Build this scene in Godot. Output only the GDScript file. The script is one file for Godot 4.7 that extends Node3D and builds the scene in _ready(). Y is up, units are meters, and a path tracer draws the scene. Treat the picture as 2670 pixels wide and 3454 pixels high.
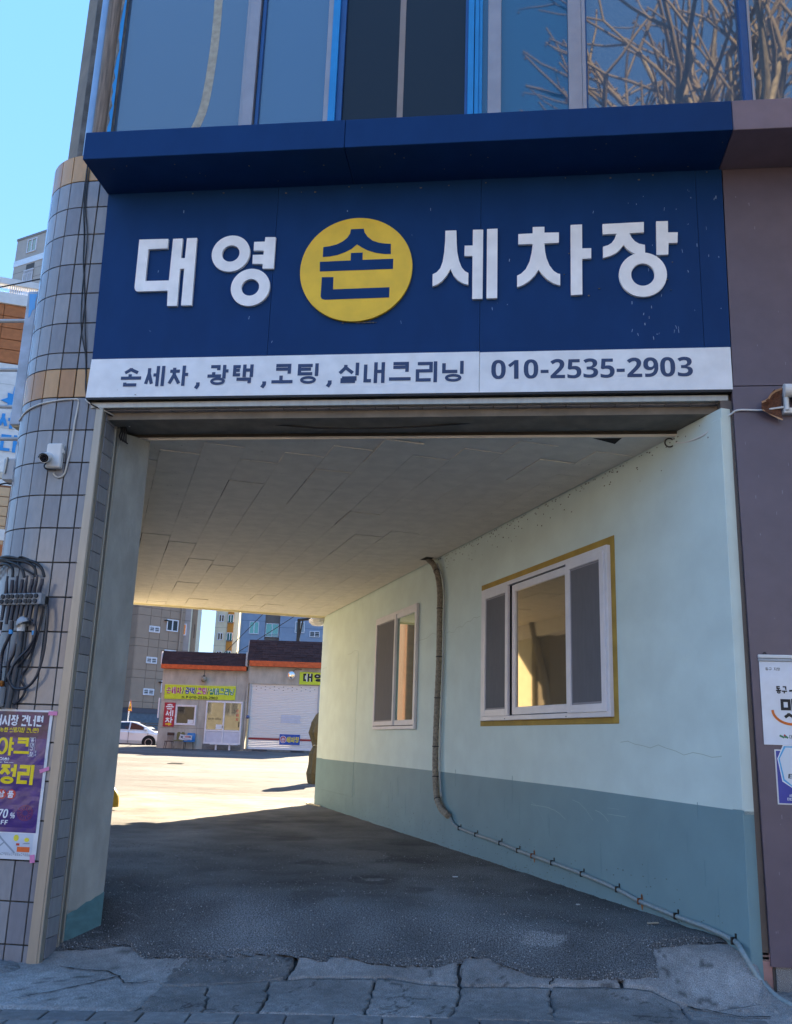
extends Node3D

const PASS_YAW := 0.42046          # the passage runs this far to the left of the facade's normal
const COLUMN_EDGE := -3.262
var rng := RandomNumberGenerator.new()
var mats := {}
var tex := {}
var taken := {}
var W0 := Vector3(1.5327, 0, 0)
var PD := Vector3(-0.40818, 0, -0.9129)     # along the passage, away from the street
var WN := Vector3(0.9129, 0, -0.40818)      # from the passage into its right wall


class MB:
	var v := PackedVector3Array()
	var n := PackedVector3Array()
	var c := PackedColorArray()
	var tint := Color.WHITE
	var tinted := false

	func _p(a: Vector3, m: Vector3) -> void:
		v.push_back(a)
		n.push_back(m)
		c.push_back(tint)

	func tri(a: Vector3, b: Vector3, d: Vector3) -> void:
		var m := (b - a).cross(d - a).normalized()
		_p(a, m)
		_p(d, m)
		_p(b, m)

	func quad(a: Vector3, b: Vector3, d: Vector3, e: Vector3) -> void:
		tri(a, b, d)
		tri(a, d, e)

	func tout(a: Vector3, b: Vector3, d: Vector3, ctr: Vector3) -> void:
		if (b - a).cross(d - a).dot((a + b + d) / 3.0 - ctr) < 0.0:
			tri(a, d, b)
		else:
			tri(a, b, d)

	func qo(a: Vector3, b: Vector3, d: Vector3, e: Vector3, ctr: Vector3) -> void:
		if (b - a).cross(d - a).dot((a + b + d + e) / 4.0 - ctr) < 0.0:
			quad(a, e, d, b)
		else:
			quad(a, b, d, e)

	func _at(ctr: Vector3, bs: Basis, k: int, pk: float, i: int, pi_: float, j: int, pj: float) -> Vector3:
		var p := Vector3.ZERO
		p[k] = pk
		p[i] = pi_
		p[j] = pj
		return ctr + bs * p

	func box(ctr: Vector3, size: Vector3, bs := Basis.IDENTITY, bv := 0.0) -> void:
		var h := size / 2.0
		bv = minf(bv, minf(h.x, minf(h.y, h.z)) * 0.9)
		for k in 3:
			var i := (k + 1) % 3
			var j := (k + 2) % 3
			for s in [-1.0, 1.0]:
				qo(_at(ctr, bs, k, s * h[k], i, -h[i] + bv, j, -h[j] + bv), _at(ctr, bs, k, s * h[k], i, h[i] - bv, j, -h[j] + bv), _at(ctr, bs, k, s * h[k], i, h[i] - bv, j, h[j] - bv), _at(ctr, bs, k, s * h[k], i, -h[i] + bv, j, h[j] - bv), ctr)
			if bv > 0.0:
				for a in [-1.0, 1.0]:
					for b in [-1.0, 1.0]:
						qo(_at(ctr, bs, k, -h[k] + bv, i, a * h[i], j, b * (h[j] - bv)), _at(ctr, bs, k, h[k] - bv, i, a * h[i], j, b * (h[j] - bv)), _at(ctr, bs, k, h[k] - bv, i, a * (h[i] - bv), j, b * h[j]), _at(ctr, bs, k, -h[k] + bv, i, a * (h[i] - bv), j, b * h[j]), ctr)
		if bv > 0.0:
			for a in [-1.0, 1.0]:
				for b in [-1.0, 1.0]:
					for d in [-1.0, 1.0]:
						tout(ctr + bs * Vector3(a * h.x, b * (h.y - bv), d * (h.z - bv)), ctr + bs * Vector3(a * (h.x - bv), b * h.y, d * (h.z - bv)), ctr + bs * Vector3(a * (h.x - bv), b * (h.y - bv), d * h.z), ctr)

	# from one corner to the opposite one
	func span(a: Vector3, b: Vector3, bv := 0.0) -> void:
		box((a + b) / 2.0, (b - a).abs(), Basis.IDENTITY, bv)

	func tube(pts: PackedVector3Array, r: float, sides := 8, caps := true, r_end := -1.0) -> void:
		var last := pts.size() - 1
		var t := (pts[1] - pts[0]).normalized()
		var u := t.cross(Vector3.UP if absf(t.y) < 0.9 else Vector3.RIGHT).normalized()
		var rings := []
		var norms := []
		for k in pts.size():
			var t2 := (pts[mini(k + 1, last)] - pts[maxi(k - 1, 0)]).normalized()
			u = (u - t2 * u.dot(t2)).normalized()
			var w := t2.cross(u)
			var rr := r if r_end < 0.0 else lerpf(r, r_end, float(k) / last)
			var ring := PackedVector3Array()
			var nr := PackedVector3Array()
			for s in sides:
				var a := TAU * s / sides
				var d := u * cos(a) + w * sin(a)
				ring.push_back(pts[k] + d * rr)
				nr.push_back(d)
			rings.push_back(ring)
			norms.push_back(nr)
		for k in last:
			for s in sides:
				var e := (s + 1) % sides
				_p(rings[k][s], norms[k][s])
				_p(rings[k + 1][s], norms[k + 1][s])
				_p(rings[k + 1][e], norms[k + 1][e])
				_p(rings[k][s], norms[k][s])
				_p(rings[k + 1][e], norms[k + 1][e])
				_p(rings[k][e], norms[k][e])
		if caps:
			for s in sides:
				var e := (s + 1) % sides
				tout(pts[0], rings[0][s], rings[0][e], pts[1])
				tout(pts[last], rings[last][s], rings[last][e], pts[last - 1])

	func lathe(prof: PackedVector2Array, seg: int, xf := Transform3D.IDENTITY) -> void:
		for k in prof.size() - 1:
			var d := prof[k + 1] - prof[k]
			var m := Vector2(d.y, -d.x).normalized()
			for s in seg:
				var a := TAU * s / seg
				var b := TAU * (s + 1) / seg
				var da := Vector3(cos(a), 0, -sin(a))
				var db := Vector3(cos(b), 0, -sin(b))
				var up := Vector3.UP
				var p0 := xf * (da * prof[k].x + up * prof[k].y)
				var p1 := xf * (db * prof[k].x + up * prof[k].y)
				var p2 := xf * (db * prof[k + 1].x + up * prof[k + 1].y)
				var p3 := xf * (da * prof[k + 1].x + up * prof[k + 1].y)
				var na := (xf.basis * (da * m.x + up * m.y)).normalized()
				var nb := (xf.basis * (db * m.x + up * m.y)).normalized()
				_p(p0, na)
				_p(p2, nb)
				_p(p1, nb)
				_p(p0, na)
				_p(p3, na)
				_p(p2, nb)

	func ball(ctr: Vector3, r: Vector3, seg := 12, rows := 8) -> void:
		var xf := Transform3D(Basis.from_scale(r), ctr)
		for k in rows:
			for s in seg:
				var q := []
				for g in [[k, s], [k, s + 1], [k + 1, s + 1], [k + 1, s]]:
					var e: float = -PI / 2 + PI * g[0] / rows
					var a: float = TAU * g[1] / seg
					q.push_back(Vector3(cos(e) * cos(a), sin(e), -cos(e) * sin(a)))
				for m in [0, 2, 1, 0, 3, 2]:
					_p(xf * q[m], (q[m] / r).normalized())

	# a flat outline with its face on the z = 0 plane of xf and its sides going back by d
	func prism(poly: PackedVector2Array, xf: Transform3D, d: float, back := true) -> void:
		if Geometry2D.is_polygon_clockwise(poly):
			poly.reverse()
		var idx := Geometry2D.triangulate_polygon(poly)
		var zb := Vector3(0, 0, -d)
		var toward := xf.basis.z
		for k in range(0, idx.size(), 3):
			var q := []
			for e in 3:
				q.push_back(xf * Vector3(poly[idx[k + e]].x, poly[idx[k + e]].y, 0))
			if (q[1] - q[0]).cross(q[2] - q[0]).dot(toward) < 0.0:
				q.reverse()
			tri(q[0], q[1], q[2])
			if back and d > 0.0:
				var o := xf.basis * zb
				tri(q[0] + o, q[2] + o, q[1] + o)
		if d > 0.0:
			for k in poly.size():
				var a := poly[k]
				var b := poly[(k + 1) % poly.size()]
				var a3 := Vector3(a.x, a.y, 0)
				var b3 := Vector3(b.x, b.y, 0)
				quad(xf * (a3 + zb), xf * (b3 + zb), xf * b3, xf * a3)

	func annulus(ctr: Vector2, ro: Vector2, ri: Vector2, seg: int, xf: Transform3D, d: float) -> void:
		for s in seg:
			var a := TAU * s / seg
			var b := TAU * (s + 1) / seg
			var ea := Vector2(cos(a), sin(a))
			var eb := Vector2(cos(b), sin(b))
			var p := []
			for e in [ctr + ea * ro, ctr + eb * ro, ctr + eb * ri, ctr + ea * ri]:
				p.push_back(xf * Vector3(e.x, e.y, 0))
			var o := xf.basis * Vector3(0, 0, -d)
			quad(p[0], p[1], p[2], p[3])
			if d > 0.0:
				quad(p[1], p[0], p[0] + o, p[1] + o)
				quad(p[3], p[2], p[2] + o, p[3] + o)

	# a line of even thickness with mitred corners; put turns a flat point and a lift into a place
	func ribbon(pts: PackedVector2Array, th: float, put: Callable, lift: float, closed := false) -> void:
		var cnt := pts.size()
		var l := PackedVector2Array()
		var r := PackedVector2Array()
		for k in cnt:
			var before := pts[(k - 1 + cnt) % cnt] if closed or k > 0 else pts[k]
			var after := pts[(k + 1) % cnt] if closed or k < cnt - 1 else pts[k]
			var d1 := (pts[k] - before).normalized() if before != pts[k] else (after - pts[k]).normalized()
			var d2 := (after - pts[k]).normalized() if after != pts[k] else d1
			var m := (d1 + d2).normalized()
			var nn := Vector2(-m.y, m.x)
			var k2 := th / 2.0 / maxf(0.45, nn.dot(Vector2(-d1.y, d1.x)))
			l.push_back(pts[k] + nn * k2)
			r.push_back(pts[k] - nn * k2)
		for k in (cnt if closed else cnt - 1):
			var e := (k + 1) % cnt
			quad(put.call(r[k], lift), put.call(r[e], lift), put.call(l[e], lift), put.call(l[k], lift))

	func mesh() -> ArrayMesh:
		var arrays := []
		arrays.resize(Mesh.ARRAY_MAX)
		arrays[Mesh.ARRAY_VERTEX] = v
		arrays[Mesh.ARRAY_NORMAL] = n
		if tinted:
			arrays[Mesh.ARRAY_COLOR] = c
		var m := ArrayMesh.new()
		m.add_surface_from_arrays(Mesh.PRIMITIVE_TRIANGLES, arrays)
		return m


func numbered(called: String) -> String:
	taken[called] = taken.get(called, 0) + 1
	return called if taken[called] == 1 else "%s_%03d" % [called, taken[called] - 1]


func tag(o: Node3D, label: String, category: String, group := "") -> Node3D:
	o.set_meta("label", label)
	o.set_meta("category", category)
	if group:
		o.set_meta("group", group)
	return o


func thing(called: String, label: String, category: String, at := Vector3.ZERO, turn := 0.0, group := "") -> Node3D:
	var o := Node3D.new()
	o.name = numbered(called)
	add_child(o)
	o.position = at
	o.rotation.y = turn
	return tag(o, label, category, group)


func obj(called: String, mb: MB, m: Material, parent: Node3D = self) -> MeshInstance3D:
	var o := MeshInstance3D.new()
	o.mesh = mb.mesh()
	o.material_override = m
	o.name = numbered(called) if parent == self else called
	parent.add_child(o, true)
	return o


func pose(called: String, mesh: Mesh, m: Material, parent: Node3D, xf := Transform3D.IDENTITY) -> MeshInstance3D:
	var o := MeshInstance3D.new()
	o.mesh = mesh
	o.material_override = m
	o.name = called
	parent.add_child(o, true)
	o.transform = xf
	return o


func group_part(called: String, parent: Node3D) -> Node3D:
	var o := Node3D.new()
	o.name = called
	parent.add_child(o, true)
	return o


func stuff(o: Node3D) -> Node3D:
	o.set_meta("kind", "stuff")
	return o


func struct(o: Node3D) -> Node3D:
	o.set_meta("kind", "structure")
	return o


func bar(a: Vector3, b: Vector3, bv := 0.0) -> MB:
	var mb := MB.new()
	mb.span(a, b, bv)
	return mb


func noise_tex(key: String, freq: float, oct: int, lo: float, hi: float, normal := false, kind := FastNoiseLite.TYPE_SIMPLEX_SMOOTH, contrast := 0.0) -> Texture2D:
	if tex.has(key):
		return tex[key]
	var t := NoiseTexture2D.new()
	var f := FastNoiseLite.new()
	f.noise_type = kind
	f.seed = key.length() * 7 + key.unicode_at(0)
	f.frequency = freq
	f.fractal_octaves = oct
	f.fractal_gain = 0.55
	t.width = 512
	t.height = 512
	t.seamless = true
	t.noise = f
	if not normal:
		var g := Gradient.new()
		g.set_color(0, Color(lo, lo, lo))
		g.set_color(1, Color(hi, hi, hi))
		g.set_offset(0, contrast)
		g.set_offset(1, 1.0 - contrast)
		t.color_ramp = g
	tex[key] = t
	return t


# a painted, plastered or metal surface: base colour, roughness, blotches, grain and relief
func mat(key: String, hex: String, rough := 0.8, o := {}) -> StandardMaterial3D:
	if mats.has(key):
		return mats[key]
	var m := StandardMaterial3D.new()
	m.resource_name = key
	m.albedo_color = Color(hex)
	m.roughness = rough
	m.metallic = o.get("metal", 0.0)
	m.metallic_specular = o.get("spec", 0.5)
	var blotch: String = o.get("blotch", "soft")
	var span := {"none": 1.0, "soft": 0.95, "mid": 0.86, "strong": 0.68}
	var sc: Vector3 = o.get("scale", Vector3.ONE * 0.6)
	if blotch == "speckle":
		m.albedo_texture = noise_tex("speckle", 0.1, 2, 0.45, 1.0, false, FastNoiseLite.TYPE_SIMPLEX, 0.22)
		m.uv1_triplanar = true
		m.uv1_world_triplanar = true
		m.uv1_scale = sc
	elif blotch != "none":
		m.albedo_texture = noise_tex("blotch_" + blotch, 0.012, 5, span[blotch], 1.0, false, FastNoiseLite.TYPE_SIMPLEX_SMOOTH, 0.2)
		m.uv1_triplanar = true
		m.uv1_world_triplanar = o.get("world", true)
		m.uv1_scale = sc
	var grain: float = o.get("grain", 0.0)
	if grain > 0.0:
		m.detail_enabled = true
		m.detail_blend_mode = BaseMaterial3D.BLEND_MODE_MUL
		m.detail_uv_layer = BaseMaterial3D.DETAIL_UV_2
		m.detail_albedo = noise_tex("grain_%d" % int(grain * 100), 0.16, 3, 1.0 - grain, 1.0, false, FastNoiseLite.TYPE_SIMPLEX, 0.22)
		m.uv2_triplanar = true
		m.uv2_world_triplanar = true
		m.uv2_scale = o.get("grain_scale", Vector3.ONE * 2.5)
	var relief: float = o.get("relief", 0.0)
	if relief > 0.0:
		m.uv1_triplanar = true
		m.uv1_world_triplanar = o.get("world", true)
		m.uv1_scale = sc
		m.heightmap_enabled = true
		m.heightmap_scale = relief
		m.heightmap_texture = noise_tex("relief", 0.05, 5, 0.0, 1.0)
	if o.has("clear"):
		m.clearcoat_enabled = true
		m.clearcoat = o.clear
		m.clearcoat_roughness = 0.08
	if o.get("vertex", false):
		m.vertex_color_use_as_albedo = true
	mats[key] = m
	return m


func flat(key: String, hex: String, rough := 0.6) -> StandardMaterial3D:
	return mat(key, hex, rough, {"blotch": "none"})


func smooth(raw: Array, sub := 6) -> PackedVector3Array:
	var out := PackedVector3Array()
	for k in raw.size() - 1:
		var a: Vector3 = raw[maxi(k - 1, 0)]
		var b: Vector3 = raw[k]
		var c: Vector3 = raw[k + 1]
		var d: Vector3 = raw[mini(k + 2, raw.size() - 1)]
		for s in sub:
			out.push_back(b.cubic_interpolate(c, a, d, float(s) / sub))
	out.push_back(raw[-1])
	return out


func cable(raw: Array, r: float, sides := 7) -> MB:
	var mb := MB.new()
	mb.tube(smooth(raw), r, sides)
	return mb


func poly(flat_list: Array) -> PackedVector2Array:
	var p := PackedVector2Array()
	for k in range(0, flat_list.size(), 2):
		p.push_back(Vector2(flat_list[k], flat_list[k + 1]))
	return p


func rect(x0: float, y0: float, x1: float, y1: float) -> PackedVector2Array:
	return PackedVector2Array([Vector2(x0, y0), Vector2(x1, y0), Vector2(x1, y1), Vector2(x0, y1)])


func outline(rx: float, ry: float, seg := 32, ctr := Vector2.ZERO) -> PackedVector2Array:
	var p := PackedVector2Array()
	for s in seg:
		p.push_back(ctr + Vector2(cos(TAU * s / seg) * rx, sin(TAU * s / seg) * ry))
	return p


func z_at(z: float) -> Transform3D:
	return Transform3D(Basis.IDENTITY, Vector3(0, 0, z))


# a flat frame: outer and inner rectangle, bars of depth d
func frame(x0: float, y0: float, x1: float, y1: float, w: float, z0: float, z1: float) -> MB:
	var mb := MB.new()
	mb.span(Vector3(x0, y0, z0), Vector3(x0 + w, y1, z1), 0.003)
	mb.span(Vector3(x1 - w, y0, z0), Vector3(x1, y1, z1), 0.003)
	mb.span(Vector3(x0 + w, y0, z0), Vector3(x1 - w, y0 + w, z1), 0.003)
	mb.span(Vector3(x0 + w, y1 - w, z0), Vector3(x1 - w, y1, z1), 0.003)
	return mb


# ---------------------------------------------------------------- lettering
const FIRST := ["09 99 90", "09 99 90", "09 00 90", "99 09 00 90", "", "09 99 95 05 00 90", "00 09 99 90 00", "09 00 90 99|05 95", "", "49 46 00|46 90", "", "O", "09 99|49 46 00|46 90", "", "49 47|07 97|47 45 00|45 90", "09 99 90|05 95", "99 09 00 90|05 85", "09 99|00 90|29 20|69 60", "39 69|07 97|o"]
const LAST := {1: 0, 4: 2, 7: 3, 8: 5, 16: 6, 17: 7, 19: 9, 21: 11, 22: 12, 23: 14, 24: 15, 25: 16, 26: 17, 27: 18}
const UPRIGHT := {0: "09 00|05 95", 1: "09 00|99 90|05 95", 2: "09 00|06 96|03 93", 4: "99 90|05 95", 5: "49 40|99 90|05 45", 6: "99 90|06 96|03 93", 7: "49 40|99 90|06 46|03 43", 20: "99 90"}
const LYING := {8: "00 90|40 49", 12: "00 90|20 29|60 69", 13: "09 99|49 40", 17: "09 99|29 20|69 60", 18: "04 94"}
const MIXED := {9: [8, 0], 10: [8, 1], 11: [8, 20], 14: [13, 4], 15: [13, 5], 16: [13, 20], 19: [18, 20]}


func jamo(code: String, box: Rect2, th: float, put: Callable, mb: MB, off: Vector2, sz: Vector2, lift: float) -> float:
	var tall := box.size * sz
	for stroke in code.split("|"):
		lift += 0.00025
		if stroke == "O" or stroke == "o":
			var r := tall / 2.0
			var ctr := off + (box.position + box.size / 2.0) * sz
			if stroke == "o":
				ctr.y -= tall.y * 0.21
				r = Vector2(r.x * 0.8, r.y * 0.56)
			var p := outline(r.x, r.y, 20, ctr)
			mb.ribbon(p, th, put, lift, true)
			continue
		var pts := PackedVector2Array()
		for pair in stroke.split(" "):
			pts.push_back(off + (box.position + Vector2(pair.unicode_at(0) - 48, pair.unicode_at(1) - 48) / 9.0 * box.size) * sz)
		var closed := pts[0] == pts[-1]
		if closed:
			pts.remove_at(pts.size() - 1)
		mb.ribbon(pts, th, put, lift, closed)
	return lift


func cell(x0: float, y0: float, x1: float, y1: float, e: Vector2) -> Rect2:
	return Rect2(x0 + e.x, y0 + e.y, maxf(0.02, x1 - x0 - 2 * e.x), maxf(0.02, y1 - y0 - 2 * e.y))


func upright(vw: int, x0: float, y0: float, e: Vector2, th: float, put: Callable, mb: MB, off: Vector2, sz: Vector2, z: float) -> float:
	var left := x0 + (e.x if vw in [0, 1, 2, 20] else 0.0)
	var right := 1.0 - (0.0 if vw in [0, 2] else e.x)
	return jamo(UPRIGHT[vw], Rect2(left, y0, right - left, 1.0 - y0), th, put, mb, off, sz, z)


func lying(vw: int, wide: float, y0: float, tall: float, e: Vector2, th: float, put: Callable, mb: MB, off: Vector2, sz: Vector2, z: float) -> float:
	var low := y0 + (e.y if vw in [8, 12] else 0.0)
	return jamo(LYING[vw], Rect2(0, low, wide, tall - e.y), th, put, mb, off, sz, z)


# Hangul and a few marks drawn as strokes: off is the lower left, sz the size of one letter
func write(text: String, off: Vector2, sz: Vector2, advance: float, th: float, put: Callable, mb: MB, lift := 0.0, down := false) -> Vector2:
	var e := Vector2(th / 2.0 / sz.x, th / 2.0 / sz.y)
	for ch in text:
		var u := ch.unicode_at(0)
		if u >= 0xAC00:
			var k := u - 0xAC00
			var l := FIRST[k / 588] as String
			var vw := (k % 588) / 28
			var t := k % 28
			var z := lift
			var bot := 0.37 if t else 0.0
			if UPRIGHT.has(vw):
				if k / 588 == 0 or k / 588 == 15:
					l = l.replace("99 90", "99 95 20")
				var wide: float = {0: 0.3, 2: 0.3, 4: 0.34, 6: 0.34, 1: 0.26 + 3.0 * e.x, 5: 0.26 + 3.6 * e.x, 7: 0.26 + 3.6 * e.x, 20: 2.0 * e.x}[vw]
				var low := 0.4 if t else 0.04
				var gap := 0.04 if vw in [0, 1, 2, 20] else -0.02
				z = jamo(l, cell(0.02, low + (0.02 if t else 0.0), 1.0 - wide - gap, 0.98, e), th, put, mb, off, sz, z)
				z = upright(vw, 1.0 - wide, 0.38 if t else 0.0, e, th, put, mb, off, sz, z)
			elif LYING.has(vw):
				z = jamo(l, cell(0.1, 0.6 if t else 0.44, 0.9, 1.0, e), th, put, mb, off, sz, z)
				z = lying(vw, 1.0, 0.34 if t else 0.05, 0.27 if t else 0.38, e, th, put, mb, off, sz, z)
			elif MIXED.has(vw):
				var m: Array = MIXED[vw]
				z = jamo(l, cell(0.06, 0.66 if t else 0.5, 0.6, 1.0, e), th, put, mb, off, sz, z)
				z = lying(m[0], 0.66, 0.38 if t else 0.12, 0.27 if t else 0.36, e, th, put, mb, off, sz, z)
				z = upright(m[1], 0.72, 0.32 if t else 0.0, e, th, put, mb, off, sz, z)
			if t and LAST.has(t):
				z = jamo(FIRST[LAST[t]], cell(0.14, 0.0, 0.92 if UPRIGHT.has(vw) else 0.88, (0.4 if t == 21 else 0.36) if t != 4 else 0.28, e), th * (0.82 if t in [8, 21] else 1.0), put, mb, off, sz, z)
			off += Vector2(0, -advance) if down else Vector2(advance, 0)
		elif ch == ",":
			mb.ribbon(PackedVector2Array([off + Vector2(0.36, 0.16) * sz, off + Vector2(0.36, 0.02) * sz, off + Vector2(0.26, -0.14) * sz]), th * 1.1, put, lift)
			off.x += advance * 0.5
		elif ch == "/":
			mb.ribbon(PackedVector2Array([off + Vector2(0.0, -0.02) * sz, off + Vector2(0.3, 1.0) * sz]), th * 0.7, put, lift)
			off.x += advance * 0.36
		elif ch == ".":
			mb.ribbon(PackedVector2Array([off + Vector2(0.04, 0.06) * sz, off + Vector2(0.2, 0.06) * sz]), th * 1.2, put, lift)
			off.x += advance * 0.28
		elif ch == ")":
			mb.ribbon(PackedVector2Array([off + Vector2(0.05, 1.0) * sz, off + Vector2(0.22, 0.7) * sz, off + Vector2(0.22, 0.3) * sz, off + Vector2(0.05, 0.0) * sz]), th, put, lift)
			off.x += advance * 0.4
		else:
			off.x += advance * 0.45
	return off


# the same, but each letter a part of its own
func letters(called: String, text: String, off: Vector2, sz: Vector2, advance: float, th: float, put: Callable, m: Material, parent: Node3D, shift := Vector3.ZERO, lift := 0.0, down := false) -> void:
	for ch in text:
		var mb := MB.new()
		off = write(ch, off, sz, advance, th, put, mb, lift, down)
		if mb.v.size():
			obj(called, mb, m, parent).position = shift


func on_plane(xf: Transform3D) -> Callable:
	return func(p: Vector2, lift: float) -> Vector3: return xf * Vector3(p.x, p.y, lift)


func latin(called: String, text: String, m: Material, parent: Node3D, at: Vector3, wide: float, tall: float, italic := 0.0) -> MeshInstance3D:
	var t := TextMesh.new()
	var f := SystemFont.new()
	f.font_names = PackedStringArray(["Droid Sans"])
	f.font_weight = 700
	t.font = f
	t.text = text
	t.font_size = 64
	t.pixel_size = 0.01
	t.depth = 0.0
	t.curve_step = 2.0
	t.horizontal_alignment = HORIZONTAL_ALIGNMENT_LEFT
	var b := t.get_aabb()
	var k := Vector3(wide / b.size.x, tall / b.size.y, 1.0)
	var bs := Basis(Vector3(k.x, 0, 0), Vector3(italic * k.y, k.y, 0), Vector3(0, 0, 1))
	return pose(called, t, m, parent, Transform3D(bs, at - bs * Vector3(b.position.x, b.position.y, 0)))


# ---------------------------------------------------------------- the lie of the land
func gy(x: float, z: float) -> float:
	var y0 := 0.0208 * clampf(x + 3.2, -5.0, 11.0)
	if z > 0.5:
		return y0
	var u := clampf((x + 3.2) / 4.8, 0.0, 1.0)
	var z0 := 0.1 + 0.4 * u
	var z1 := -1.5 + 1.25 * u
	var t := clampf((z0 - z) / (z0 - z1), 0.0, 1.0)
	t = t * t * (3.0 - 2.0 * t)
	var y := lerpf(y0, 0.36, t)
	if x > 1.55 and z > -0.3:
		y = lerpf(y, y0 + 0.03, clampf((x - 1.55) / 0.09, 0.0, 1.0))
	if z < -12.5:
		y += minf(0.64, (-12.5 - z) * 0.025)
	return y


# a sheet over a grid of places, with one colour for each place
func sheet(nx: int, nz: int, where: Callable, colour: Callable) -> ArrayMesh:
	var v := PackedVector3Array()
	var c := PackedColorArray()
	var n := PackedVector3Array()
	var idx := PackedInt32Array()
	for j in nz + 1:
		for i in nx + 1:
			var p: Vector3 = where.call(float(i) / nx, float(j) / nz)
			v.push_back(p)
			c.push_back(colour.call(p))
			n.push_back(Vector3.ZERO)
	var w := nx + 1
	for j in nz:
		for i in nx:
			var a := j * w + i
			for t in [[a, a + 1, a + w + 1], [a, a + w + 1, a + w]]:
				var m: Vector3 = (v[t[1]] - v[t[0]]).cross(v[t[2]] - v[t[0]])
				var up := m.y >= 0.0
				idx.append_array(PackedInt32Array([t[0], t[2], t[1]] if up else [t[0], t[1], t[2]]))
				for q in t:
					n[q] += m if up else -m
	for k in n.size():
		n[k] = n[k].normalized()
	var arrays := []
	arrays.resize(Mesh.ARRAY_MAX)
	arrays[Mesh.ARRAY_VERTEX] = v
	arrays[Mesh.ARRAY_NORMAL] = n
	arrays[Mesh.ARRAY_COLOR] = c
	arrays[Mesh.ARRAY_INDEX] = idx
	var out := ArrayMesh.new()
	out.add_surface_from_arrays(Mesh.PRIMITIVE_TRIANGLES, arrays)
	return out


func grey(a: float, warm := 0.0) -> Color:
	return Color(a * (1.0 + warm), a, a * (1.0 - warm))


func broken(list: Array, x: float) -> float:       # a broken line through x, z pairs
	for k in list.size() - 1:
		if x <= list[k + 1].x:
			return lerpf(list[k].y, list[k + 1].y, clampf((x - list[k].x) / maxf(1e-5, list[k + 1].x - list[k].x), 0.0, 1.0))
	return list[-1].y


func _ready() -> void:
	rng.seed = 20240
	var cam := Camera3D.new()
	cam.name = "camera"
	add_child(cam)
	cam.position = Vector3(0, 1.55, 6.4758)
	cam.basis = Basis(Vector3.UP, 0.12413) * Basis(Vector3.RIGHT, 0.24656) * Basis(Vector3.BACK, 0.03318)
	cam.fov = 58.248
	cam.near = 0.05
	cam.far = 1200.0
	var we := WorldEnvironment.new()
	we.name = "world_environment"
	var env := Environment.new()
	env.background_mode = Environment.BG_SKY
	var sky := Sky.new()
	var sm := ProceduralSkyMaterial.new()
	sm.sky_top_color = Color(0.43, 0.65, 0.92)
	sm.sky_horizon_color = Color(0.75, 0.88, 0.98)
	sm.sky_curve = 0.16
	sm.sky_energy_multiplier = 1.0
	sm.ground_bottom_color = Color(0.3, 0.29, 0.28)
	sm.ground_horizon_color = Color(0.5, 0.52, 0.55)
	sm.sun_angle_max = 20.0
	sky.sky_material = sm
	env.sky = sky
	env.background_energy_multiplier = 0.34
	env.tonemap_mode = Environment.TONE_MAPPER_LINEAR
	env.tonemap_exposure = 5.9
	env.sdfgi_enabled = true
	env.ssao_enabled = true
	env.ssil_enabled = true
	we.environment = env
	add_child(we)
	var sun := DirectionalLight3D.new()
	sun.name = "sun"
	sun.light_energy = 1.6
	sun.light_color = Color(1.0, 0.92, 0.79)
	sun.light_angular_distance = 0.5
	sun.shadow_enabled = true
	add_child(sun)
	sun.basis = Basis.looking_at(-Vector3(0.21, 0.63, -0.98).normalized())
	palette()
	ground()
	house()
	column()
	sign_board()
	passage()
	right_front()
	column_fittings()
	far_yard()
	towers()
	left_side()
	across_the_street()


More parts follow.
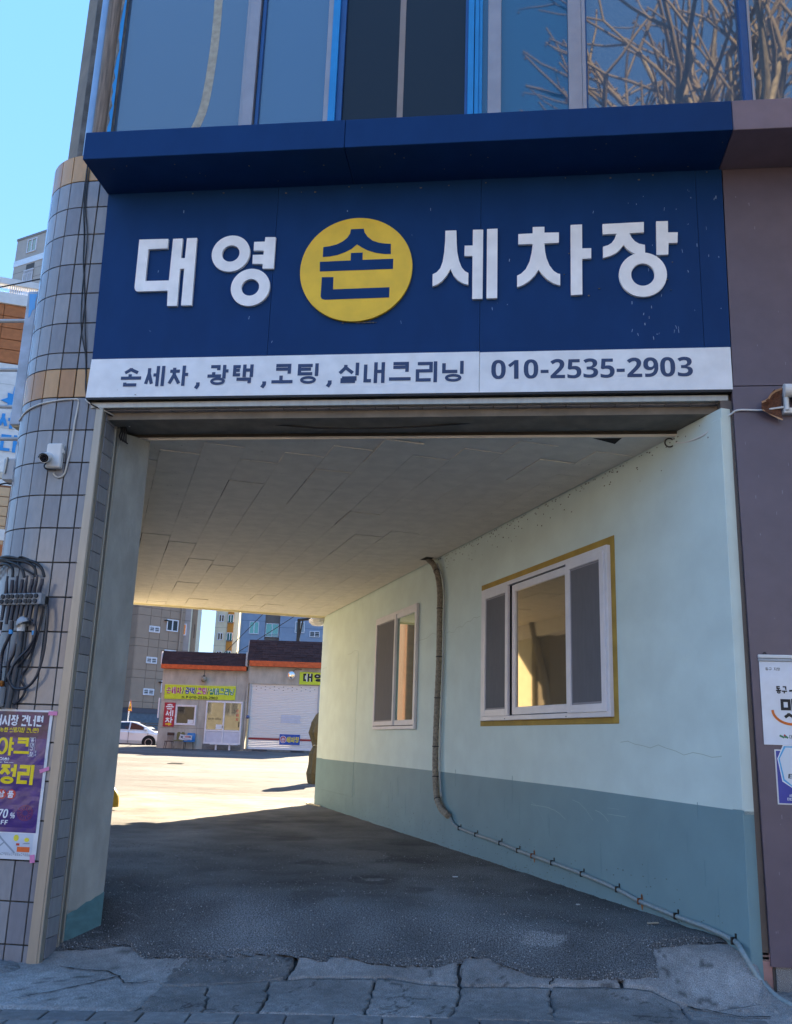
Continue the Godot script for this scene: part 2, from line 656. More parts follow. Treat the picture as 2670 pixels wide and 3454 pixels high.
func palette() -> void:
	mat("mint paint", "#d4e4de", 0.62, {"blotch": "soft", "grain": 0.05, "relief": 0.12, "scale": Vector3.ONE * 0.3})
	mat("teal paint", "#76969d", 0.6, {"blotch": "soft", "grain": 0.06, "relief": 0.12, "scale": Vector3.ONE * 0.3})
	mat("ceiling paint", "#f1eade", 0.85, {"blotch": "soft", "grain": 0.14, "relief": 0.15, "grain_scale": Vector3.ONE * 5.0})
	mat("plaster", "#a3a59f", 0.85, {"blotch": "mid", "grain": 0.1, "relief": 0.4, "scale": Vector3(1.2, 0.35, 1.2)})
	mat("navy panel", "#13386a", 0.5, {"spec": 0.25, "blotch": "soft", "scale": Vector3(0.5, 0.25, 0.5)})
	mat("white panel", "#e3e8ed", 0.4, {"blotch": "soft"})
	mat("letter white", "#f1f2f3", 0.45, {"blotch": "soft"})
	mat("disc yellow", "#efc31f", 0.45, {"blotch": "soft"})
	mat("print blue", "#243c66", 0.5, {"blotch": "soft"})
	mat("mauve panel", "#655a66", 0.4, {"blotch": "soft", "grain": 0.06})
	mat("mauve dark", "#4c423f", 0.45, {"blotch": "soft", "grain": 0.06})
	mat("mortar", "#54514d", 0.95, {"blotch": "strong", "grain": 0.3, "scale": Vector3.ONE * 2.0})
	mat("steel", "#a8a59c", 0.42, {"metal": 0.65, "blotch": "soft", "scale": Vector3(3, 0.4, 3)})
	mat("dark steel", "#3a3937", 0.5, {"metal": 0.6, "blotch": "mid"})
	mat("dull sheet", "#bcc6cf", 0.35, {"metal": 0.3, "blotch": "mid", "scale": Vector3(0.9, 1, 2.0)})
	mat("black rubber", "#1d2027", 0.5, {"blotch": "soft"})
	mat("black cable", "#15161a", 0.5, {"blotch": "none"})
	mat("white plastic", "#d4d6d6", 0.4, {"blotch": "soft"})
	mat("grey plastic", "#a5abb0", 0.45, {"blotch": "soft"})
	mat("window white", "#dcdadf", 0.35, {"blotch": "soft"})
	mat("concrete", "#8f8d88", 0.9, {"blotch": "mid", "grain": 0.22, "relief": 0.6, "scale": Vector3.ONE * 0.9})
	for k in 5:
		mat("tile grey %d" % k, ["#87888d", "#818288", "#8c8d91", "#7d7e85", "#909195"][k], 0.18, {"blotch": "soft", "scale": Vector3(2.5, 0.8, 2.5)})
	for k in 2:
		mat("tile ochre %d" % k, ["#bd9566", "#ab8053"][k], 0.22, {"blotch": "soft", "scale": Vector3(2.5, 0.8, 2.5)})
	var sea := flat("glass sea", "#164e70", 0.03)
	sea.metallic_specular = 1.0
	# window glass: dark rooms behind, the street mirrored in front
	for k in 5:
		var g := flat(["glass grey", "glass blue", "glass dark", "glass teal", "glass bronze"][k], ["#44576b", "#35516d", "#1d2026", "#2f7f78", "#b0a288"][k], 0.03)
		g.metallic = [0.0, 0.0, 0.0, 0.35, 0.8][k]
		g.metallic_specular = 1.0 if k != 2 else 0.4
		if k < 4 and k != 2:
			g.clearcoat_enabled = true
			g.clearcoat = 1.0
			g.clearcoat_roughness = 0.02


func ground() -> void:
	var nz1 := FastNoiseLite.new()
	nz1.seed = 5
	nz1.frequency = 0.35
	nz1.fractal_octaves = 5
	var nz2 := FastNoiseLite.new()
	nz2.seed = 9
	nz2.frequency = 9.0
	nz2.fractal_octaves = 2
	var nz3 := FastNoiseLite.new()
	nz3.seed = 21
	nz3.frequency = 1.6
	nz3.fractal_octaves = 4
	var asphalt := mat("asphalt", "#ffffff", 0.9, {"blotch": "speckle", "grain": 0.5, "grain_scale": Vector3.ONE * 2.0, "relief": 0.35, "scale": Vector3.ONE * 1.3, "vertex": true})
	var slab_m := mat("slab concrete", "#ffffff", 0.92, {"blotch": "mid", "grain": 0.34, "grain_scale": Vector3.ONE * 1.1, "relief": 0.8, "scale": Vector3.ONE * 1.6, "vertex": true})
	# one sheet to the horizon, lowest of all
	var big := pose("ground", sheet(12, 12, func(u, w): return Vector3(-600 + 1200 * u, -0.16, -600 + 1200 * w), func(_p): return grey(0.12)), asphalt, self)
	struct(big)
	# asphalt of the passage, with a ragged front edge on the concrete
	var edge := [Vector2(-3.6, -0.25), Vector2(-3.13, -0.26), Vector2(-2.94, -0.28), Vector2(-2.73, -0.33), Vector2(-2.51, -0.34), Vector2(-2.41, -0.16), Vector2(-2.19, -0.18), Vector2(-1.79, -0.19), Vector2(-1.51, -0.22), Vector2(-1.23, -0.15), Vector2(-1.16, -0.11), Vector2(-1.12, -0.19), Vector2(-1.03, -0.18), Vector2(-0.83, -0.09), Vector2(-0.71, -0.07), Vector2(-0.47, -0.05), Vector2(-0.19, -0.14), Vector2(-0.08, -0.14), Vector2(0.03, -0.02), Vector2(0.23, 0.06), Vector2(0.5, 0.08), Vector2(0.74, 0.09), Vector2(0.95, 0.08), Vector2(0.97, -0.03), Vector2(0.99, -0.16), Vector2(1.24, -0.2), Vector2(1.4, -0.22), Vector2(2.4, -0.25)]
	var where_a := func(u: float, w: float) -> Vector3:
		var x := lerpf(-3.6, 2.2, u)
		var z0 := broken(edge, x) + 0.02 * nz2.get_noise_2d(x * 0.9, 3.0)
		var z := lerpf(z0, -13.0, pow(w, 1.5))
		if w > 0.0:
			x += -0.447 * minf(0.0, z) * -1.0 * (1.0 if z < 0.0 else 0.0)
			x = maxf(x, -9.5)
		var y := gy(x, z) + 0.022 + 0.008 * nz3.get_noise_2d(x, z) + 0.0035 * nz2.get_noise_2d(x, z)
		if w < 0.002:
			y -= 0.03
		elif z0 - z < 0.05:
			y -= 0.012 * (1.0 - (z0 - z) / 0.05)
		return Vector3(x, y, z)
	var col_a := func(p: Vector3) -> Color:
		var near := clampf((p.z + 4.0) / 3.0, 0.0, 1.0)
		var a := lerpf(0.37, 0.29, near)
		a *= 1.0 + 0.75 * nz1.get_noise_2d(p.x * 1.5, p.z * 1.2) + 0.4 * nz3.get_noise_2d(p.x, p.z)
		# worn wheel tracks and oil spots
		var side := -(p - W0).dot(WN)
		for track in [1.25, 2.85]:
			var off := absf(side - track + 0.25 * nz1.get_noise_2d(p.z, 7.0))
			a *= 1.0 + 0.22 * clampf(1.0 - off / 0.3, 0.0, 1.0)
		for spot_ in [[-2.6, -5.2, 0.35], [-1.9, -3.0, 0.22], [-0.7, -1.6, 0.18], [-3.6, -7.2, 0.4], [0.3, -1.9, 0.2], [-1.5, -1.1, 0.25]]:
			var ds: float = Vector2(p.x - spot_[0], (p.z - spot_[1]) * 0.8).length() / spot_[2] + 0.6 * nz3.get_noise_2d(p.x * 2.0, p.z * 2.0)
			a *= lerpf(0.6, 1.0, smoothstep(0.5, 1.0, ds))
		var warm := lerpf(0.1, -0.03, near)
		# a patch of pale mortar, a chipped hole, paint flecks by the pillar
		var q := Vector2((p.x + 1.68) / 0.44, (p.z + 3.75) / 0.62)
		if q.length() + 0.25 * nz3.get_noise_2d(p.x * 3.0, p.z * 3.0) < 0.95:
			a = 0.46 + 0.05 * nz2.get_noise_2d(p.x, p.z)
		q = Vector2((p.x + 1.16) / 0.1, (p.z + 2.08) / 0.13)
		if q.length() + 0.4 * nz3.get_noise_2d(p.x * 5.0, p.z * 5.0) < 0.9:
			a = 0.48
		elif q.length() < 2.2:
			a *= 0.62
		q = Vector2((p.x + 0.93) / 0.28, (p.z + 3.5) / 0.4)
		if q.length() < 1.0:
			a *= lerpf(0.6, 1.0, q.length())
		q = Vector2((p.x - 0.24) / 0.17, (p.z + 0.28) / 0.1)
		if q.length() + 0.5 * nz3.get_noise_2d(p.x * 5.0, p.z * 5.0) < 0.85:
			a = 0.6
			warm = 0.0
		if p.x < -2.2 and p.z > -1.4 and nz3.get_noise_2d(p.x * 7.0 + 50.0, p.z * 12.0) > 0.47:
			a = 0.5
			warm = -0.05
		return grey(maxf(0.02, a), warm)
	struct(pose("passage_asphalt", sheet(180, 330, where_a, col_a), asphalt, self))
	# the open yard behind, rising gently
	var where_y := func(u: float, w: float) -> Vector3:
		var x := lerpf(-46.0, 26.0, u)
		var z := lerpf(-12.9, -60.0, pow(w, 1.3))
		return Vector3(x, gy(x, z) + 0.012 + 0.015 * nz3.get_noise_2d(x * 0.3, z * 0.3), z)
	var col_y := func(p: Vector3) -> Color:
		var a := lerpf(0.22, 0.29, clampf((-13.0 - p.z) / 8.0, 0.0, 1.0)) * (1.0 + 0.7 * nz1.get_noise_2d(p.x * 0.5, p.z * 1.2) + 0.35 * nz3.get_noise_2d(p.x, p.z * 2.0))
		if absf(nz1.get_noise_2d(p.x * 0.55 + 40.0, p.z * 0.8)) < 0.012:
			a *= 0.45
		return grey(a, 0.06)
	struct(pose("yard_paving", sheet(360, 300, where_y, col_y), asphalt, self))
	var where_l := func(u: float, w: float) -> Vector3:
		var z := lerpf(1.4, -13.2, w)
		var x := lerpf(-46.0, minf(-4.1, -3.5 + 0.447 * z), u)
		return Vector3(x, gy(x, z), z)
	struct(pose("side_yard", sheet(60, 40, where_l, func(p): return grey(0.46 + 0.06 * nz1.get_noise_2d(p.x, p.z), 0.05)), asphalt, self))
	struct(pose("far_ground", sheet(20, 12, func(u, w): return Vector3(lerpf(-220, 120, u), 0.99, lerpf(-59, -260, w)), func(_p): return grey(0.14)), asphalt, self))
	# concrete bed under the slabs, dark in the cracks
	var bed := func(u: float, w: float) -> Vector3:
		var x := lerpf(-4.6, 3.2, u)
		var z := lerpf(1.0 - 0.1 * (x + 2.5), -0.75, w)
		return Vector3(x, gy(x, z) - 0.03, z)
	struct(pose("apron_bed", sheet(60, 24, bed, func(p): return grey(0.045)), slab_m, self))
	# the cracked slabs of the apron
	var apron := Node3D.new()
	apron.name = "concrete_apron"
	add_child(apron)
	struct(apron)
	var front := [Vector2(-4.4, 1.09), Vector2(-2.53, 0.935), Vector2(-1.87, 0.9), Vector2(-1.23, 0.83), Vector2(-0.34, 0.765), Vector2(0.2, 0.745), Vector2(1.57, 0.62), Vector2(3.2, 0.48)]
	var mid := [Vector2(-4.4, 0.36), Vector2(-2.19, 0.36), Vector2(-1.89, 0.28), Vector2(-1.69, 0.19), Vector2(-1.51, 0.11), Vector2(-1.25, 0.07), Vector2(-0.83, 0.06), Vector2(-0.75, 0.05), Vector2(-0.51, 0.12), Vector2(-0.3, 0.15), Vector2(0.27, 0.14), Vector2(0.66, 0.14), Vector2(0.88, 0.17), Vector2(1.03, 0.32), Vector2(1.17, 0.4), Vector2(1.7, 0.43)]
	var under := [Vector2(-4.4, -0.62), Vector2(3.2, -0.62)]
	# one crack: x at the front, x at the middle line, and how it wanders
	var cracks := [[-2.09, -2.17], [-1.7, -1.88], [-1.385, -1.51], [-0.79, -0.83], [-0.31, -0.28], [0.27, 0.265], [1.04, 1.03]]
	var slab := func(called: String, xl: Array, xr: Array, back: Array, fore: Array, shade: float, rough_top: float, seed_: float) -> void:
		var where := func(uu: float, ww: float) -> Vector3:
			var u := 0.0 if uu < 0.001 else (1.0 if uu > 0.999 else lerpf(0.012, 0.988, (uu - 0.025) / 0.95))
			var w := 0.0 if ww < 0.001 else (1.0 if ww > 0.999 else lerpf(0.012, 0.988, (ww - 0.0333) / 0.9334))
			var jl := 0.03 * nz3.get_noise_2d(seed_ + xl[0] * 9.0, w * 3.4)
			var jr := 0.03 * nz3.get_noise_2d(seed_ + 1.0 + xr[0] * 9.0, w * 3.4)
			var x := lerpf(lerpf(xl[0], xl[1], w) + jl + 0.004, lerpf(xr[0], xr[1], w) + jr - 0.004, u)
			var zf := broken(fore, x) - 0.004
			var zb := broken(back, x) + 0.01 * nz2.get_noise_2d(x * 0.5, seed_) + 0.004
			var z := lerpf(zf, zb, w)
			var lift := 0.008 * nz3.get_noise_2d(x * 0.7 + seed_ * 3.0, z * 0.7) + rough_top * nz2.get_noise_2d(x * 0.5, z * 0.5)
			if u < 0.001 or u > 0.999 or w < 0.001 or w > 0.999:
				lift -= 0.04
			return Vector3(x, gy(x, z) + lift, z)
		var colour := func(p: Vector3) -> Color:
			var a := shade * (1.0 + 0.35 * nz1.get_noise_2d(p.x * 3.0 + seed_, p.z * 3.0) + 0.25 * nz3.get_noise_2d(p.x * 1.5, p.z * 1.5))
			if absf(nz1.get_noise_2d(p.x * 2.1 + 11.0 + seed_, p.z * 2.1)) < 0.01:
				a *= 0.4
			return grey(a, 0.02)
		pose(called, sheet(40, 30, where, colour), slab_m, apron)
	slab.call("apron_slab", [-4.3, -4.3], cracks[0], [Vector2(-4.4, -0.62), Vector2(3.0, -0.62)], front, 0.42, 0.0, 1.0)
	for k in 6:
		slab.call("apron_slab", cracks[k], cracks[k + 1], mid, front, [0.27, 0.3, 0.31, 0.34, 0.31, 0.29][k], 0.0, 2.0 + k)
	slab.call("apron_slab", cracks[6], [3.15, 3.15], [Vector2(1.0, 0.3), Vector2(1.17, 0.4), Vector2(1.5, 0.3), Vector2(1.6, -0.02), Vector2(3.2, -0.03)], front, 0.36, 0.0, 9.0)
	slab.call("apron_slab", [-2.17, -2.3], [-1.42, -1.42], under, mid, 0.25, 0.014, 10.0)
	slab.call("apron_slab", [-1.41, -1.41], [-0.3, -0.3], under, mid, 0.34, 0.002, 11.0)
	slab.call("apron_slab", [-0.29, -0.29], [0.7, 0.7], under, mid, 0.34, 0.003, 12.0)
	slab.call("apron_slab", [0.71, 0.71], [1.575, 1.575], under, mid, 0.42, 0.004, 13.0)
	# pavement of grey blocks
	var pave := Node3D.new()
	pave.name = "pavement"
	add_child(pave)
	struct(pave)
	var blocks := []
	for k in 4:
		blocks.push_back(mat("paver %d" % k, ["#8a8988", "#7e7e80", "#929190", "#858382"][k], 0.9, {"blotch": "mid", "grain": 0.3, "relief": 0.3, "scale": Vector3.ONE * 1.5}))
	var bm := MB.new()
	bm.box(Vector3(0, -0.03, 0), Vector3(0.262, 0.06, 0.192), Basis.IDENTITY, 0.005)
	var block := bm.mesh()
	for row in 4:
		for k in 30:
			var along := -4.6 + 0.27 * k + (0.135 if row % 2 else 0.0)
			var x := along
			var z := 1.04 - 0.105 * (x + 2.5) + 0.2 * row - 0.01 * maxf(0.0, x)
			var lift := rng.randf_range(-0.002, 0.002)
			pose("paver", block, blocks[rng.randi() % 4], pave, Transform3D(Basis(Vector3.BACK, 0.0208) * Basis(Vector3.UP, 0.105) * Basis(Vector3.RIGHT, rng.randf_range(-0.01, 0.01)), Vector3(x, gy(x, z) - 0.002 + lift, z)))
	var joint := mat("joint sand", "#55524d", 0.95, {"blotch": "strong", "grain": 0.3})
	pose("joint_bed", sheet(20, 4, func(u, w): return Vector3(lerpf(-4.8, 3.6, u), gy(lerpf(-4.8, 3.6, u), 2.0) - 0.014, lerpf(1.05, 0.72, u) - 0.2 + 1.2 * w), func(_p): return grey(0.06)), joint, pave)
	struct(pose("street_paving", sheet(80, 40, func(u, w): return Vector3(lerpf(-70, 70, u), gy(lerpf(-70, 70, u), 3.0), lerpf(1.55, 60, w) - 0.01 * lerpf(-70, 70, u)), func(p): return grey(0.16 if p.z < 5.0 else 0.08, 0.03)), asphalt, self))
	# hair cracks in the left slab
	var ck := MB.new()
	for line in [[-2.99, 0.01, -2.77, 0.07, -2.66, 0.06, -2.5, 0.17, -2.4, 0.34, -2.33, 0.33, -2.24, 0.25], [-2.5, 0.17, -2.62, 0.4, -2.75, 0.62, -2.9, 0.8], [1.06, 0.36, 1.2, 0.42, 1.33, 0.5, 1.5, 0.47], [0.27, 0.14, 0.33, 0.0, 0.3, -0.12], [-3.05, 0.9, -3.2, 0.72, -3.16, 0.5, -3.3, 0.34]]:
		for k in range(0, line.size() - 2, 2):
			var a := Vector2(line[k], line[k + 1])
			var b := Vector2(line[k + 2], line[k + 3])
			var last := a
			for e in range(1, 7):
				var q := a.lerp(b, e / 6.0) + (Vector2(rng.randf_range(-0.012, 0.012), rng.randf_range(-0.012, 0.012)) if e < 6 else Vector2.ZERO)
				var w := rng.randf_range(0.003, 0.008)
				var d := (q - last).normalized()
				var s := Vector2(-d.y, d.x) * w
				var at := func(v: Vector2) -> Vector3: return Vector3(v.x, gy(v.x, v.y) + 0.0095, v.y)
				ck.quad(at.call(last - s), at.call(q - s), at.call(q + s), at.call(last + s))
				last = q
	stuff(pose("hair_cracks", ck.mesh(), flat("crack dark", "#1c1c1e", 0.95), apron))
	# grit: small stones lying on the asphalt, thicker along its broken edge
	var stone := MB.new()
	stone.ball(Vector3.ZERO, Vector3(1, 0.7, 0.85), 5, 3)
	var mm := MultiMesh.new()
	mm.transform_format = MultiMesh.TRANSFORM_3D
	mm.use_colors = true
	mm.mesh = stone.mesh()
	mm.instance_count = 15000
	for k in 15000:
		var x := rng.randf_range(-3.0, 1.45)
		var z := broken(edge, x) - 0.02 - 4.2 * pow(rng.randf(), 1.6)
		if k % 6 == 0:
			z = broken(edge, x) + rng.randf_range(-0.06, 0.04)
		if k % 23 == 0:
			x = rng.randf_range(-2.25, -1.45)
			z = rng.randf_range(-0.15, 0.12)
		x += 0.447 * minf(0.0, z)
		var r := 0.0016 + 0.0048 * pow(rng.randf(), 3.0)
		mm.set_instance_transform(k, Transform3D(Basis(Vector3.UP, rng.randf() * TAU).scaled(Vector3.ONE * r), Vector3(x, gy(x, z) + 0.022 + r * 0.3, z)))
		var g := 0.08 + 0.3 * pow(rng.randf(), 2.0)
		mm.set_instance_color(k, grey(g, rng.randf_range(-0.05, 0.08)))
	var grit := MultiMeshInstance3D.new()
	grit.name = "grit"
	grit.multimesh = mm
	grit.material_override = mat("grit", "#ffffff", 0.9, {"blotch": "none", "vertex": true})
	add_child(grit)
	stuff(tag(grit, "grey grit and small stones scattered over the passage asphalt", "gravel"))


var building: Node3D


func wall_frame(s: float, y: float, off := 0.0) -> Transform3D:
	# on the right wall of the passage: x runs towards the street, z out of the wall
	return Transform3D(Basis(-PD, Vector3.UP, -WN), W0 + PD * s - WN * off + Vector3.UP * y)


func up_prism(plan: Array, y0: float, y1: float) -> MB:
	var mb := MB.new()
	var p := PackedVector2Array()
	for q in plan:
		p.push_back(Vector2(q.x, -q.y))
	mb.prism(p, Transform3D(Basis(Vector3.RIGHT, Vector3.FORWARD, Vector3.UP), Vector3(0, y1, 0)), y1 - y0)
	return mb


func house() -> void:
	building = thing("corner_building", "two storey corner building with grey tiled round column and a drive-through passage", "building")
	var render := mat("grey render", "#8b8378", 0.85, {"blotch": "mid", "grain": 0.1})
	var rear_left := Vector2(-8.25, -9.35)
	var rear_mid := Vector2(-3.53, -11.42)
	obj("upper_storey", up_prism([Vector2(-4.07, -0.6), Vector2(-3.57, -0.14), Vector2(8, -0.14), Vector2(8, -16.56), rear_mid, rear_left], 3.98, 9.0), render, building)
	obj("room_block", up_prism([Vector2(1.78, -0.1), Vector2(8, -0.1), Vector2(8, -16.4), Vector2(-3.34, -11.34)], -0.1, 3.975), render, building)
	# the wall of the passage: two coats of paint
	var wl := 12.66
	var mb := MB.new()
	var f := wall_frame(0, 0)
	mb.box(f * Vector3(-wl / 2.0, 2.575, -0.08), Vector3(wl, 2.8, 0.16), f.basis)
	obj("wall_upper_paint", mb, mats["mint paint"], building)
	mb = MB.new()
	mb.prism(PackedVector2Array([Vector2(0, -0.1), Vector2(0, 1.195), Vector2(-2.2, 1.222), Vector2(-5.8, 1.232), Vector2(-wl, 1.235), Vector2(-wl, -0.1)]), f * z_at(0.0015), 0.158)
	obj("wall_lower_paint", mb, mats["teal paint"], building)
	mb = MB.new()
	mb.box(f * Vector3(-0.055, 2.55, 0.004), Vector3(0.11, 2.7, 0.012), f.basis, 0.004)
	obj("pilaster_strip", mb, mats["mint paint"], building)
	mb = MB.new()
	mb.box(f * Vector3(-0.055, 0.6, 0.005), Vector3(0.11, 1.2, 0.012), f.basis, 0.004)
	obj("pilaster_strip", mb, mats["teal paint"], building)
	# a walled-up doorway near the far end
	mb = MB.new()
	mb.box(f * Vector3(-11.0, 1.865, 0.001), Vector3(2.3, 2.35, 0.008), f.basis, 0.003)
	obj("blind_panel", mb, mats["mint paint"], building)
	mb = MB.new()
	mb.box(f * Vector3(-11.0, 0.955, 0.002), Vector3(2.3, 0.55, 0.008), f.basis, 0.003)
	obj("blind_panel", mb, mats["teal paint"], building)
	# scuffs and hair cracks with a shape of their own
	mb = MB.new()
	for k in 7:
		var s0 := rng.randf_range(1.6, 4.4)
		var y0 := rng.randf_range(0.96, 1.14)
		var pts := PackedVector2Array()
		for e in 4:
			pts.push_back(Vector2(-s0 + e * 0.06 * (1.0 + 0.2 * k), y0 - 0.008 * e * e * (k % 3)))
		mb.ribbon(pts, rng.randf_range(0.002, 0.006), on_plane(f), 0.0035 + k * 0.0001)
	stuff(obj("scuff_marks", mb, flat("scuff", "#8fa9ab", 0.8), building))
	mb = MB.new()
	for c in [[8.6, 2.86, 5.9, 2.95], [5.6, 2.9, 4.5, 3.0], [1.5, 1.62, 0.2, 1.52], [12.5, 2.9, 9.9, 3.06]]:
		var pts := PackedVector2Array()
		for e in 13:
			pts.push_back(Vector2(-lerpf(c[0], c[2], e / 12.0), lerpf(c[1], c[3], e / 12.0) + rng.randf_range(-0.03, 0.03)))
		mb.ribbon(pts, 0.0035, on_plane(f), 0.003)
	stuff(obj("hair_cracks", mb, flat("hair crack", "#9fae9f", 0.9), building))
	# grime where the wall meets the ceiling
	mb = MB.new()
	for k in 150:
		var s0 := rng.randf_range(0.15, 6.0)
		var drop := pow(rng.randf(), 3.0)
		mb.box(f * Vector3(-s0, 3.925 - drop * 0.25, 0.002), Vector3(rng.randf_range(0.004, 0.02), rng.randf_range(0.003, 0.012), 0.003), f.basis)
	stuff(obj("grime_specks", mb, flat("grime", "#5d5f55", 0.95), building))
	# splashes and dust along the foot of the wall
	mb = MB.new()
	for k in 420:
		var s0 := rng.randf_range(0.1, 12.0)
		var y0 := 0.37 + 0.35 * pow(rng.randf(), 2.6)
		mb.box(f * Vector3(-s0, y0, 0.002), Vector3(rng.randf_range(0.004, 0.014), rng.randf_range(0.004, 0.01), 0.003), f.basis)
	stuff(obj("splash_specks", mb, flat("splash", "#5c6a6a", 0.95), building))
	mb = MB.new()
	for k in 40:
		var s0 := rng.randf_range(0.3, 11.0)
		var y0 := rng.randf_range(0.5, 1.2)
		mb.box(f * Vector3(-s0, y0, 0.0018), Vector3(0.004, rng.randf_range(0.05, 0.3), 0.002), f.basis)
	stuff(obj("run_marks", mb, flat("run mark", "#6d8b92", 0.8), building))
	ceiling_panels()
	left_supports()
	lintel()
	# rear lip of the ceiling with its gutter
	mb = MB.new()
	var across := -WN
	var rc := W0 + PD * 12.47
	mb.box(rc + across * 2.3 + Vector3.UP * 3.99, Vector3(5.2, 0.1, 0.12), Basis(WN, Vector3.UP, -PD), 0.01)
	obj("rear_fascia", mb, mat("cream paint", "#e2d7b8", 0.7), building)
	mb = MB.new()
	mb.tube(PackedVector3Array([rc + PD * 0.12 - across * 0.03 + Vector3.UP * 3.95, rc + PD * 0.12 + across * 4.9 + Vector3.UP * 3.97]), 0.045, 12)
	obj("gutter_pipe", mb, mat("cream pipe", "#cfc5a4", 0.5), building)
	upper_windows()


func ceiling_panels() -> void:
	var ceil := group_part("ceiling", building)
	obj("ceiling_bed", up_prism([Vector2(-3.6, -0.5), Vector2(1.5, -0.5), Vector2(-3.5, -11.4), Vector2(-8.2, -9.3)], 3.952, 3.976), mat("ceiling gap", "#3a352e", 0.95), ceil)
	var meshes := []
	for size in [Vector3(0.7, 0.012, 0.3425), Vector3(0.6965, 0.012, 0.339), Vector3(0.69, 0.012, 0.332)]:
		var mb := MB.new()
		mb.box(Vector3.ZERO, size, Basis.IDENTITY, 0.0015)
		meshes.push_back(mb.mesh())
	var bs := Basis(PD, Vector3.UP, WN)
	for row in 16:
		var d := 0.02 + 0.3435 * (row + 0.5)
		for k in 19:
			var s0 := 0.7015 * k + (0.35 if row % 2 else 0.0) - 0.25
			var s1 := minf(s0 + 0.7, 12.42)
			var s := (s0 + s1) / 2.0
			var p := W0 + PD * s - WN * d
			p.y = 3.944
			# front edge follows the facade, left edge the missing wall
			if s1 - s0 < 0.05 or p.z > -0.86 or p.x < -3.0 + 0.5 * p.z - 0.25:
				continue
			var pick := rng.randf()
			var kind := 2 if pick < 0.13 else (1 if pick < 0.5 else 0)
			var tilt := Basis(bs.x, rng.randf_range(-0.006, 0.006) if kind == 2 else 0.0)
			p.y -= [rng.randf_range(0.0, 0.0006), rng.randf_range(0.0, 0.0015), rng.randf_range(0.003, 0.008)][kind]
			pose("ceiling_panel", meshes[kind], mats["ceiling paint"], ceil, Transform3D(tilt * bs * Basis.from_scale(Vector3((s1 - s0) / 0.7, 1, 1)), p))
	# cut pieces along the facade
	var mb := MB.new()
	mb.prism(PackedVector2Array([Vector2(-3.4, 0.5), Vector2(1.33, 0.5), Vector2(0.75, 1.72), Vector2(-3.9, 1.72)]), Transform3D(Basis(Vector3.RIGHT, Vector3.BACK, Vector3.DOWN), Vector3(0, 3.9462, 0)) * Transform3D(Basis.from_scale(Vector3(1, -1, 1)), Vector3.ZERO), 0.005)
	obj("cut_panels", mb, mats["ceiling paint"], ceil)
	# a broken corner: a dark hole
	mb = MB.new()
	mb.prism(PackedVector2Array([Vector2(0.62, -0.53), Vector2(0.9, -0.56), Vector2(0.86, -0.72)]), Transform3D(Basis(Vector3.RIGHT, Vector3.BACK, Vector3.DOWN), Vector3(0, 3.9445, 0)), 0.0)
	obj("broken_corner", mb, flat("dark hole", "#171513", 0.95), ceil)
	# screws and specks
	mb = MB.new()
	for k in 260:
		var q := W0 + PD * rng.randf_range(0.8, 11.5) - WN * rng.randf_range(0.1, 4.2)
		mb.box(Vector3(q.x, 3.9355, q.z), Vector3(rng.randf_range(0.004, 0.012), 0.001, rng.randf_range(0.004, 0.012)))
	stuff(obj("ceiling_specks", mb, flat("speck", "#7d7466", 0.9), ceil))


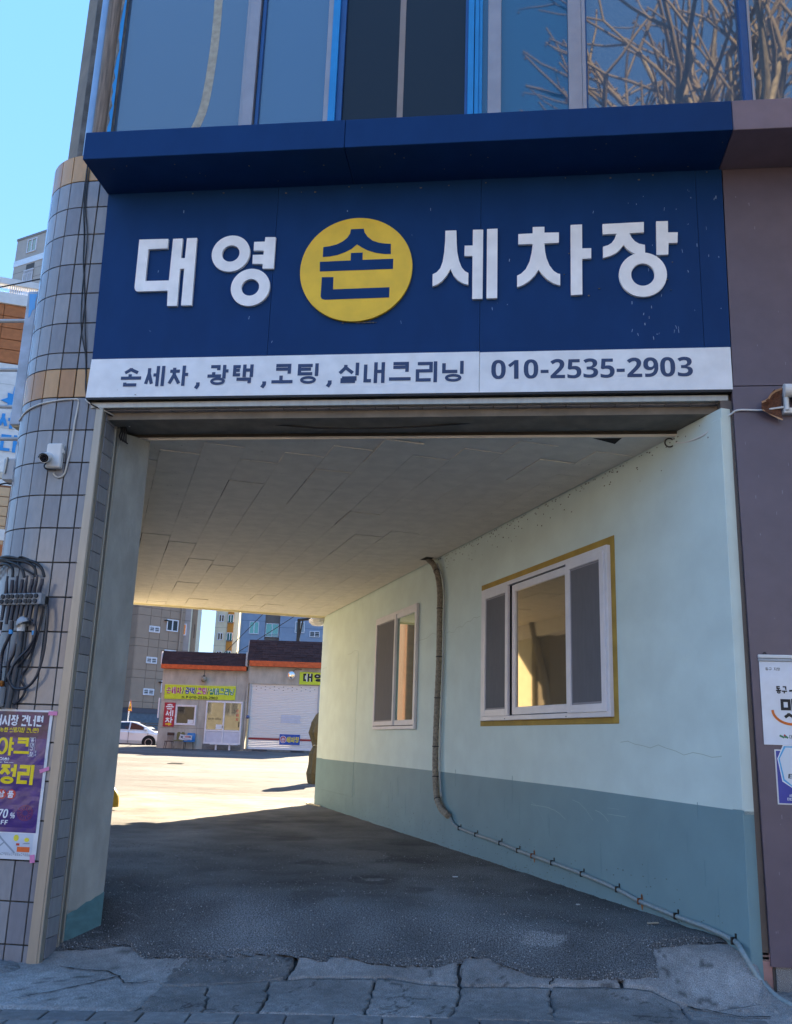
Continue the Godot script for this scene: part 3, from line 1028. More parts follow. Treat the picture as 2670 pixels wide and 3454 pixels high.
func left_supports() -> void:
	# the plastered pillar behind the shutter rail, with a teal foot
	var plan := [Vector2(-3.2, -0.355), Vector2(-3.15, -0.355), Vector2(-2.985, -0.58), Vector2(-3.2, -1.0), Vector2(-3.95, -1.0), Vector2(-3.95, -0.355)]
	obj("plaster_pillar", up_prism(plan, 0.3, 3.95), mats["plaster"], building)
	var mb := MB.new()
	var p := PackedVector2Array()
	# sloping top of the painted foot
	var a := Vector3(-3.147, 0, -0.352)
	var b := Vector3(-2.981, 0, -0.58)
	var c := Vector3(-3.2, 0, -1.005)
	var ya := 0.275
	var tooth := [0.0, 0.004, -0.006, 0.002, 0.008, -0.003, 0.003, 0.0, 0.004]
	for k in 8:
		var q0 := a.lerp(b, k / 8.0)
		var q1 := a.lerp(b, (k + 1) / 8.0)
		var h0: float = lerpf(ya, 0.405, k / 8.0) + tooth[k]
		var h1: float = lerpf(ya, 0.405, (k + 1) / 8.0) + tooth[k + 1]
		mb.quad(q0, q1, q1 + Vector3.UP * h1, q0 + Vector3.UP * h0)
	mb.quad(b, c, c + Vector3.UP * 0.41, b + Vector3.UP * 0.4)
	mb.quad(Vector3(-3.2, 0, -0.352), a, a + Vector3.UP * ya, Vector3(-3.2, ya, -0.352))
	obj("teal_foot", mb, mat("teal foot", "#50787d", 0.7, {"blotch": "mid", "scale": Vector3.ONE * 2.0}), building)
	obj("pillar_core", up_prism([Vector2(-3.2, -0.36), Vector2(-3.155, -0.36), Vector2(-3.0, -0.58), Vector2(-3.2, -0.99), Vector2(-3.9, -0.99), Vector2(-3.9, -0.36)], -0.1, 0.31), mats["plaster"], building)
	# the left wall further in and its pillar
	var l := Vector3(-3.3, 0, -0.9)
	var fb := Basis(PD, Vector3.UP, WN)
	mb = MB.new()
	mb.box(l + PD * 10.1 + Vector3.UP * 2.1, Vector3(3.2, 3.72, 0.2), fb)
	obj("left_wall", mb, mat("cream wall", "#cfc6a6", 0.8), building)
	mb = MB.new()
	mb.box(l + PD * 8.2 - WN * 0.18 + Vector3.UP * 2.1, Vector3(0.62, 3.72, 0.4), fb, 0.01)
	obj("left_pillar", mb, mat("brown pillar", "#6d6455", 0.8), building)
	mb = MB.new()
	mb.box(l + PD * 6.2 + Vector3.UP * 3.8, Vector3(11.6, 0.3, 0.3), fb, 0.01)
	obj("left_beam", mb, mats["ceiling paint"], building)
	obj("drain_pipe", cable([l + PD * 8.35 + WN * 0.16 + Vector3.UP * 3.93, l + PD * 8.15 + WN * 0.12 + Vector3.UP * 3.3, l + PD * 7.9 + WN * 0.09 + Vector3.UP * 2.4, l + PD * 7.85 + WN * 0.08 + Vector3.UP * 0.3], 0.07, 10), mat("pipe wrap", "#7d776b", 0.9), building)


func lintel() -> void:
	# steel lip, tiles on the underside, the dark slot of the old shutter and sheet metal behind it
	obj("steel_lip", bar(Vector3(-3.28, 4.045, -0.085), Vector3(1.6, 4.095, -0.045), 0.004), mats["steel"], building)
	obj("front_wall", bar(Vector3(-3.26, 4.052, -0.14), Vector3(1.62, 6.2, -0.09)), mats["grey render"], building)
	var soffit := group_part("tiled_soffit", building)
	obj("soffit_bed", bar(Vector3(-3.17, 4.047, -0.28), Vector3(1.6, 4.07, -0.088)), mats["mortar"], soffit)
	var mb := MB.new()
	mb.box(Vector3.ZERO, Vector3(0.176, 0.012, 0.19), Basis.IDENTITY, 0.002)
	var m := mb.mesh()
	for k in 27:
		pose("tile", m, mats["tile grey %d" % (rng.randi() % 5)], soffit, Transform3D(Basis(Vector3.RIGHT, rng.randf_range(-0.01, 0.01)), Vector3(-3.08 + 0.1803 * k, 4.043, -0.184)))
	obj("shutter_slot", bar(Vector3(-3.2, 4.05, -0.325), Vector3(1.6, 4.3, -0.285)), flat("slot black", "#0f0f10", 0.9), building)
	obj("slot_lip", bar(Vector3(-3.2, 4.0, -0.335), Vector3(1.56, 4.06, -0.32)), mats["dark steel"], building)
	var cuts := [-3.2, -2.55, -1.57, -0.24, 1.05, 1.6]
	for k in 5:
		var sm: Material = mats["dull sheet"] if k > 1 else mat("warm sheet", "#c4b7a4", 0.55, {"blotch": "strong", "metal": 0.1, "scale": Vector3(1.0, 1, 2.0)})
		var q := MB.new()
		q.box(Vector3((cuts[k] + cuts[k + 1]) / 2.0, 3.992, -0.43), Vector3(cuts[k + 1] - cuts[k] - 0.006, 0.006, 0.19), Basis(Vector3.RIGHT, 0.05 + rng.randf_range(-0.03, 0.03)) * Basis(Vector3.BACK, rng.randf_range(-0.004, 0.004)), 0.001)
		obj("sheet_panel", q, sm, building)
	obj("sheet_backing", bar(Vector3(-3.2, 4.0, -0.55), Vector3(1.56, 4.06, -0.33)), flat("slot black", "#0f0f10"), building)
	obj("ceiling_lip", bar(Vector3(-2.98, 3.936, -0.545), Vector3(1.5, 3.985, -0.515), 0.003), mats["ceiling paint"], building)
	# the left jamb: steel corner, cut tiles, shutter rail
	mb = MB.new()
	mb.prism(PackedVector2Array([Vector2(-3.262, -0.02), Vector2(-3.19, -0.02), Vector2(-3.174, 4.05), Vector2(-3.23, 4.05)]), z_at(-0.046), 0.03)
	mb.span(Vector3(-3.2, -0.02, -0.11), Vector3(-3.172, 4.05, -0.052), 0.004)
	obj("steel_corner", mb, mat("corner steel", "#a29d92", 0.45, {"metal": 0.45, "blotch": "soft", "scale": Vector3(2.0, 0.25, 2.0)}), building)
	var jamb := group_part("tiled_jamb", building)
	obj("jamb_bed", bar(Vector3(-3.23, -0.02, -0.29), Vector3(-3.178, 4.05, -0.1)), mats["mortar"], jamb)
	mb = MB.new()
	mb.box(Vector3.ZERO, Vector3(0.012, 0.127, 0.17), Basis.IDENTITY, 0.002)
	m = mb.mesh()
	for k in 31:
		pose("tile", m, mats["tile grey %d" % (rng.randi() % 5)], jamb, Transform3D(Basis(Vector3.UP, rng.randf_range(-0.012, 0.012)), Vector3(-3.174, 0.09 + 0.1312 * k, -0.2)))
	mb = MB.new()
	mb.span(Vector3(-3.2, 0.0, -0.315), Vector3(-3.158, 4.05, -0.289), 0.003)
	mb.span(Vector3(-3.2, 0.0, -0.352), Vector3(-3.15, 4.0, -0.336), 0.003)
	obj("shutter_rail", mb, mats["steel"], building)
	obj("rail_groove", bar(Vector3(-3.22, 0.0, -0.336), Vector3(-3.186, 4.02, -0.314)), flat("slot black", "#0f0f10"), building)
	# mortar left at the foot of the column
	var nz := FastNoiseLite.new()
	nz.seed = 3
	nz.frequency = 3.0
	var lump := sheet(30, 16, func(u, w):
		var x := lerpf(-3.75, -3.14, u)
		var z := lerpf(0.42, -0.12, w)
		var e := clampf(1.0 - Vector2((u - 0.4) * 1.9, (w - 0.62) * 2.2).length(), 0.0, 1.0)
		return Vector3(x, gy(x, z) - 0.03 + 0.07 * sqrt(e) + 0.03 * nz.get_noise_2d(x * 2.0, z * 2.0) * e, z), func(_p): return grey(0.36))
	pose("mortar_lump", lump, mat("lump", "#ffffff", 0.95, {"blotch": "strong", "grain": 0.3, "relief": 1.0, "scale": Vector3.ONE * 3.0, "vertex": true}), building)


func upper_windows() -> void:
	var win := group_part("window_band", building)
	var y0 := 6.17
	var y1 := 8.95
	var spans := [[-3.4, -2.275, "glass grey"], [-2.15, -1.535, "glass blue"], [-1.39, -0.34, "glass dark"], [-0.22, 0.49, "glass sea"], [0.62, 1.86, "glass grey"], [1.93, 3.1, "glass grey"], [3.2, 4.6, "glass blue"]]
	for s in spans:
		obj("pane", bar(Vector3(s[0], y0, -0.11), Vector3(s[1], y1, -0.098)), mats[s[2]], win)
	var blue := mat("bright blue paint", "#1b86c9", 0.4)
	var deep := mat("deep blue paint", "#1d4f8c", 0.4)
	var silver := mat("silver bar", "#9a969a", 0.4, {"metal": 0.3})
	var bars := [[-2.275, -2.245, -0.06, silver], [-2.245, -2.15, -0.035, silver], [-2.14, -2.11, -0.07, deep], [-1.545, -1.5, -0.05, silver], [-1.5, -1.44, -0.03, blue], [-1.44, -1.39, -0.06, deep], [-0.36, -0.335, -0.06, deep], [-0.335, -0.285, -0.03, blue], [-0.28, -0.245, -0.04, blue], [-0.245, -0.215, -0.055, blue], [-0.17, -0.06, -0.05, silver], [0.49, 0.6, -0.04, silver], [0.6, 0.63, -0.03, silver], [0.63, 0.645, -0.07, deep], [1.86, 1.92, -0.04, deep], [1.92, 1.94, -0.03, silver], [3.1, 3.2, -0.04, silver]]
	for b in bars:
		obj("mullion", bar(Vector3(b[0], y0, -0.125), Vector3(b[1], y1, b[2]), 0.003), b[3], win)
	obj("inner_bar", bar(Vector3(-0.925, y0, -0.0978), Vector3(-0.875, y1, -0.093)), mat("beige bar", "#8d8078", 0.5), win)
	obj("window_backing", bar(Vector3(-3.45, y0, -0.138), Vector3(4.7, y1, -0.126)), flat("window back", "#24282c"), win)
	# the crooked strip of foam tape behind the first pane
	var tp := PackedVector2Array()
	for q in smooth([Vector3(-2.73, 6.5, 0), Vector3(-2.66, 6.62, 0), Vector3(-2.6, 6.85, 0), Vector3(-2.57, 7.25, 0), Vector3(-2.56, 7.6, 0), Vector3(-2.57, 8.1, 0), Vector3(-2.6, 8.6, 0)]):
		tp.push_back(Vector2(q.x, q.y))
	var mb := MB.new()
	mb.ribbon(tp, 0.075, on_plane(z_at(-0.097)), 0.0, false)
	obj("foam_tape", mb, mat("foam", "#aeaa9c", 0.9, {"blotch": "mid", "scale": Vector3.ONE * 2.0}), win)
	# the worn corner beside the band
	mb = MB.new()
	mb.lathe(PackedVector2Array([Vector2(0.085, 6.36), Vector2(0.085, 9.0)]), 20, Transform3D(Basis.IDENTITY, Vector3(-3.53, 0, -0.16)))
	obj("corner_post", mb, mat("wood post", "#9a8674", 0.7, {"blotch": "strong", "scale": Vector3(6, 0.35, 6), "grain": 0.2}), building)
	mb = MB.new()
	mb.lathe(PackedVector2Array([Vector2(0.05, 6.34), Vector2(0.05, 9.0)]), 16, Transform3D(Basis.IDENTITY, Vector3(-3.665, 0, -0.22)))
	obj("rain_pipe", mb, mat("pipe silver", "#8fa3b8", 0.35, {"metal": 0.5}), building)
	obj("worn_board", bar(Vector3(-3.445, 6.17, -0.12), Vector3(-3.4, 8.95, -0.05), 0.003), mat("worn board", "#85817c", 0.8, {"blotch": "strong", "scale": Vector3(3, 1, 3)}), building)
	mb = MB.new()
	var edge := PackedVector2Array([Vector2(-3.398, 6.2), Vector2(-3.398, 8.95)])
	for k in 40:
		var y := lerpf(8.95, 6.2, k / 39.0)
		edge.push_back(Vector2(-3.437 + rng.randf_range(0.0, 0.022) + (0.006 if k % 7 < 3 else 0.0), y))
	mb.prism(edge, z_at(-0.046), 0.002)
	obj("peeling_blue_strip", mb, blue, building)
	mb = MB.new()
	mb.span(Vector3(-3.79, 6.36, -0.62), Vector3(-3.70, 9.0, -0.24), 0.01)
	obj("grey_edge_board", mb, mat("edge board", "#6b6a68", 0.8, {"blotch": "strong"}), building)


# ---------------------------------------------------------------- the tiled round corner
func around(a: float, y: float, off := 0.0) -> Transform3D:
	# a runs leftwards along the face of the column from the steel corner; z points out
	var r := 0.5
	var flat_run := 0.312
	if a <= flat_run:
		return Transform3D(Basis.IDENTITY, Vector3(COLUMN_EDGE - a, y, -0.06 + off))
	var t := (a - flat_run) / r
	if t > PI / 2:
		var e := a - flat_run - r * PI / 2
		return Transform3D(Basis(Vector3.UP, -PI / 2), Vector3(COLUMN_EDGE - flat_run - r - off, y, -0.06 - r - e))
	return Transform3D(Basis(Vector3.UP, -t), Vector3(COLUMN_EDGE - flat_run - sin(t) * (r + off), y, -0.06 - r + cos(t) * (r + off)))


func column() -> void:
	var col := group_part("corner_column", building)
	# mortar core
	var mb := MB.new()
	var steps := 16
	for k in steps:
		var a := 1.3 * k / steps
		var b := 1.3 * (k + 1) / steps
		mb.quad(around(b, -0.1, -0.006).origin, around(a, -0.1, -0.006).origin, around(a, 6.37, -0.006).origin, around(b, 6.37, -0.006).origin)
	obj("mortar", mb, mats["mortar"], col)
	var lines := [-0.02, 0.118, 0.395, 0.665, 0.935, 1.205, 1.475, 1.743, 2.011, 2.276, 2.537, 2.803, 3.073, 3.335, 3.599, 3.868, 4.143, 4.388, 4.528, 4.789, 5.056, 5.322, 5.598, 5.855, 6.105, 6.365]
	var shapes := {}
	for row in lines.size() - 1:
		var h: float = lines[row + 1] - lines[row] - 0.01
		var y: float = (lines[row] + lines[row + 1]) / 2.0
		var ochre := row == 16 or row == 24
		var a := -0.03
		for k in 9:
			var w := 0.07 if k == 0 else 0.136
			var key := "%d %d %d" % [int(h * 1000), k if k < 1 else (1 if k < 3 else 2), 0]
			if not shapes.has(key):
				var t := MB.new()
				if k < 3:
					t.box(Vector3(0, 0, -0.003), Vector3(w - 0.01, h, 0.012), Basis.IDENTITY, 0.002)
				else:
					# a slightly bent tile
					var half := (w - 0.01) / 2.0
					var front := []
					for e in 4:
						var q := -half + 2 * half * e / 3.0
						front.push_back(Vector3(q, 0, -q * q))
					for e in 3:
						var p0: Vector3 = front[e] + Vector3(0, -h / 2, 0.003)
						var p1: Vector3 = front[e + 1] + Vector3(0, -h / 2, 0.003)
						t.quad(p0, p1, p1 + Vector3.UP * h, p0 + Vector3.UP * h)
						t.quad(p0 + Vector3.FORWARD * 0.01, p1 + Vector3.FORWARD * 0.01, p1, p0)
						t.quad(p0 + Vector3.UP * h, p1 + Vector3.UP * h, p1 + Vector3(0, h, -0.01), p0 + Vector3(0, h, -0.01))
					for e in [0, 3]:
						var p0: Vector3 = front[e] + Vector3(0, -h / 2, 0.003)
						t.qo(p0, p0 + Vector3.FORWARD * 0.01, p0 + Vector3(0, h, -0.01), p0 + Vector3.UP * h, Vector3.ZERO)
				shapes[key] = t.mesh()
			var at := around(a + w / 2.0, y, 0.0)
			at.basis = at.basis * Basis(Vector3.UP, rng.randf_range(-0.012, 0.012)) * Basis(Vector3.RIGHT, rng.randf_range(-0.006, 0.006))
			var m: Material = mats["tile ochre %d" % (rng.randi() % 2)] if ochre else mats["tile grey %d" % (rng.randi() % 5)]
			pose("tile", shapes[key], m, col, at)
			a += w
	mb = MB.new()
	mb.span(Vector3(-4.075, -0.1, -1.0), Vector3(-4.05, 6.36, -0.58))
	obj("side_wall", mb, mats["grey render"], col)


func sign_board() -> void:
	var s := thing("shop_sign", "big navy signboard with white raised Hangul letters and yellow disc above the passage", "sign", Vector3(-0.84, 4.1, 0))
	var o := Vector3(0.84, -4.1, 0)
	var put := func(k: MB, called: String, m: Material) -> MeshInstance3D:
		var r := obj(called, k, m, s)
		r.position = o
		return r
	# panels of sheet metal, butted
	var seams := [-3.325, -1.86, -0.21, 1.44, 1.64]
	for k in 4:
		var mb := MB.new()
		var l := [0.035, 0.0, 0.0, 0.0][k] as float
		mb.prism(PackedVector2Array([Vector2(seams[k] + l + (0.0 if k else 0.0), 4.44), Vector2(seams[k + 1] - 0.003 - (0.012 if k == 3 else 0.0), 4.447), Vector2(seams[k + 1] - 0.003, 5.98), Vector2(seams[k], 5.98)]), z_at(0.0), 0.07)
		put.call(mb, "blue_panel", mats["navy panel"])
	var bx := [-3.305, -0.209, 1.625]
	for k in 2:
		var mb := MB.new()
		mb.prism(PackedVector2Array([Vector2(bx[k], 4.117), Vector2(bx[k + 1] - 0.003, 4.117), Vector2(bx[k + 1] - 0.003, 4.447), Vector2(bx[k] + (0.012 if k == 0 else 0.0), 4.441)]), z_at(0.003), 0.073)
		put.call(mb, "white_band", mats["white panel"])
	var mb2 := MB.new()
	mb2.span(Vector3(-3.3, 4.1, -0.072), Vector3(1.62, 4.1165, 0.0))
	put.call(mb2, "bottom_edge", flat("edge black", "#191b20"))
	# raised letters
	var lw := mats["letter white"] as Material
	var z := z_at(0.027)
	var outlines := [
		["letter_dae", [-2.996, 5.481, -2.749, 5.479, -2.748, 5.393, -2.909, 5.391, -2.907, 5.105, -2.709, 5.104, -2.709, 5.477, -2.626, 5.478, -2.626, 5.300, -2.593, 5.299, -2.592, 5.479, -2.507, 5.479, -2.499, 4.880, -2.587, 4.880, -2.590, 5.206, -2.626, 5.205, -2.620, 4.878, -2.703, 4.880, -2.710, 5.014, -2.963, 5.014, -2.982, 5.025, -2.992, 5.048]],
		["letter_yeong", [-1.937, 5.464, -1.851, 5.461, -1.850, 5.182, -1.942, 5.185, -1.943, 5.227, -2.028, 5.230, -2.030, 5.309, -1.942, 5.308, -1.942, 5.344, -2.026, 5.347, -2.027, 5.425, -1.939, 5.425]],
		["letter_se", [-0.488, 5.467, -0.402, 5.467, -0.398, 5.368, -0.392, 5.281, -0.376, 5.201, -0.354, 5.142, -0.329, 5.110, -0.303, 5.095, -0.303, 4.994, -0.338, 5.005, -0.381, 5.033, -0.417, 5.077, -0.442, 5.134, -0.470, 5.079, -0.508, 5.029, -0.543, 5.003, -0.579, 4.990, -0.580, 5.092, -0.548, 5.109, -0.521, 5.143, -0.504, 5.198, -0.493, 5.284, -0.488, 5.379], [-0.272, 5.467, -0.192, 5.466, -0.192, 4.873, -0.271, 4.874, -0.273, 5.241, -0.336, 5.242, -0.335, 5.331, -0.272, 5.330], [-0.162, 5.469, -0.080, 5.470, -0.080, 4.876, -0.162, 4.875]],
		["letter_cha", [0.191, 5.473, 0.281, 5.472, 0.281, 5.421, 0.391, 5.419, 0.390, 5.330, 0.280, 5.329, 0.285, 5.257, 0.295, 5.202, 0.317, 5.139, 0.348, 5.092, 0.379, 5.069, 0.397, 5.065, 0.396, 4.968, 0.350, 4.984, 0.302, 5.020, 0.261, 5.064, 0.234, 5.106, 0.206, 5.058, 0.164, 5.013, 0.116, 4.980, 0.071, 4.963, 0.071, 5.060, 0.102, 5.077, 0.137, 5.114, 0.165, 5.175, 0.182, 5.253, 0.190, 5.327, 0.079, 5.327, 0.080, 5.416, 0.191, 5.418], [0.481, 5.480, 0.568, 5.481, 0.566, 5.276, 0.634, 5.275, 0.632, 5.188, 0.564, 5.187, 0.561, 4.887, 0.475, 4.885]],
		["letter_jang", [0.723, 5.478, 1.034, 5.484, 1.031, 5.396, 0.924, 5.393, 0.938, 5.355, 0.961, 5.323, 0.991, 5.301, 1.035, 5.289, 1.035, 5.216, 0.956, 5.218, 0.928, 5.235, 0.901, 5.259, 0.877, 5.295, 0.850, 5.257, 0.819, 5.227, 0.777, 5.205, 0.721, 5.189, 0.723, 5.285, 0.759, 5.295, 0.787, 5.313, 0.811, 5.348, 0.827, 5.392, 0.723, 5.390], [1.126, 5.486, 1.213, 5.485, 1.210, 5.389, 1.282, 5.386, 1.277, 5.298, 1.211, 5.299, 1.205, 5.201, 1.119, 5.201]],
	]
	for l in outlines:
		var mb := MB.new()
		for k in range(1, l.size()):
			mb.prism(poly(l[k]), z, 0.024)
		if l[0] == "letter_yeong":
			mb.annulus(Vector2(-2.213, 5.328), Vector2(0.158, 0.161), Vector2(0.072, 0.073), 48, z, 0.024)
			mb.annulus(Vector2(-2.030, 5.024), Vector2(0.159, 0.162), Vector2(0.072, 0.073), 48, z, 0.024)
		elif l[0] == "letter_jang":
			mb.annulus(Vector2(1.012, 5.040), Vector2(0.177, 0.184), Vector2(0.086, 0.093), 48, z_at(0.0274), 0.024)
		put.call(mb, "raised_letter", lw)
	var disc := MB.new()
	disc.prism(outline(0.447, 0.449, 72, Vector2(-1.187, 5.158)), z_at(0.027), 0.024)
	put.call(disc, "yellow_disc", mats["disc yellow"])
	var son := MB.new()
	for l in [[-1.242, 5.507, -1.138, 5.509, -1.129, 5.474, -1.104, 5.436, -1.063, 5.400, -1.012, 5.380, -0.955, 5.370, -0.916, 5.367, -0.913, 5.277, -0.963, 5.279, -1.031, 5.291, -1.099, 5.315, -1.145, 5.342, -1.186, 5.371, -1.229, 5.332, -1.278, 5.306, -1.339, 5.283, -1.401, 5.272, -1.457, 5.269, -1.457, 5.357, -1.405, 5.363, -1.349, 5.377, -1.300, 5.403, -1.267, 5.433, -1.246, 5.469], [-1.478, 5.228, -1.231, 5.232, -1.232, 5.297, -1.137, 5.298, -1.136, 5.234, -0.892, 5.236, -0.892, 5.147, -1.474, 5.143], [-1.455, 5.093, -1.362, 5.091, -1.360, 4.985, -0.914, 4.990, -0.914, 4.903, -1.421, 4.897, -1.447, 4.906, -1.456, 4.927]]:
		son.prism(poly(l), z_at(0.0292), 0.0)
	put.call(son, "disc_letter", mats["navy panel"])
	# the services and the telephone number on the white band
	var ink := mats["print blue"] as Material
	var at := on_plane(z_at(0.0052))
	for w in [["손세차,", -3.03, 0.191], ["광택,", -2.325, 0.199], ["코팅,", -1.81, 0.199], ["실내크리닝", -1.295, 0.2]]:
		letters("services_letter", w[0], Vector2(w[1], 4.203), Vector2(0.166, 0.17), w[2], 0.027, at, ink, s, o)
	latin("telephone_number", "010-2535-2903", ink, s, Vector3(-0.121, 4.218, 0.0052) + o, 1.468, 0.158)
	# dirt and cobwebs under the letters and in the corners
	var dirt := MB.new()
	for k in 46:
		var p := [Vector2(rng.randf_range(-3.3, 1.6), rng.randf_range(5.86, 5.93)), Vector2(rng.randf_range(-0.55, 1.3), rng.randf_range(4.86, 5.3)), Vector2(rng.randf_range(-1.4, -1.0), 4.705)][k % 3] as Vector2
		dirt.ball(Vector3(p.x, p.y, 0.006), Vector3(rng.randf_range(0.003, 0.012), rng.randf_range(0.002, 0.006), 0.006), 6, 4)
	stuff(put.call(dirt, "cobweb_specks", mat("cobweb", "#77726a", 0.95)))
	var drops := MB.new()
	for k in 60:
		var x := rng.randf_range(0.9, 1.6) if k % 3 else rng.randf_range(-3.2, 1.5)
		var y := rng.randf_range(4.5, 5.8)
		drops.box(Vector3(x, y, 0.0008), Vector3(rng.randf_range(0.002, 0.005), rng.randf_range(0.004, 0.03), 0.001), Basis(Vector3.BACK, rng.randf_range(-0.3, 0.3)))
	stuff(put.call(drops, "white_drips", flat("drip", "#8ea3bd", 0.7)))
	# the boxed canopy over the sign
	var c := thing("sign_canopy", "long navy boxed canopy projecting above the signboard", "canopy", Vector3(-0.855, 5.93, 0.0))
	var body := bar(Vector3(-3.33, 5.931, -0.14), Vector3(-1.24, 6.176, 0.477), 0.004)
	body.span(Vector3(-1.237, 5.931, -0.14), Vector3(1.616, 6.176, 0.477), 0.004)
	obj("navy_box", body, mats["navy panel"], c).position = -c.position
	var webs := MB.new()
	for k in 26:
		webs.ball(Vector3(rng.randf_range(-3.2, 1.6), 5.929, rng.randf_range(0.03, 0.4)), Vector3(rng.randf_range(0.003, 0.009), 0.002, rng.randf_range(0.003, 0.009)), 6, 4)
	stuff(obj("cobweb_specks", webs, mats["cobweb"], c)).position = -c.position


func window_set(x0: float, x1: float, y0: float, y1: float, xf: Transform3D, parent: Node3D, panes: Array) -> void:
	# outer frame, then sashes: [left, right, bottom, top, depth, glass, screen, stile]
	var fr := obj("frame", frame(x0, y0, x1, y1, 0.045, 0.004, 0.045), mats["window white"], parent)
	fr.transform = xf
	obj("pane_backing", bar(Vector3(x0 + 0.03, y0 + 0.03, 0.003), Vector3(x1 - 0.03, y1 - 0.03, 0.006)), flat("window back", "#24282c"), parent).transform = xf
	for p in panes:
		var sash := obj("sash", frame(p[0], p[2], p[1], p[3], p[7], p[4], p[4] + 0.03), mats["window white"], parent)
		sash.transform = xf
		obj("pane", bar(Vector3(p[0] + p[7], p[2] + p[7], p[4] + 0.006), Vector3(p[1] - p[7], p[3] - p[7], p[4] + 0.011)), mats[p[5]], sash)
		if p[6]:
			var sc := mat("insect screen", "#77767b", 0.85, {"blotch": "soft", "scale": Vector3(3, 0.5, 3)})
			sc.transparency = BaseMaterial3D.TRANSPARENCY_ALPHA
			sc.albedo_color.a = 0.72
			obj("insect_screen", bar(Vector3(p[0] + p[7], p[2] + p[7], p[4] + 0.016), Vector3(p[1] - p[7], p[3] - p[7], p[4] + 0.0175)), sc, sash)
			obj("screen_rim", frame(p[0] + p[7], p[2] + p[7], p[1] - p[7], p[3] - p[7], 0.018, p[4] + 0.012, p[4] + 0.02), mat("screen rim", "#8a8890", 0.5), sash)


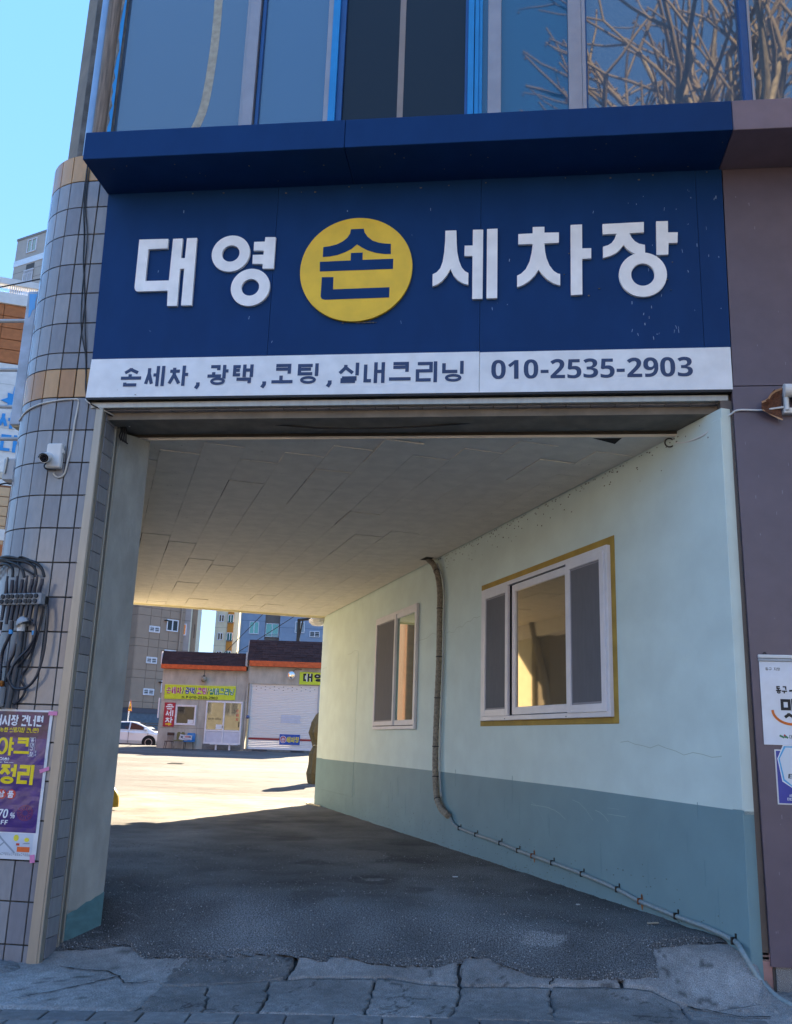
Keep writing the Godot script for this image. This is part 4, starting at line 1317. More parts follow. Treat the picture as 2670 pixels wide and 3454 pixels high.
func passage() -> void:
	var f := wall_frame(0, 0)
	var big := group_part("passage_window", building)
	# painted ochre surround
	var sur := obj("ochre_surround", frame(-4.455, 1.765, -1.515, 3.345, 0.09, -0.002, 0.0055), mat("ochre paint", "#b2913a", 0.7, {"blotch": "mid"}), big)
	sur.transform = f
	window_set(-4.36, -1.58, 1.82, 3.27, f, big, [
		[-4.3, -3.62, 1.865, 3.225, 0.022, "glass grey", true, 0.07], [-3.54, -2.28, 1.872, 3.21, 0.008, "glass bronze", false, 0.075], [-2.31, -1.625, 1.862, 3.23, 0.026, "glass grey", true, 0.07]])
	var small := group_part("passage_window", building)
	window_set(-8.69, -6.68, 1.745, 3.44, f, small, [
		[-8.66, -7.62, 1.8, 3.4, 0.022, "glass bronze", true, 0.06], [-7.68, -6.71, 1.8, 3.4, 0.006, "glass teal", false, 0.07]])
	for k in [[-3.7, 1.835], [-2.35, 1.835]]:
		var d := MB.new()
		d.box(Vector3(k[0], k[1], 0.046), Vector3(0.012, 0.012, 0.003), Basis.IDENTITY, 0.001)
		obj("drain_hole", d, flat("dark hole", "#171513"), big).transform = f
	# wrapped pipe down the wall and the conduit that leaves it
	var duct := thing("wrapped_drain_pipe", "bandaged grey drain pipe running down the mint wall between the two windows", "pipe", f * Vector3(-5.75, 0.73, 0.06))
	var pts := []
	for q in [[6.15, 3.99, 0.1], [6.08, 3.93, 0.09], [5.94, 3.84, 0.07], [5.8, 3.67, 0.06], [5.73, 3.46, 0.055], [5.72, 3.2, 0.055], [5.71, 2.57, 0.055], [5.74, 2.12, 0.055], [5.77, 1.53, 0.055], [5.75, 1.17, 0.055], [5.68, 0.93, 0.055], [5.52, 0.81, 0.055], [5.37, 0.77, 0.055], [5.31, 0.755, 0.055]]:
		pts.push_back(f * Vector3(-q[0], q[1], q[2]) - duct.position)
	var wrap := MB.new()
	var sp := smooth(pts, 10)
	wrap.tube(sp, 0.036, 14)
	# bandage ridges
	for k in range(2, sp.size() - 2, 2):
		var d := (sp[k + 1] - sp[k]).normalized()
		wrap.tube(PackedVector3Array([sp[k] - d * 0.012, sp[k] + d * 0.03]), 0.0372 + rng.randf_range(0.0, 0.0025), 14, true, 0.0355)
	obj("bandage_wrap", wrap, mat("pipe bandage", "#b8ad9b", 0.9, {"blotch": "strong", "grain": 0.15, "relief": 0.6, "scale": Vector3.ONE * 4.0}), duct)
	for y in [3.75, 3.25, 2.6, 2.13, 1.54, 1.17, 0.91]:
		var best := 0
		for k in sp.size():
			if absf(sp[k].y + duct.position.y - y) < absf(sp[best].y + duct.position.y - y):
				best = k
		var d := (sp[mini(best + 1, sp.size() - 1)] - sp[maxi(best - 1, 0)]).normalized()
		var tie := MB.new()
		tie.tube(PackedVector3Array([sp[best] - d * 0.006, sp[best] + d * 0.006]), 0.041, 14)
		tie.box(sp[best] + f.basis * Vector3(0.045, 0, 0.0), Vector3(0.03, 0.006, 0.006), f.basis)
		obj("cable_tie", tie, mats["black cable"], duct)
	obj("side_wire", cable([f * Vector3(-5.9, 3.85, 0.04) - duct.position, f * Vector3(-5.66, 3.55, 0.03) - duct.position, f * Vector3(-5.63, 2.9, 0.03) - duct.position, f * Vector3(-5.65, 2.0, 0.03) - duct.position, f * Vector3(-5.67, 1.3, 0.03) - duct.position, f * Vector3(-5.6, 0.95, 0.03) - duct.position], 0.008), mats["grey plastic"], duct)
	var hole := MB.new()
	hole.prism(PackedVector2Array([Vector2(-0.13, -0.06), Vector2(0.12, -0.05), Vector2(0.1, 0.06), Vector2(-0.1, 0.07)]), Transform3D(Basis(-PD, WN, Vector3.DOWN), f * Vector3(-6.02, 3.9355, 0.14) - duct.position), 0.0)
	obj("ceiling_hole", hole, flat("dark hole", "#171513"), duct)
	var con := thing("grey_conduit", "thin grey conduit clipped along the teal dado down to the street", "pipe", f * Vector3(-2.6, 0.54, 0.03))
	pts = []
	for q in [[5.38, 0.77], [5.28, 0.72], [5.11, 0.65], [4.53, 0.615], [3.88, 0.597], [3.35, 0.57], [2.69, 0.55], [2.16, 0.53], [1.57, 0.49], [1.26, 0.455], [0.79, 0.43], [0.46, 0.42], [0.25, 0.405], [0.12, 0.385]]:
		pts.push_back(f * Vector3(-q[0], q[1], 0.022) - con.position)
	for q in [Vector3(1.462, 0.33, 0.04), Vector3(1.525, 0.215, 0.09), Vector3(1.585, 0.14, 0.16), Vector3(1.64, 0.11, 0.25), Vector3(1.73, 0.095, 0.38), Vector3(1.9, 0.095, 0.52), Vector3(2.2, 0.1, 0.7)]:
		pts.push_back(q + Vector3(0, 0.03, 0) - con.position)
	obj("conduit", cable(pts, 0.0165, 10), mat("conduit grey", "#8b9a9d", 0.5, {"blotch": "mid", "scale": Vector3.ONE * 4.0}), con)
	var rust := mat("rust", "#8a5230", 0.9, {"blotch": "strong", "scale": Vector3.ONE * 6.0})
	for q in [[5.0, 0.638], [4.5, 0.618], [3.85, 0.6], [3.42, 0.575], [3.1, 0.563], [2.69, 0.552], [2.14, 0.53], [1.57, 0.492], [1.25, 0.455], [0.78, 0.432], [0.15, 0.392]]:
		var clip := MB.new()
		clip.box(f * Vector3(-q[0], q[1], 0.03) - con.position, Vector3(0.012, 0.045, 0.03), f.basis, 0.003)
		clip.box(f * Vector3(-q[0], q[1] + 0.028, 0.006) - con.position, Vector3(0.012, 0.03, 0.006), f.basis)
		obj("clip", clip, rust if q[0] in [3.1, 1.25] else mats["dark steel"], con)
	# rust stains behind two clips
	var st := MB.new()
	for q in [[3.1, 0.56], [1.25, 0.45]]:
		st.prism(outline(0.018, 0.06, 12, Vector2(-q[0], q[1])), f * z_at(0.0042), 0.0)
	obj("rust_stain", st, mat("rust stain", "#9a6a44", 0.9), con).position = -con.position
	# cables at the lintel
	var lc := thing("black_lintel_cable", "black cable sagging across the sheet metal under the lintel", "cable", Vector3(-1.0, 3.95, -0.3))
	obj("cable", cable([Vector3(-2.5, 4.035, -0.3), Vector3(-2.177, 4.03, -0.3), Vector3(-1.776, 3.979, -0.3), Vector3(-1.383, 3.95, -0.3), Vector3(-0.921, 3.95, -0.3), Vector3(-0.45, 3.972, -0.3), Vector3(-0.03, 4.01, -0.3), Vector3(0.42, 4.035, -0.3)], 0.007), mats["black cable"], lc).position = -lc.position
	var wc := thing("white_wall_cable", "white cable looping from the wall lamp over the mauve post into the passage", "cable", Vector3(1.6, 3.94, 0))
	obj("cable", cable([Vector3(1.95, 3.957, 0.05), Vector3(1.8, 3.947, 0.02), Vector3(1.65, 3.952, 0.012), Vector3(1.6, 3.93, -0.02), Vector3(1.52, 3.885, -0.1), Vector3(1.44, 3.835, -0.2), Vector3(1.36, 3.85, -0.4), Vector3(1.3, 3.89, -0.53)], 0.0075), mats["white plastic"], wc).position = -wc.position
	obj("cable", cable([Vector3(1.5, 4.03, -0.3), Vector3(1.495, 3.97, -0.3), Vector3(1.47, 3.91, -0.34), Vector3(1.42, 3.86, -0.4)], 0.006), mats["grey plastic"], wc).position = -wc.position
	var loop := MB.new()
	var ring := []
	for k in 12:
		ring.push_back(Vector3(1.26 + 0.035 * cos(k * 0.5), 3.9 + 0.035 * sin(k * 0.5), -0.56))
	obj("cable_loop", cable(ring, 0.006), mats["black cable"], wc).position = -wc.position
	var bits := thing("cut_cable_ends", "black cut cable ends hanging beside the shutter rail at the pillar top", "cable", Vector3(-3.12, 3.95, -0.32))
	for k in 4:
		obj("cable_end", cable([Vector3(-3.14 + 0.012 * k, 4.02, -0.31), Vector3(-3.125 + 0.014 * k, 3.95, -0.31), Vector3(-3.13 + 0.02 * k, 3.9 - 0.015 * k, -0.3), Vector3(-3.11 + 0.02 * k, 3.86 - 0.01 * k, -0.29)], 0.006), mats["black cable"], bits).position = -bits.position
	# litter on the floor
	var lit := [[-0.46, -2.45, 0.05, "white paper scrap lying on the asphalt nearest the conduit bend", "#c9ccd0"], [1.02, -0.62, 0.09, "thin pale twig lying on the asphalt by the right concrete patch", "#a89f8c"], [0.55, -1.25, 0.03, "small white pebble on the asphalt close to the teal wall", "#b9bab8"]]
	for l in lit:
		var mb := MB.new()
		mb.box(Vector3.ZERO, Vector3(l[2], 0.008, 0.02), Basis(Vector3.UP, 0.5), 0.003)
		var r := obj(["paper_scrap", "twig", "pebble"][lit.find(l)], mb, flat("litter %s" % l[4], l[4], 0.8))
		r.position = Vector3(l[0], gy(l[0], l[1]) + 0.032, l[1])
		tag(r, l[3], ["paper", "twig", "pebble"][lit.find(l)])


func right_front() -> void:
	var s := thing("neighbour_shopfront", "mauve metal clad shopfront wall to the right of the passage", "shopfront", Vector3(1.6, 0.0, 0))
	var mk := func(mb: MB, called: String, m: Material) -> MeshInstance3D:
		var r := obj(called, mb, m, s)
		r.position = -s.position
		return r
	var mv := mats["mauve panel"] as Material
	var mb := MB.new()
	mb.prism(PackedVector2Array([Vector2(1.642, 0.275), Vector2(3.4, 0.3), Vector2(3.4, 4.138), Vector2(1.618, 4.138)]), z_at(0.0), 0.08)
	mk.call(mb, "cladding_panel", mv)
	mb = MB.new()
	mb.prism(PackedVector2Array([Vector2(1.628, 4.145), Vector2(3.4, 4.145), Vector2(3.4, 5.929), Vector2(1.645, 5.929)]), z_at(0.0), 0.08)
	mk.call(mb, "cladding_panel", mv)
	mb = MB.new()
	mb.span(Vector3(1.619, 5.931, -0.14), Vector3(3.6, 6.178, 0.475), 0.004)
	mk.call(mb, "canopy_box", mat("mauve canopy", "#7a6c78", 0.45, {"blotch": "soft"}))
	mb = MB.new()
	mb.prism(PackedVector2Array([Vector2(1.56, 0.3), Vector2(1.6385, 0.3), Vector2(1.6145, 4.04), Vector2(1.536, 4.04)]), z_at(-0.03), 0.1)
	mk.call(mb, "jamb_post", mat("post brown", "#5a504a", 0.5))
	mb = MB.new()
	mb.prism(PackedVector2Array([Vector2(1.551, 0.24), Vector2(1.558, 0.24), Vector2(1.534, 3.98), Vector2(1.527, 3.98)]), z_at(-0.02), 0.06)
	mk.call(mb, "steel_edge", mats["steel"])
	# the foot where the cladding ends
	mb = MB.new()
	mb.prism(PackedVector2Array([Vector2(1.575, -0.05), Vector2(1.655, -0.05), Vector2(1.655, 0.35), Vector2(1.575, 0.35)]), z_at(-0.03), 0.1)
	mk.call(mb, "pink_plinth", mat("pink plaster", "#b98f87", 0.85, {"blotch": "mid"}))
	mb = MB.new()
	mb.prism(PackedVector2Array([Vector2(1.672, -0.05), Vector2(3.4, -0.05), Vector2(3.4, 0.35), Vector2(1.672, 0.35)]), z_at(-0.015), 0.1)
	mk.call(mb, "stone_plinth", mat("granite", "#a3a3a2", 0.7, {"blotch": "speckle", "scale": Vector3.ONE * 3.0}))
	mb = MB.new()
	mb.span(Vector3(1.655, -0.05, -0.1), Vector3(1.672, 0.3, -0.022), 0.002)
	mk.call(mb, "joint_filler", flat("joint filler", "#4b4642", 0.9))
	# small pale drips on the cladding
	mb = MB.new()
	for k in 40:
		mb.box(Vector3(rng.randf_range(1.66, 2.1), rng.randf_range(0.4, 5.7), 0.0006), Vector3(rng.randf_range(0.002, 0.004), rng.randf_range(0.004, 0.03), 0.001))
	stuff(mk.call(mb, "pale_drips", flat("mauve drip", "#84808f", 0.7)))
	# lamp bracket with a dead leaf
	var lamp := thing("wall_lamp_bracket", "white wall lamp bracket at the right edge of the mauve cladding", "lamp", Vector3(2.0, 3.9, 0))
	mb = MB.new()
	mb.span(Vector3(1.955, 3.925, 0.02), Vector3(1.985, 4.118, 0.075), 0.008)
	mb.span(Vector3(1.95, 3.91, 0.0), Vector3(2.04, 3.952, 0.06), 0.006)
	obj("bracket", mb, mats["white plastic"], lamp).position = -lamp.position
	mb = MB.new()
	mb.lathe(PackedVector2Array([Vector2(0.0, -0.035), Vector2(0.045, -0.035), Vector2(0.05, -0.02), Vector2(0.05, 0.03), Vector2(0.0, 0.035)]), 18, Transform3D(Basis(Vector3.BACK, PI / 2), Vector3(1.985, 4.075, 0.065)))
	obj("lamp_collar", mb, mats["white plastic"], lamp).position = -lamp.position
	mb = MB.new()
	mb.tube(PackedVector3Array([Vector3(2.02, 4.06, 0.07), Vector3(2.35, 4.05, 0.08)]), 0.06, 14)
	obj("lamp_body", mb, mat("lamp body", "#5c5550", 0.5), lamp).position = -lamp.position
	# curled brown plane leaf
	var lf := poly([1.948, 4.098, 1.941, 4.089, 1.918, 4.087, 1.901, 4.080, 1.896, 4.090, 1.878, 4.072, 1.857, 4.031, 1.836, 4.011, 1.820, 3.997, 1.801, 3.989, 1.792, 3.973, 1.793, 3.953, 1.788, 3.935, 1.803, 3.919, 1.839, 3.902, 1.866, 3.889, 1.898, 3.875, 1.935, 3.850, 1.935, 3.942])
	mb = MB.new()
	var mid_ := Vector2(1.9, 3.97)
	for k in lf.size():
		var a := lf[k]
		var b := lf[(k + 1) % lf.size()]
		var q := func(p: Vector2) -> Vector3: return Vector3(p.x, p.y, 0.03 + 2.2 * (p - mid_).length_squared() + (0.02 if p.x < 1.84 else 0.0))
		mb.tri(q.call(a.lerp(mid_, 0.5)), q.call(b.lerp(mid_, 0.5)), q.call(mid_))
		mb.quad(q.call(a), q.call(b), q.call(b.lerp(mid_, 0.5)), q.call(a.lerp(mid_, 0.5)))
	var leaf := tag(obj("dead_leaf", mb, mat("dead leaf", "#6b4128", 0.8, {"blotch": "strong", "scale": Vector3.ONE * 8.0})), "curled brown dead leaf caught behind the white wall lamp bracket", "leaf") as MeshInstance3D
	mb = MB.new()
	mb.ribbon(poly([1.941, 4.09, 1.9, 4.076, 1.872, 4.055, 1.85, 4.02, 1.82, 3.998, 1.795, 3.985]), 0.013, func(p: Vector2, l: float) -> Vector3: return Vector3(p.x, p.y, l + 0.034 + 2.2 * (p - mid_).length_squared() + (0.02 if p.x < 1.84 else 0.0)), 0.0)
	obj("curled_rim", mb, mat("leaf rim", "#b08a68", 0.8), leaf)
	mb = MB.new()
	mb.ribbon(poly([1.795, 3.93, 1.84, 3.905, 1.9, 3.878, 1.933, 3.855]), 0.014, func(p: Vector2, l: float) -> Vector3: return Vector3(p.x, p.y, l + 0.036 + 2.2 * (p - mid_).length_squared() + (0.02 if p.x < 1.84 else 0.0)), 0.0)
	obj("curled_rim", mb, mats["leaf rim"], leaf)
	# the two notices
	var a := thing("white_notice", "white hanging notice sheet with orange swoosh and brush lettering on mauve wall", "notice", Vector3(1.9, 1.62, 0.01))
	var ma := func(k: MB, called: String, m: Material) -> void: obj(called, k, m, a).position = -a.position
	ma.call(bar(Vector3(1.681, 1.621, 0.004), Vector3(2.3, 2.165, 0.009)), "sheet", mat("notice sheet", "#c5d2e2", 0.2, {"blotch": "soft", "clear": 0.6}))
	ma.call(bar(Vector3(1.676, 2.163, 0.002), Vector3(2.3, 2.182, 0.016), 0.004), "clamp_rail", mats["grey plastic"])
	ma.call(bar(Vector3(1.676, 2.184, 0.002), Vector3(2.3, 2.208, 0.018), 0.004), "clamp_rail", mats["white plastic"])
	mb = MB.new()
	mb.tube(smooth([Vector3(1.712, 2.208, 0.008), Vector3(1.716, 2.222, 0.008), Vector3(1.726, 2.222, 0.008), Vector3(1.731, 2.208, 0.008)]), 0.003, 6)
	ma.call(mb, "hook", mats["dark steel"])
	var at := on_plane(z_at(0.0098))
	mb = MB.new()
	write("동구 지정", Vector2(1.719, 2.103), Vector2(0.019, 0.02), 0.0215, 0.0024, at, mb)
	ma.call(mb, "small_lettering", flat("ink grey", "#3b3f45"))
	mb = MB.new()
	write("동구", Vector2(1.778, 1.952), Vector2(0.034, 0.05), 0.037, 0.0085, at, mb)
	write("맛", Vector2(1.8, 1.79), Vector2(0.1, 0.13), 0.12, 0.019, at, mb)
	mb.ribbon(poly([1.862, 1.972, 1.905, 1.975]), 0.012, at, 0.0003)
	ma.call(mb, "brush_lettering", flat("ink black", "#1b1b1d"))
	mb = MB.new()
	var sw := PackedVector2Array()
	for k in 16:
		var e := PI + PI * 0.62 * k / 15.0
		sw.push_back(Vector2(1.87, 1.845) + Vector2(cos(e) * 0.122, sin(e) * 0.09))
	mb.ribbon(sw, 0.017, at, 0.0)
	ma.call(mb, "swoosh", flat("swoosh orange", "#cf6a1e"))
	mb = MB.new()
	mb.ribbon(poly([1.782, 1.682, 1.795, 1.676, 1.81, 1.668]), 0.012, at, 0.0)
	mb.ribbon(poly([1.812, 1.67, 1.822, 1.676, 1.834, 1.666]), 0.012, at, 0.0)
	ma.call(mb, "emblem_leaf", flat("emblem green", "#3f7a55"))
	mb = MB.new()
	mb.prism(outline(0.0065, 0.0065, 12, Vector2(1.814, 1.6835)), z_at(0.0102), 0.0)
	ma.call(mb, "emblem_dot", flat("emblem red", "#a8323a"))
	mb = MB.new()
	write("대", Vector2(1.843, 1.664), Vector2(0.021, 0.023), 0.024, 0.003, at, mb)
	ma.call(mb, "small_lettering", flat("ink grey", "#3b3f45"))
	var b := thing("blue_notice", "blue notice with white octagon field on mauve wall below the white notice", "notice", Vector3(1.9, 1.25, 0.01))
	var mk2 := func(k: MB, called: String, m: Material) -> void: obj(called, k, m, b).position = -b.position
	mk2.call(bar(Vector3(1.744, 1.247, 0.001), Vector3(2.25, 1.592, 0.004), 0.002), "white_border", mats["white plastic"])
	mb = MB.new()
	mb.prism(poly([1.7525, 1.2555, 2.24, 1.2555, 2.24, 1.584, 1.7525, 1.584]), z_at(0.0048), 0.0)
	mk2.call(mb, "blue_field", mat("notice blue", "#2b3a9c", 0.3, {"blotch": "soft"}))
	var oc := func(g: float) -> PackedVector2Array: return PackedVector2Array([Vector2(1.768 - g, 1.535), Vector2(1.808 - g, 1.612 + g), Vector2(2.2, 1.612 + g), Vector2(2.2, 1.3), Vector2(1.92, 1.3), Vector2(1.79 - g, 1.4 - g)])
	for l in [["octagon_rim", 0.009, 0.0056, "rim white", "#d9e2ea"], ["octagon_rim", 0.003, 0.0064, "rim cyan", "#4fa6d6"], ["octagon_field", -0.006, 0.0072, "field white", "#cbd6df"]]:
		mb = MB.new()
		mb.prism(oc.call(l[1]), z_at(l[2]), 0.0)
		mk2.call(mb, l[0], flat(l[3], l[4], 0.3))
	latin("letter", "E", flat("ink black", "#1b1b1d"), b, Vector3(1.818, 1.412, 0.008) - b.position, 0.022, 0.028, 0.15)
	mb = MB.new()
	write("세", Vector2(1.818, 1.296), Vector2(0.016, 0.017), 0.018, 0.0028, on_plane(z_at(0.008)), mb)
	write("터미", Vector2(1.804, 1.274), Vector2(0.016, 0.017), 0.018, 0.0028, on_plane(z_at(0.008)), mb)
	mk2.call(mb, "small_lettering", flat("print white", "#d8dde6"))


# how far round the column a spot lies that is seen at x in the plane just before it
func ax(x: float) -> float:
	return broken([Vector2(-4.2, 1.6), Vector2(-4.0, 1.2), Vector2(-3.89, 0.9), Vector2(-3.835, 0.72), Vector2(-3.784, 0.584), Vector2(-3.69, 0.448), Vector2(-3.576, 0.314), Vector2(-3.262, 0.0), Vector2(-3.0, -0.26)], x)


func cp(x: float, y: float, off: float) -> Vector3:
	return around(ax(x), y, off).origin


func col_cable(list: Array, r: float, off: float) -> MB:
	var pts := []
	for k in range(0, list.size(), 2):
		pts.push_back(cp(list[k], list[k + 1], off + 0.006 * sin(k * 1.7)))
	return cable(pts, r, 9)


func column_fittings() -> void:
	# security camera on its box
	var cam := thing("security_camera", "white bullet security camera on a white box on the tiled column", "camera", cp(-3.52, 3.53, 0.0))
	var at := around(ax(-3.53), 3.627, 0.03)
	var mb := MB.new()
	mb.box(at * Vector3(0.02, 0.012, 0.012), Vector3(0.125, 0.2, 0.055), at.basis, 0.01)
	mb.box(at * Vector3(-0.035, -0.055, 0.0), Vector3(0.03, 0.08, 0.04), at.basis, 0.006)
	mb.box(at * Vector3(0.086, 0.05, 0.01), Vector3(0.01, 0.03, 0.03), at.basis, 0.002)
	obj("junction_box", mb, mats["white plastic"], cam).position = -cam.position
	var dir := Vector3(0.25, -0.34, 0.9).normalized()
	var c0 := at * Vector3(-0.02, -0.01, 0.05)
	mb = MB.new()
	mb.tube(PackedVector3Array([c0 - dir * 0.03, c0 + dir * 0.1]), 0.036, 20)
	obj("camera_body", mb, mats["white plastic"], cam).position = -cam.position
	mb = MB.new()
	mb.tube(PackedVector3Array([c0 + dir * 0.1, c0 + dir * 0.101]), 0.032, 20)
	obj("lens_face", mb, flat("lens black", "#121317", 0.15), cam).position = -cam.position
	mb = MB.new()
	mb.tube(PackedVector3Array([c0 + dir * 0.101, c0 + dir * 0.107]), 0.011, 14)
	obj("lens", mb, flat("lens glass", "#23262e", 0.05), cam).position = -cam.position
	mb = MB.new()
	var side := dir.cross(Vector3.UP).normalized()
	var over := side.cross(dir).normalized()
	for k in 12:
		var e := c0 + dir * 0.1015 + (side * cos(TAU * k / 12) + over * sin(TAU * k / 12)) * 0.022
		mb.tube(PackedVector3Array([e, e + dir * 0.003]), 0.0035, 6)
	obj("diode_ring", mb, flat("diode", "#4a4d55", 0.2), cam).position = -cam.position
	# the hood: an arc of sheet over the body
	mb = MB.new()
	for k in 10:
		var a := PI * k / 10.0
		var b := PI * (k + 1) / 10.0
		var ra := (side * cos(a) + over * sin(a)) * 0.041
		var rb := (side * cos(b) + over * sin(b)) * 0.041
		mb.quad(c0 - dir * 0.035 + ra, c0 + dir * 0.125 + ra, c0 + dir * 0.125 + rb, c0 - dir * 0.035 + rb)
	obj("hood", mb, mats["white plastic"], cam).position = -cam.position
	obj("camera_lead", cable([c0 - dir * 0.02 + Vector3(0, -0.03, 0), c0 + Vector3(-0.005, -0.075, 0.02), c0 + Vector3(0.02, -0.1, 0.02), at * Vector3(0.04, -0.1, 0.01)], 0.006), mats["black cable"], cam).position = -cam.position
	obj("feed_cable", col_cable([-3.86, 4.03, -3.795, 4.065, -3.7, 4.09, -3.606, 4.109, -3.5, 4.12, -3.43, 4.126, -3.392, 4.118, -3.388, 4.085, -3.394, 3.907, -3.403, 3.72, -3.413, 3.6, -3.43, 3.505, -3.468, 3.475, -3.5, 3.486, -3.52, 3.51], 0.0075, 0.012), mat("white cable", "#c3c2bc", 0.5), cam).position = -cam.position
	# cables that come down the column
	var bl := thing("black_downlead_cable", "black cable running down the column tiles and under the white sign band", "cable", cp(-3.4, 4.6, 0.02))
	obj("cable", col_cable([-3.57, 6.36, -3.565, 6.17, -3.549, 5.842, -3.52, 5.6, -3.491, 5.334, -3.448, 5.036, -3.402, 4.721, -3.365, 4.45, -3.337, 4.215, -3.315, 4.125], 0.0055, 0.014), mats["black cable"], bl).position = -bl.position
	obj("cable", col_cable([-3.545, 6.36, -3.542, 5.9, -3.485, 5.55, -3.475, 5.1, -3.44, 4.75, -3.378, 4.5, -3.345, 4.3, -3.325, 4.13], 0.0045, 0.014), mats["black cable"], bl).position = -bl.position
	obj("cable", cable([cp(-3.315, 4.125, 0.014), Vector3(-3.27, 4.075, -0.03), Vector3(-3.2, 4.04, -0.05), Vector3(-3.1, 4.0, -0.2), Vector3(-3.06, 3.985, -0.3)], 0.006), mats["black cable"], bl).position = -bl.position
	obj("pale_cable", cable([cp(-3.33, 4.12, 0.014), Vector3(-3.28, 4.08, -0.03), Vector3(-3.18, 4.035, -0.06), Vector3(-3.08, 4.005, -0.22), Vector3(-3.05, 3.98, -0.3)], 0.006), mats["white cable"], bl).position = -bl.position
	terminal_block()
	poster()


func terminal_block() -> void:
	var t := thing("cable_terminal_block", "grey sixteen-port cable terminal block with black sleeved cables on the column tiles", "terminal block", cp(-3.6, 2.46, 0.05))
	var mk := func(mb: MB, called: String, m: Material) -> void: obj(called, mb, m, t).position = -t.position
	var base := Transform3D(Basis(Vector3.UP, -0.22), cp(-3.6, 2.507, 0.065))
	var half := 0.19
	var mb := MB.new()
	mb.box(base.origin, Vector3(2 * half, 0.085, 0.05), base.basis, 0.004)
	mk.call(mb, "block", mat("block grey", "#8d9196", 0.5, {"blotch": "mid", "scale": Vector3.ONE * 4.0}))
	mb = MB.new()
	for s in [-1.0, 1.0]:
		mb.box(base * Vector3(s * half * 0.8, 0, -0.05), Vector3(0.02, 0.05, 0.08), base.basis)
	mk.call(mb, "bracket", mats["dark steel"])
	var rubber := mats["black rubber"] as Material
	var sleeve := mat("blue black sleeve", "#2a3140", 0.45, {"blotch": "mid", "scale": Vector3.ONE * 3.0})
	for k in 8:
		var x := -0.16 + 0.043 * k + (0.006 if k % 2 else 0.0)
		for row in 2:
			mb = MB.new()
			var face := base * Vector3(x - (0.006 if row else 0.0), 0.02 if row == 0 else -0.018, 0.025)
			mb.tube(PackedVector3Array([face, face + base.basis.z * 0.012]), 0.0165, 14)
			mb.box(face + base.basis.z * 0.0125, Vector3(0.02, 0.003, 0.003), base.basis * Basis(Vector3.BACK, 0.6 * k + row))
			mk.call(mb, "screw_cap", rubber)
		# sleeves above and below, flaring where they meet the block
		var lean := 0.012 * (k - 4.0) / 4.0
		var up := 0.14 if k % 2 == 0 else 0.125
		mb = MB.new()
		mb.tube(smooth([base * Vector3(x, 0.04, 0), base * Vector3(x + 0.001, 0.07, 0.004), base * Vector3(x + lean + 0.008, up, 0.006)], 3), 0.019, 12, true, 0.013 if k % 2 else 0.011)
		if k % 2 == 0:
			mb.tube(PackedVector3Array([base * Vector3(x + lean + 0.008, up, 0.006), base * Vector3(x + lean + 0.01, up + 0.04, 0.007)]), 0.009, 10)
		else:
			mb.tube(PackedVector3Array([base * Vector3(x + lean + 0.008, up - 0.02, 0.006), base * Vector3(x + lean + 0.009, up + 0.025, 0.007)]), 0.0135, 10)
		mk.call(mb, "upper_sleeve", sleeve)
		var dn: float = [0.11, 0.14, 0.11, 0.115, 0.07, 0.085, 0.11, 0.14][k]
		mb = MB.new()
		mb.tube(PackedVector3Array([base * Vector3(x - 0.006, -0.04, -0.002), base * Vector3(x - 0.007, -0.055, 0), base * Vector3(x - 0.008, -0.045 - dn, 0.002)]), 0.017, 12, true, 0.012)
		mk.call(mb, "lower_sleeve", sleeve)
	var up_runs := [[-3.690, 2.681, -3.699, 2.744, -3.735, 2.781, -3.790, 2.789, -3.835, 2.760, -3.864, 2.713], [-3.609, 2.676, -3.632, 2.739, -3.686, 2.782, -3.763, 2.813, -3.830, 2.809, -3.870, 2.754], [-3.526, 2.682, -3.550, 2.751, -3.609, 2.791, -3.703, 2.811, -3.796, 2.830, -3.850, 2.824, -3.887, 2.788], [-3.460, 2.683, -3.496, 2.752, -3.562, 2.794, -3.662, 2.820, -3.749, 2.842, -3.834, 2.841, -3.891, 2.812], [-3.545, 2.697, -3.601, 2.728, -3.654, 2.768, -3.666, 2.808, -3.651, 2.834, -3.600, 2.814]]
	for k in up_runs.size():
		mk.call(col_cable(up_runs[k], 0.0115 if k < 4 else 0.008, 0.06), "upper_cable", mats["black cable"])
	var down_runs := [[-3.732, 2.344, -3.736, 2.266, -3.748, 2.165, -3.742, 2.066, -3.717, 1.989, -3.692, 1.91], [-3.658, 2.346, -3.656, 2.267, -3.687, 2.155, -3.701, 2.066, -3.687, 1.91], [-3.617, 2.179, -3.632, 2.101, -3.653, 2.034, -3.655, 1.947, -3.657, 1.9], [-3.516, 2.351, -3.475, 2.304, -3.473, 2.226, -3.510, 2.148, -3.569, 2.069, -3.607, 2.003, -3.617, 1.926, -3.594, 1.867, -3.538, 1.846, -3.472, 1.870, -3.417, 1.942, -3.393, 2.062, -3.384, 2.200, -3.389, 2.367, -3.404, 2.462], [-3.491, 2.270, -3.495, 2.170, -3.515, 2.103, -3.575, 2.025, -3.624, 1.958, -3.647, 1.914], [-3.451, 2.461, -3.464, 2.338, -3.475, 2.237, -3.504, 2.104, -3.515, 2.016, -3.553, 1.955, -3.554, 1.916, -3.522, 1.858, -3.521, 1.809, -3.556, 1.765, -3.587, 1.737]]
	for k in down_runs.size():
		mk.call(col_cable(down_runs[k], [0.0125, 0.0135, 0.012, 0.0105, 0.012, 0.009][k], [0.05, 0.05, 0.03, 0.07, 0.05, 0.025][k]), "lower_cable", mat("navy cable", "#1e2430", 0.4))
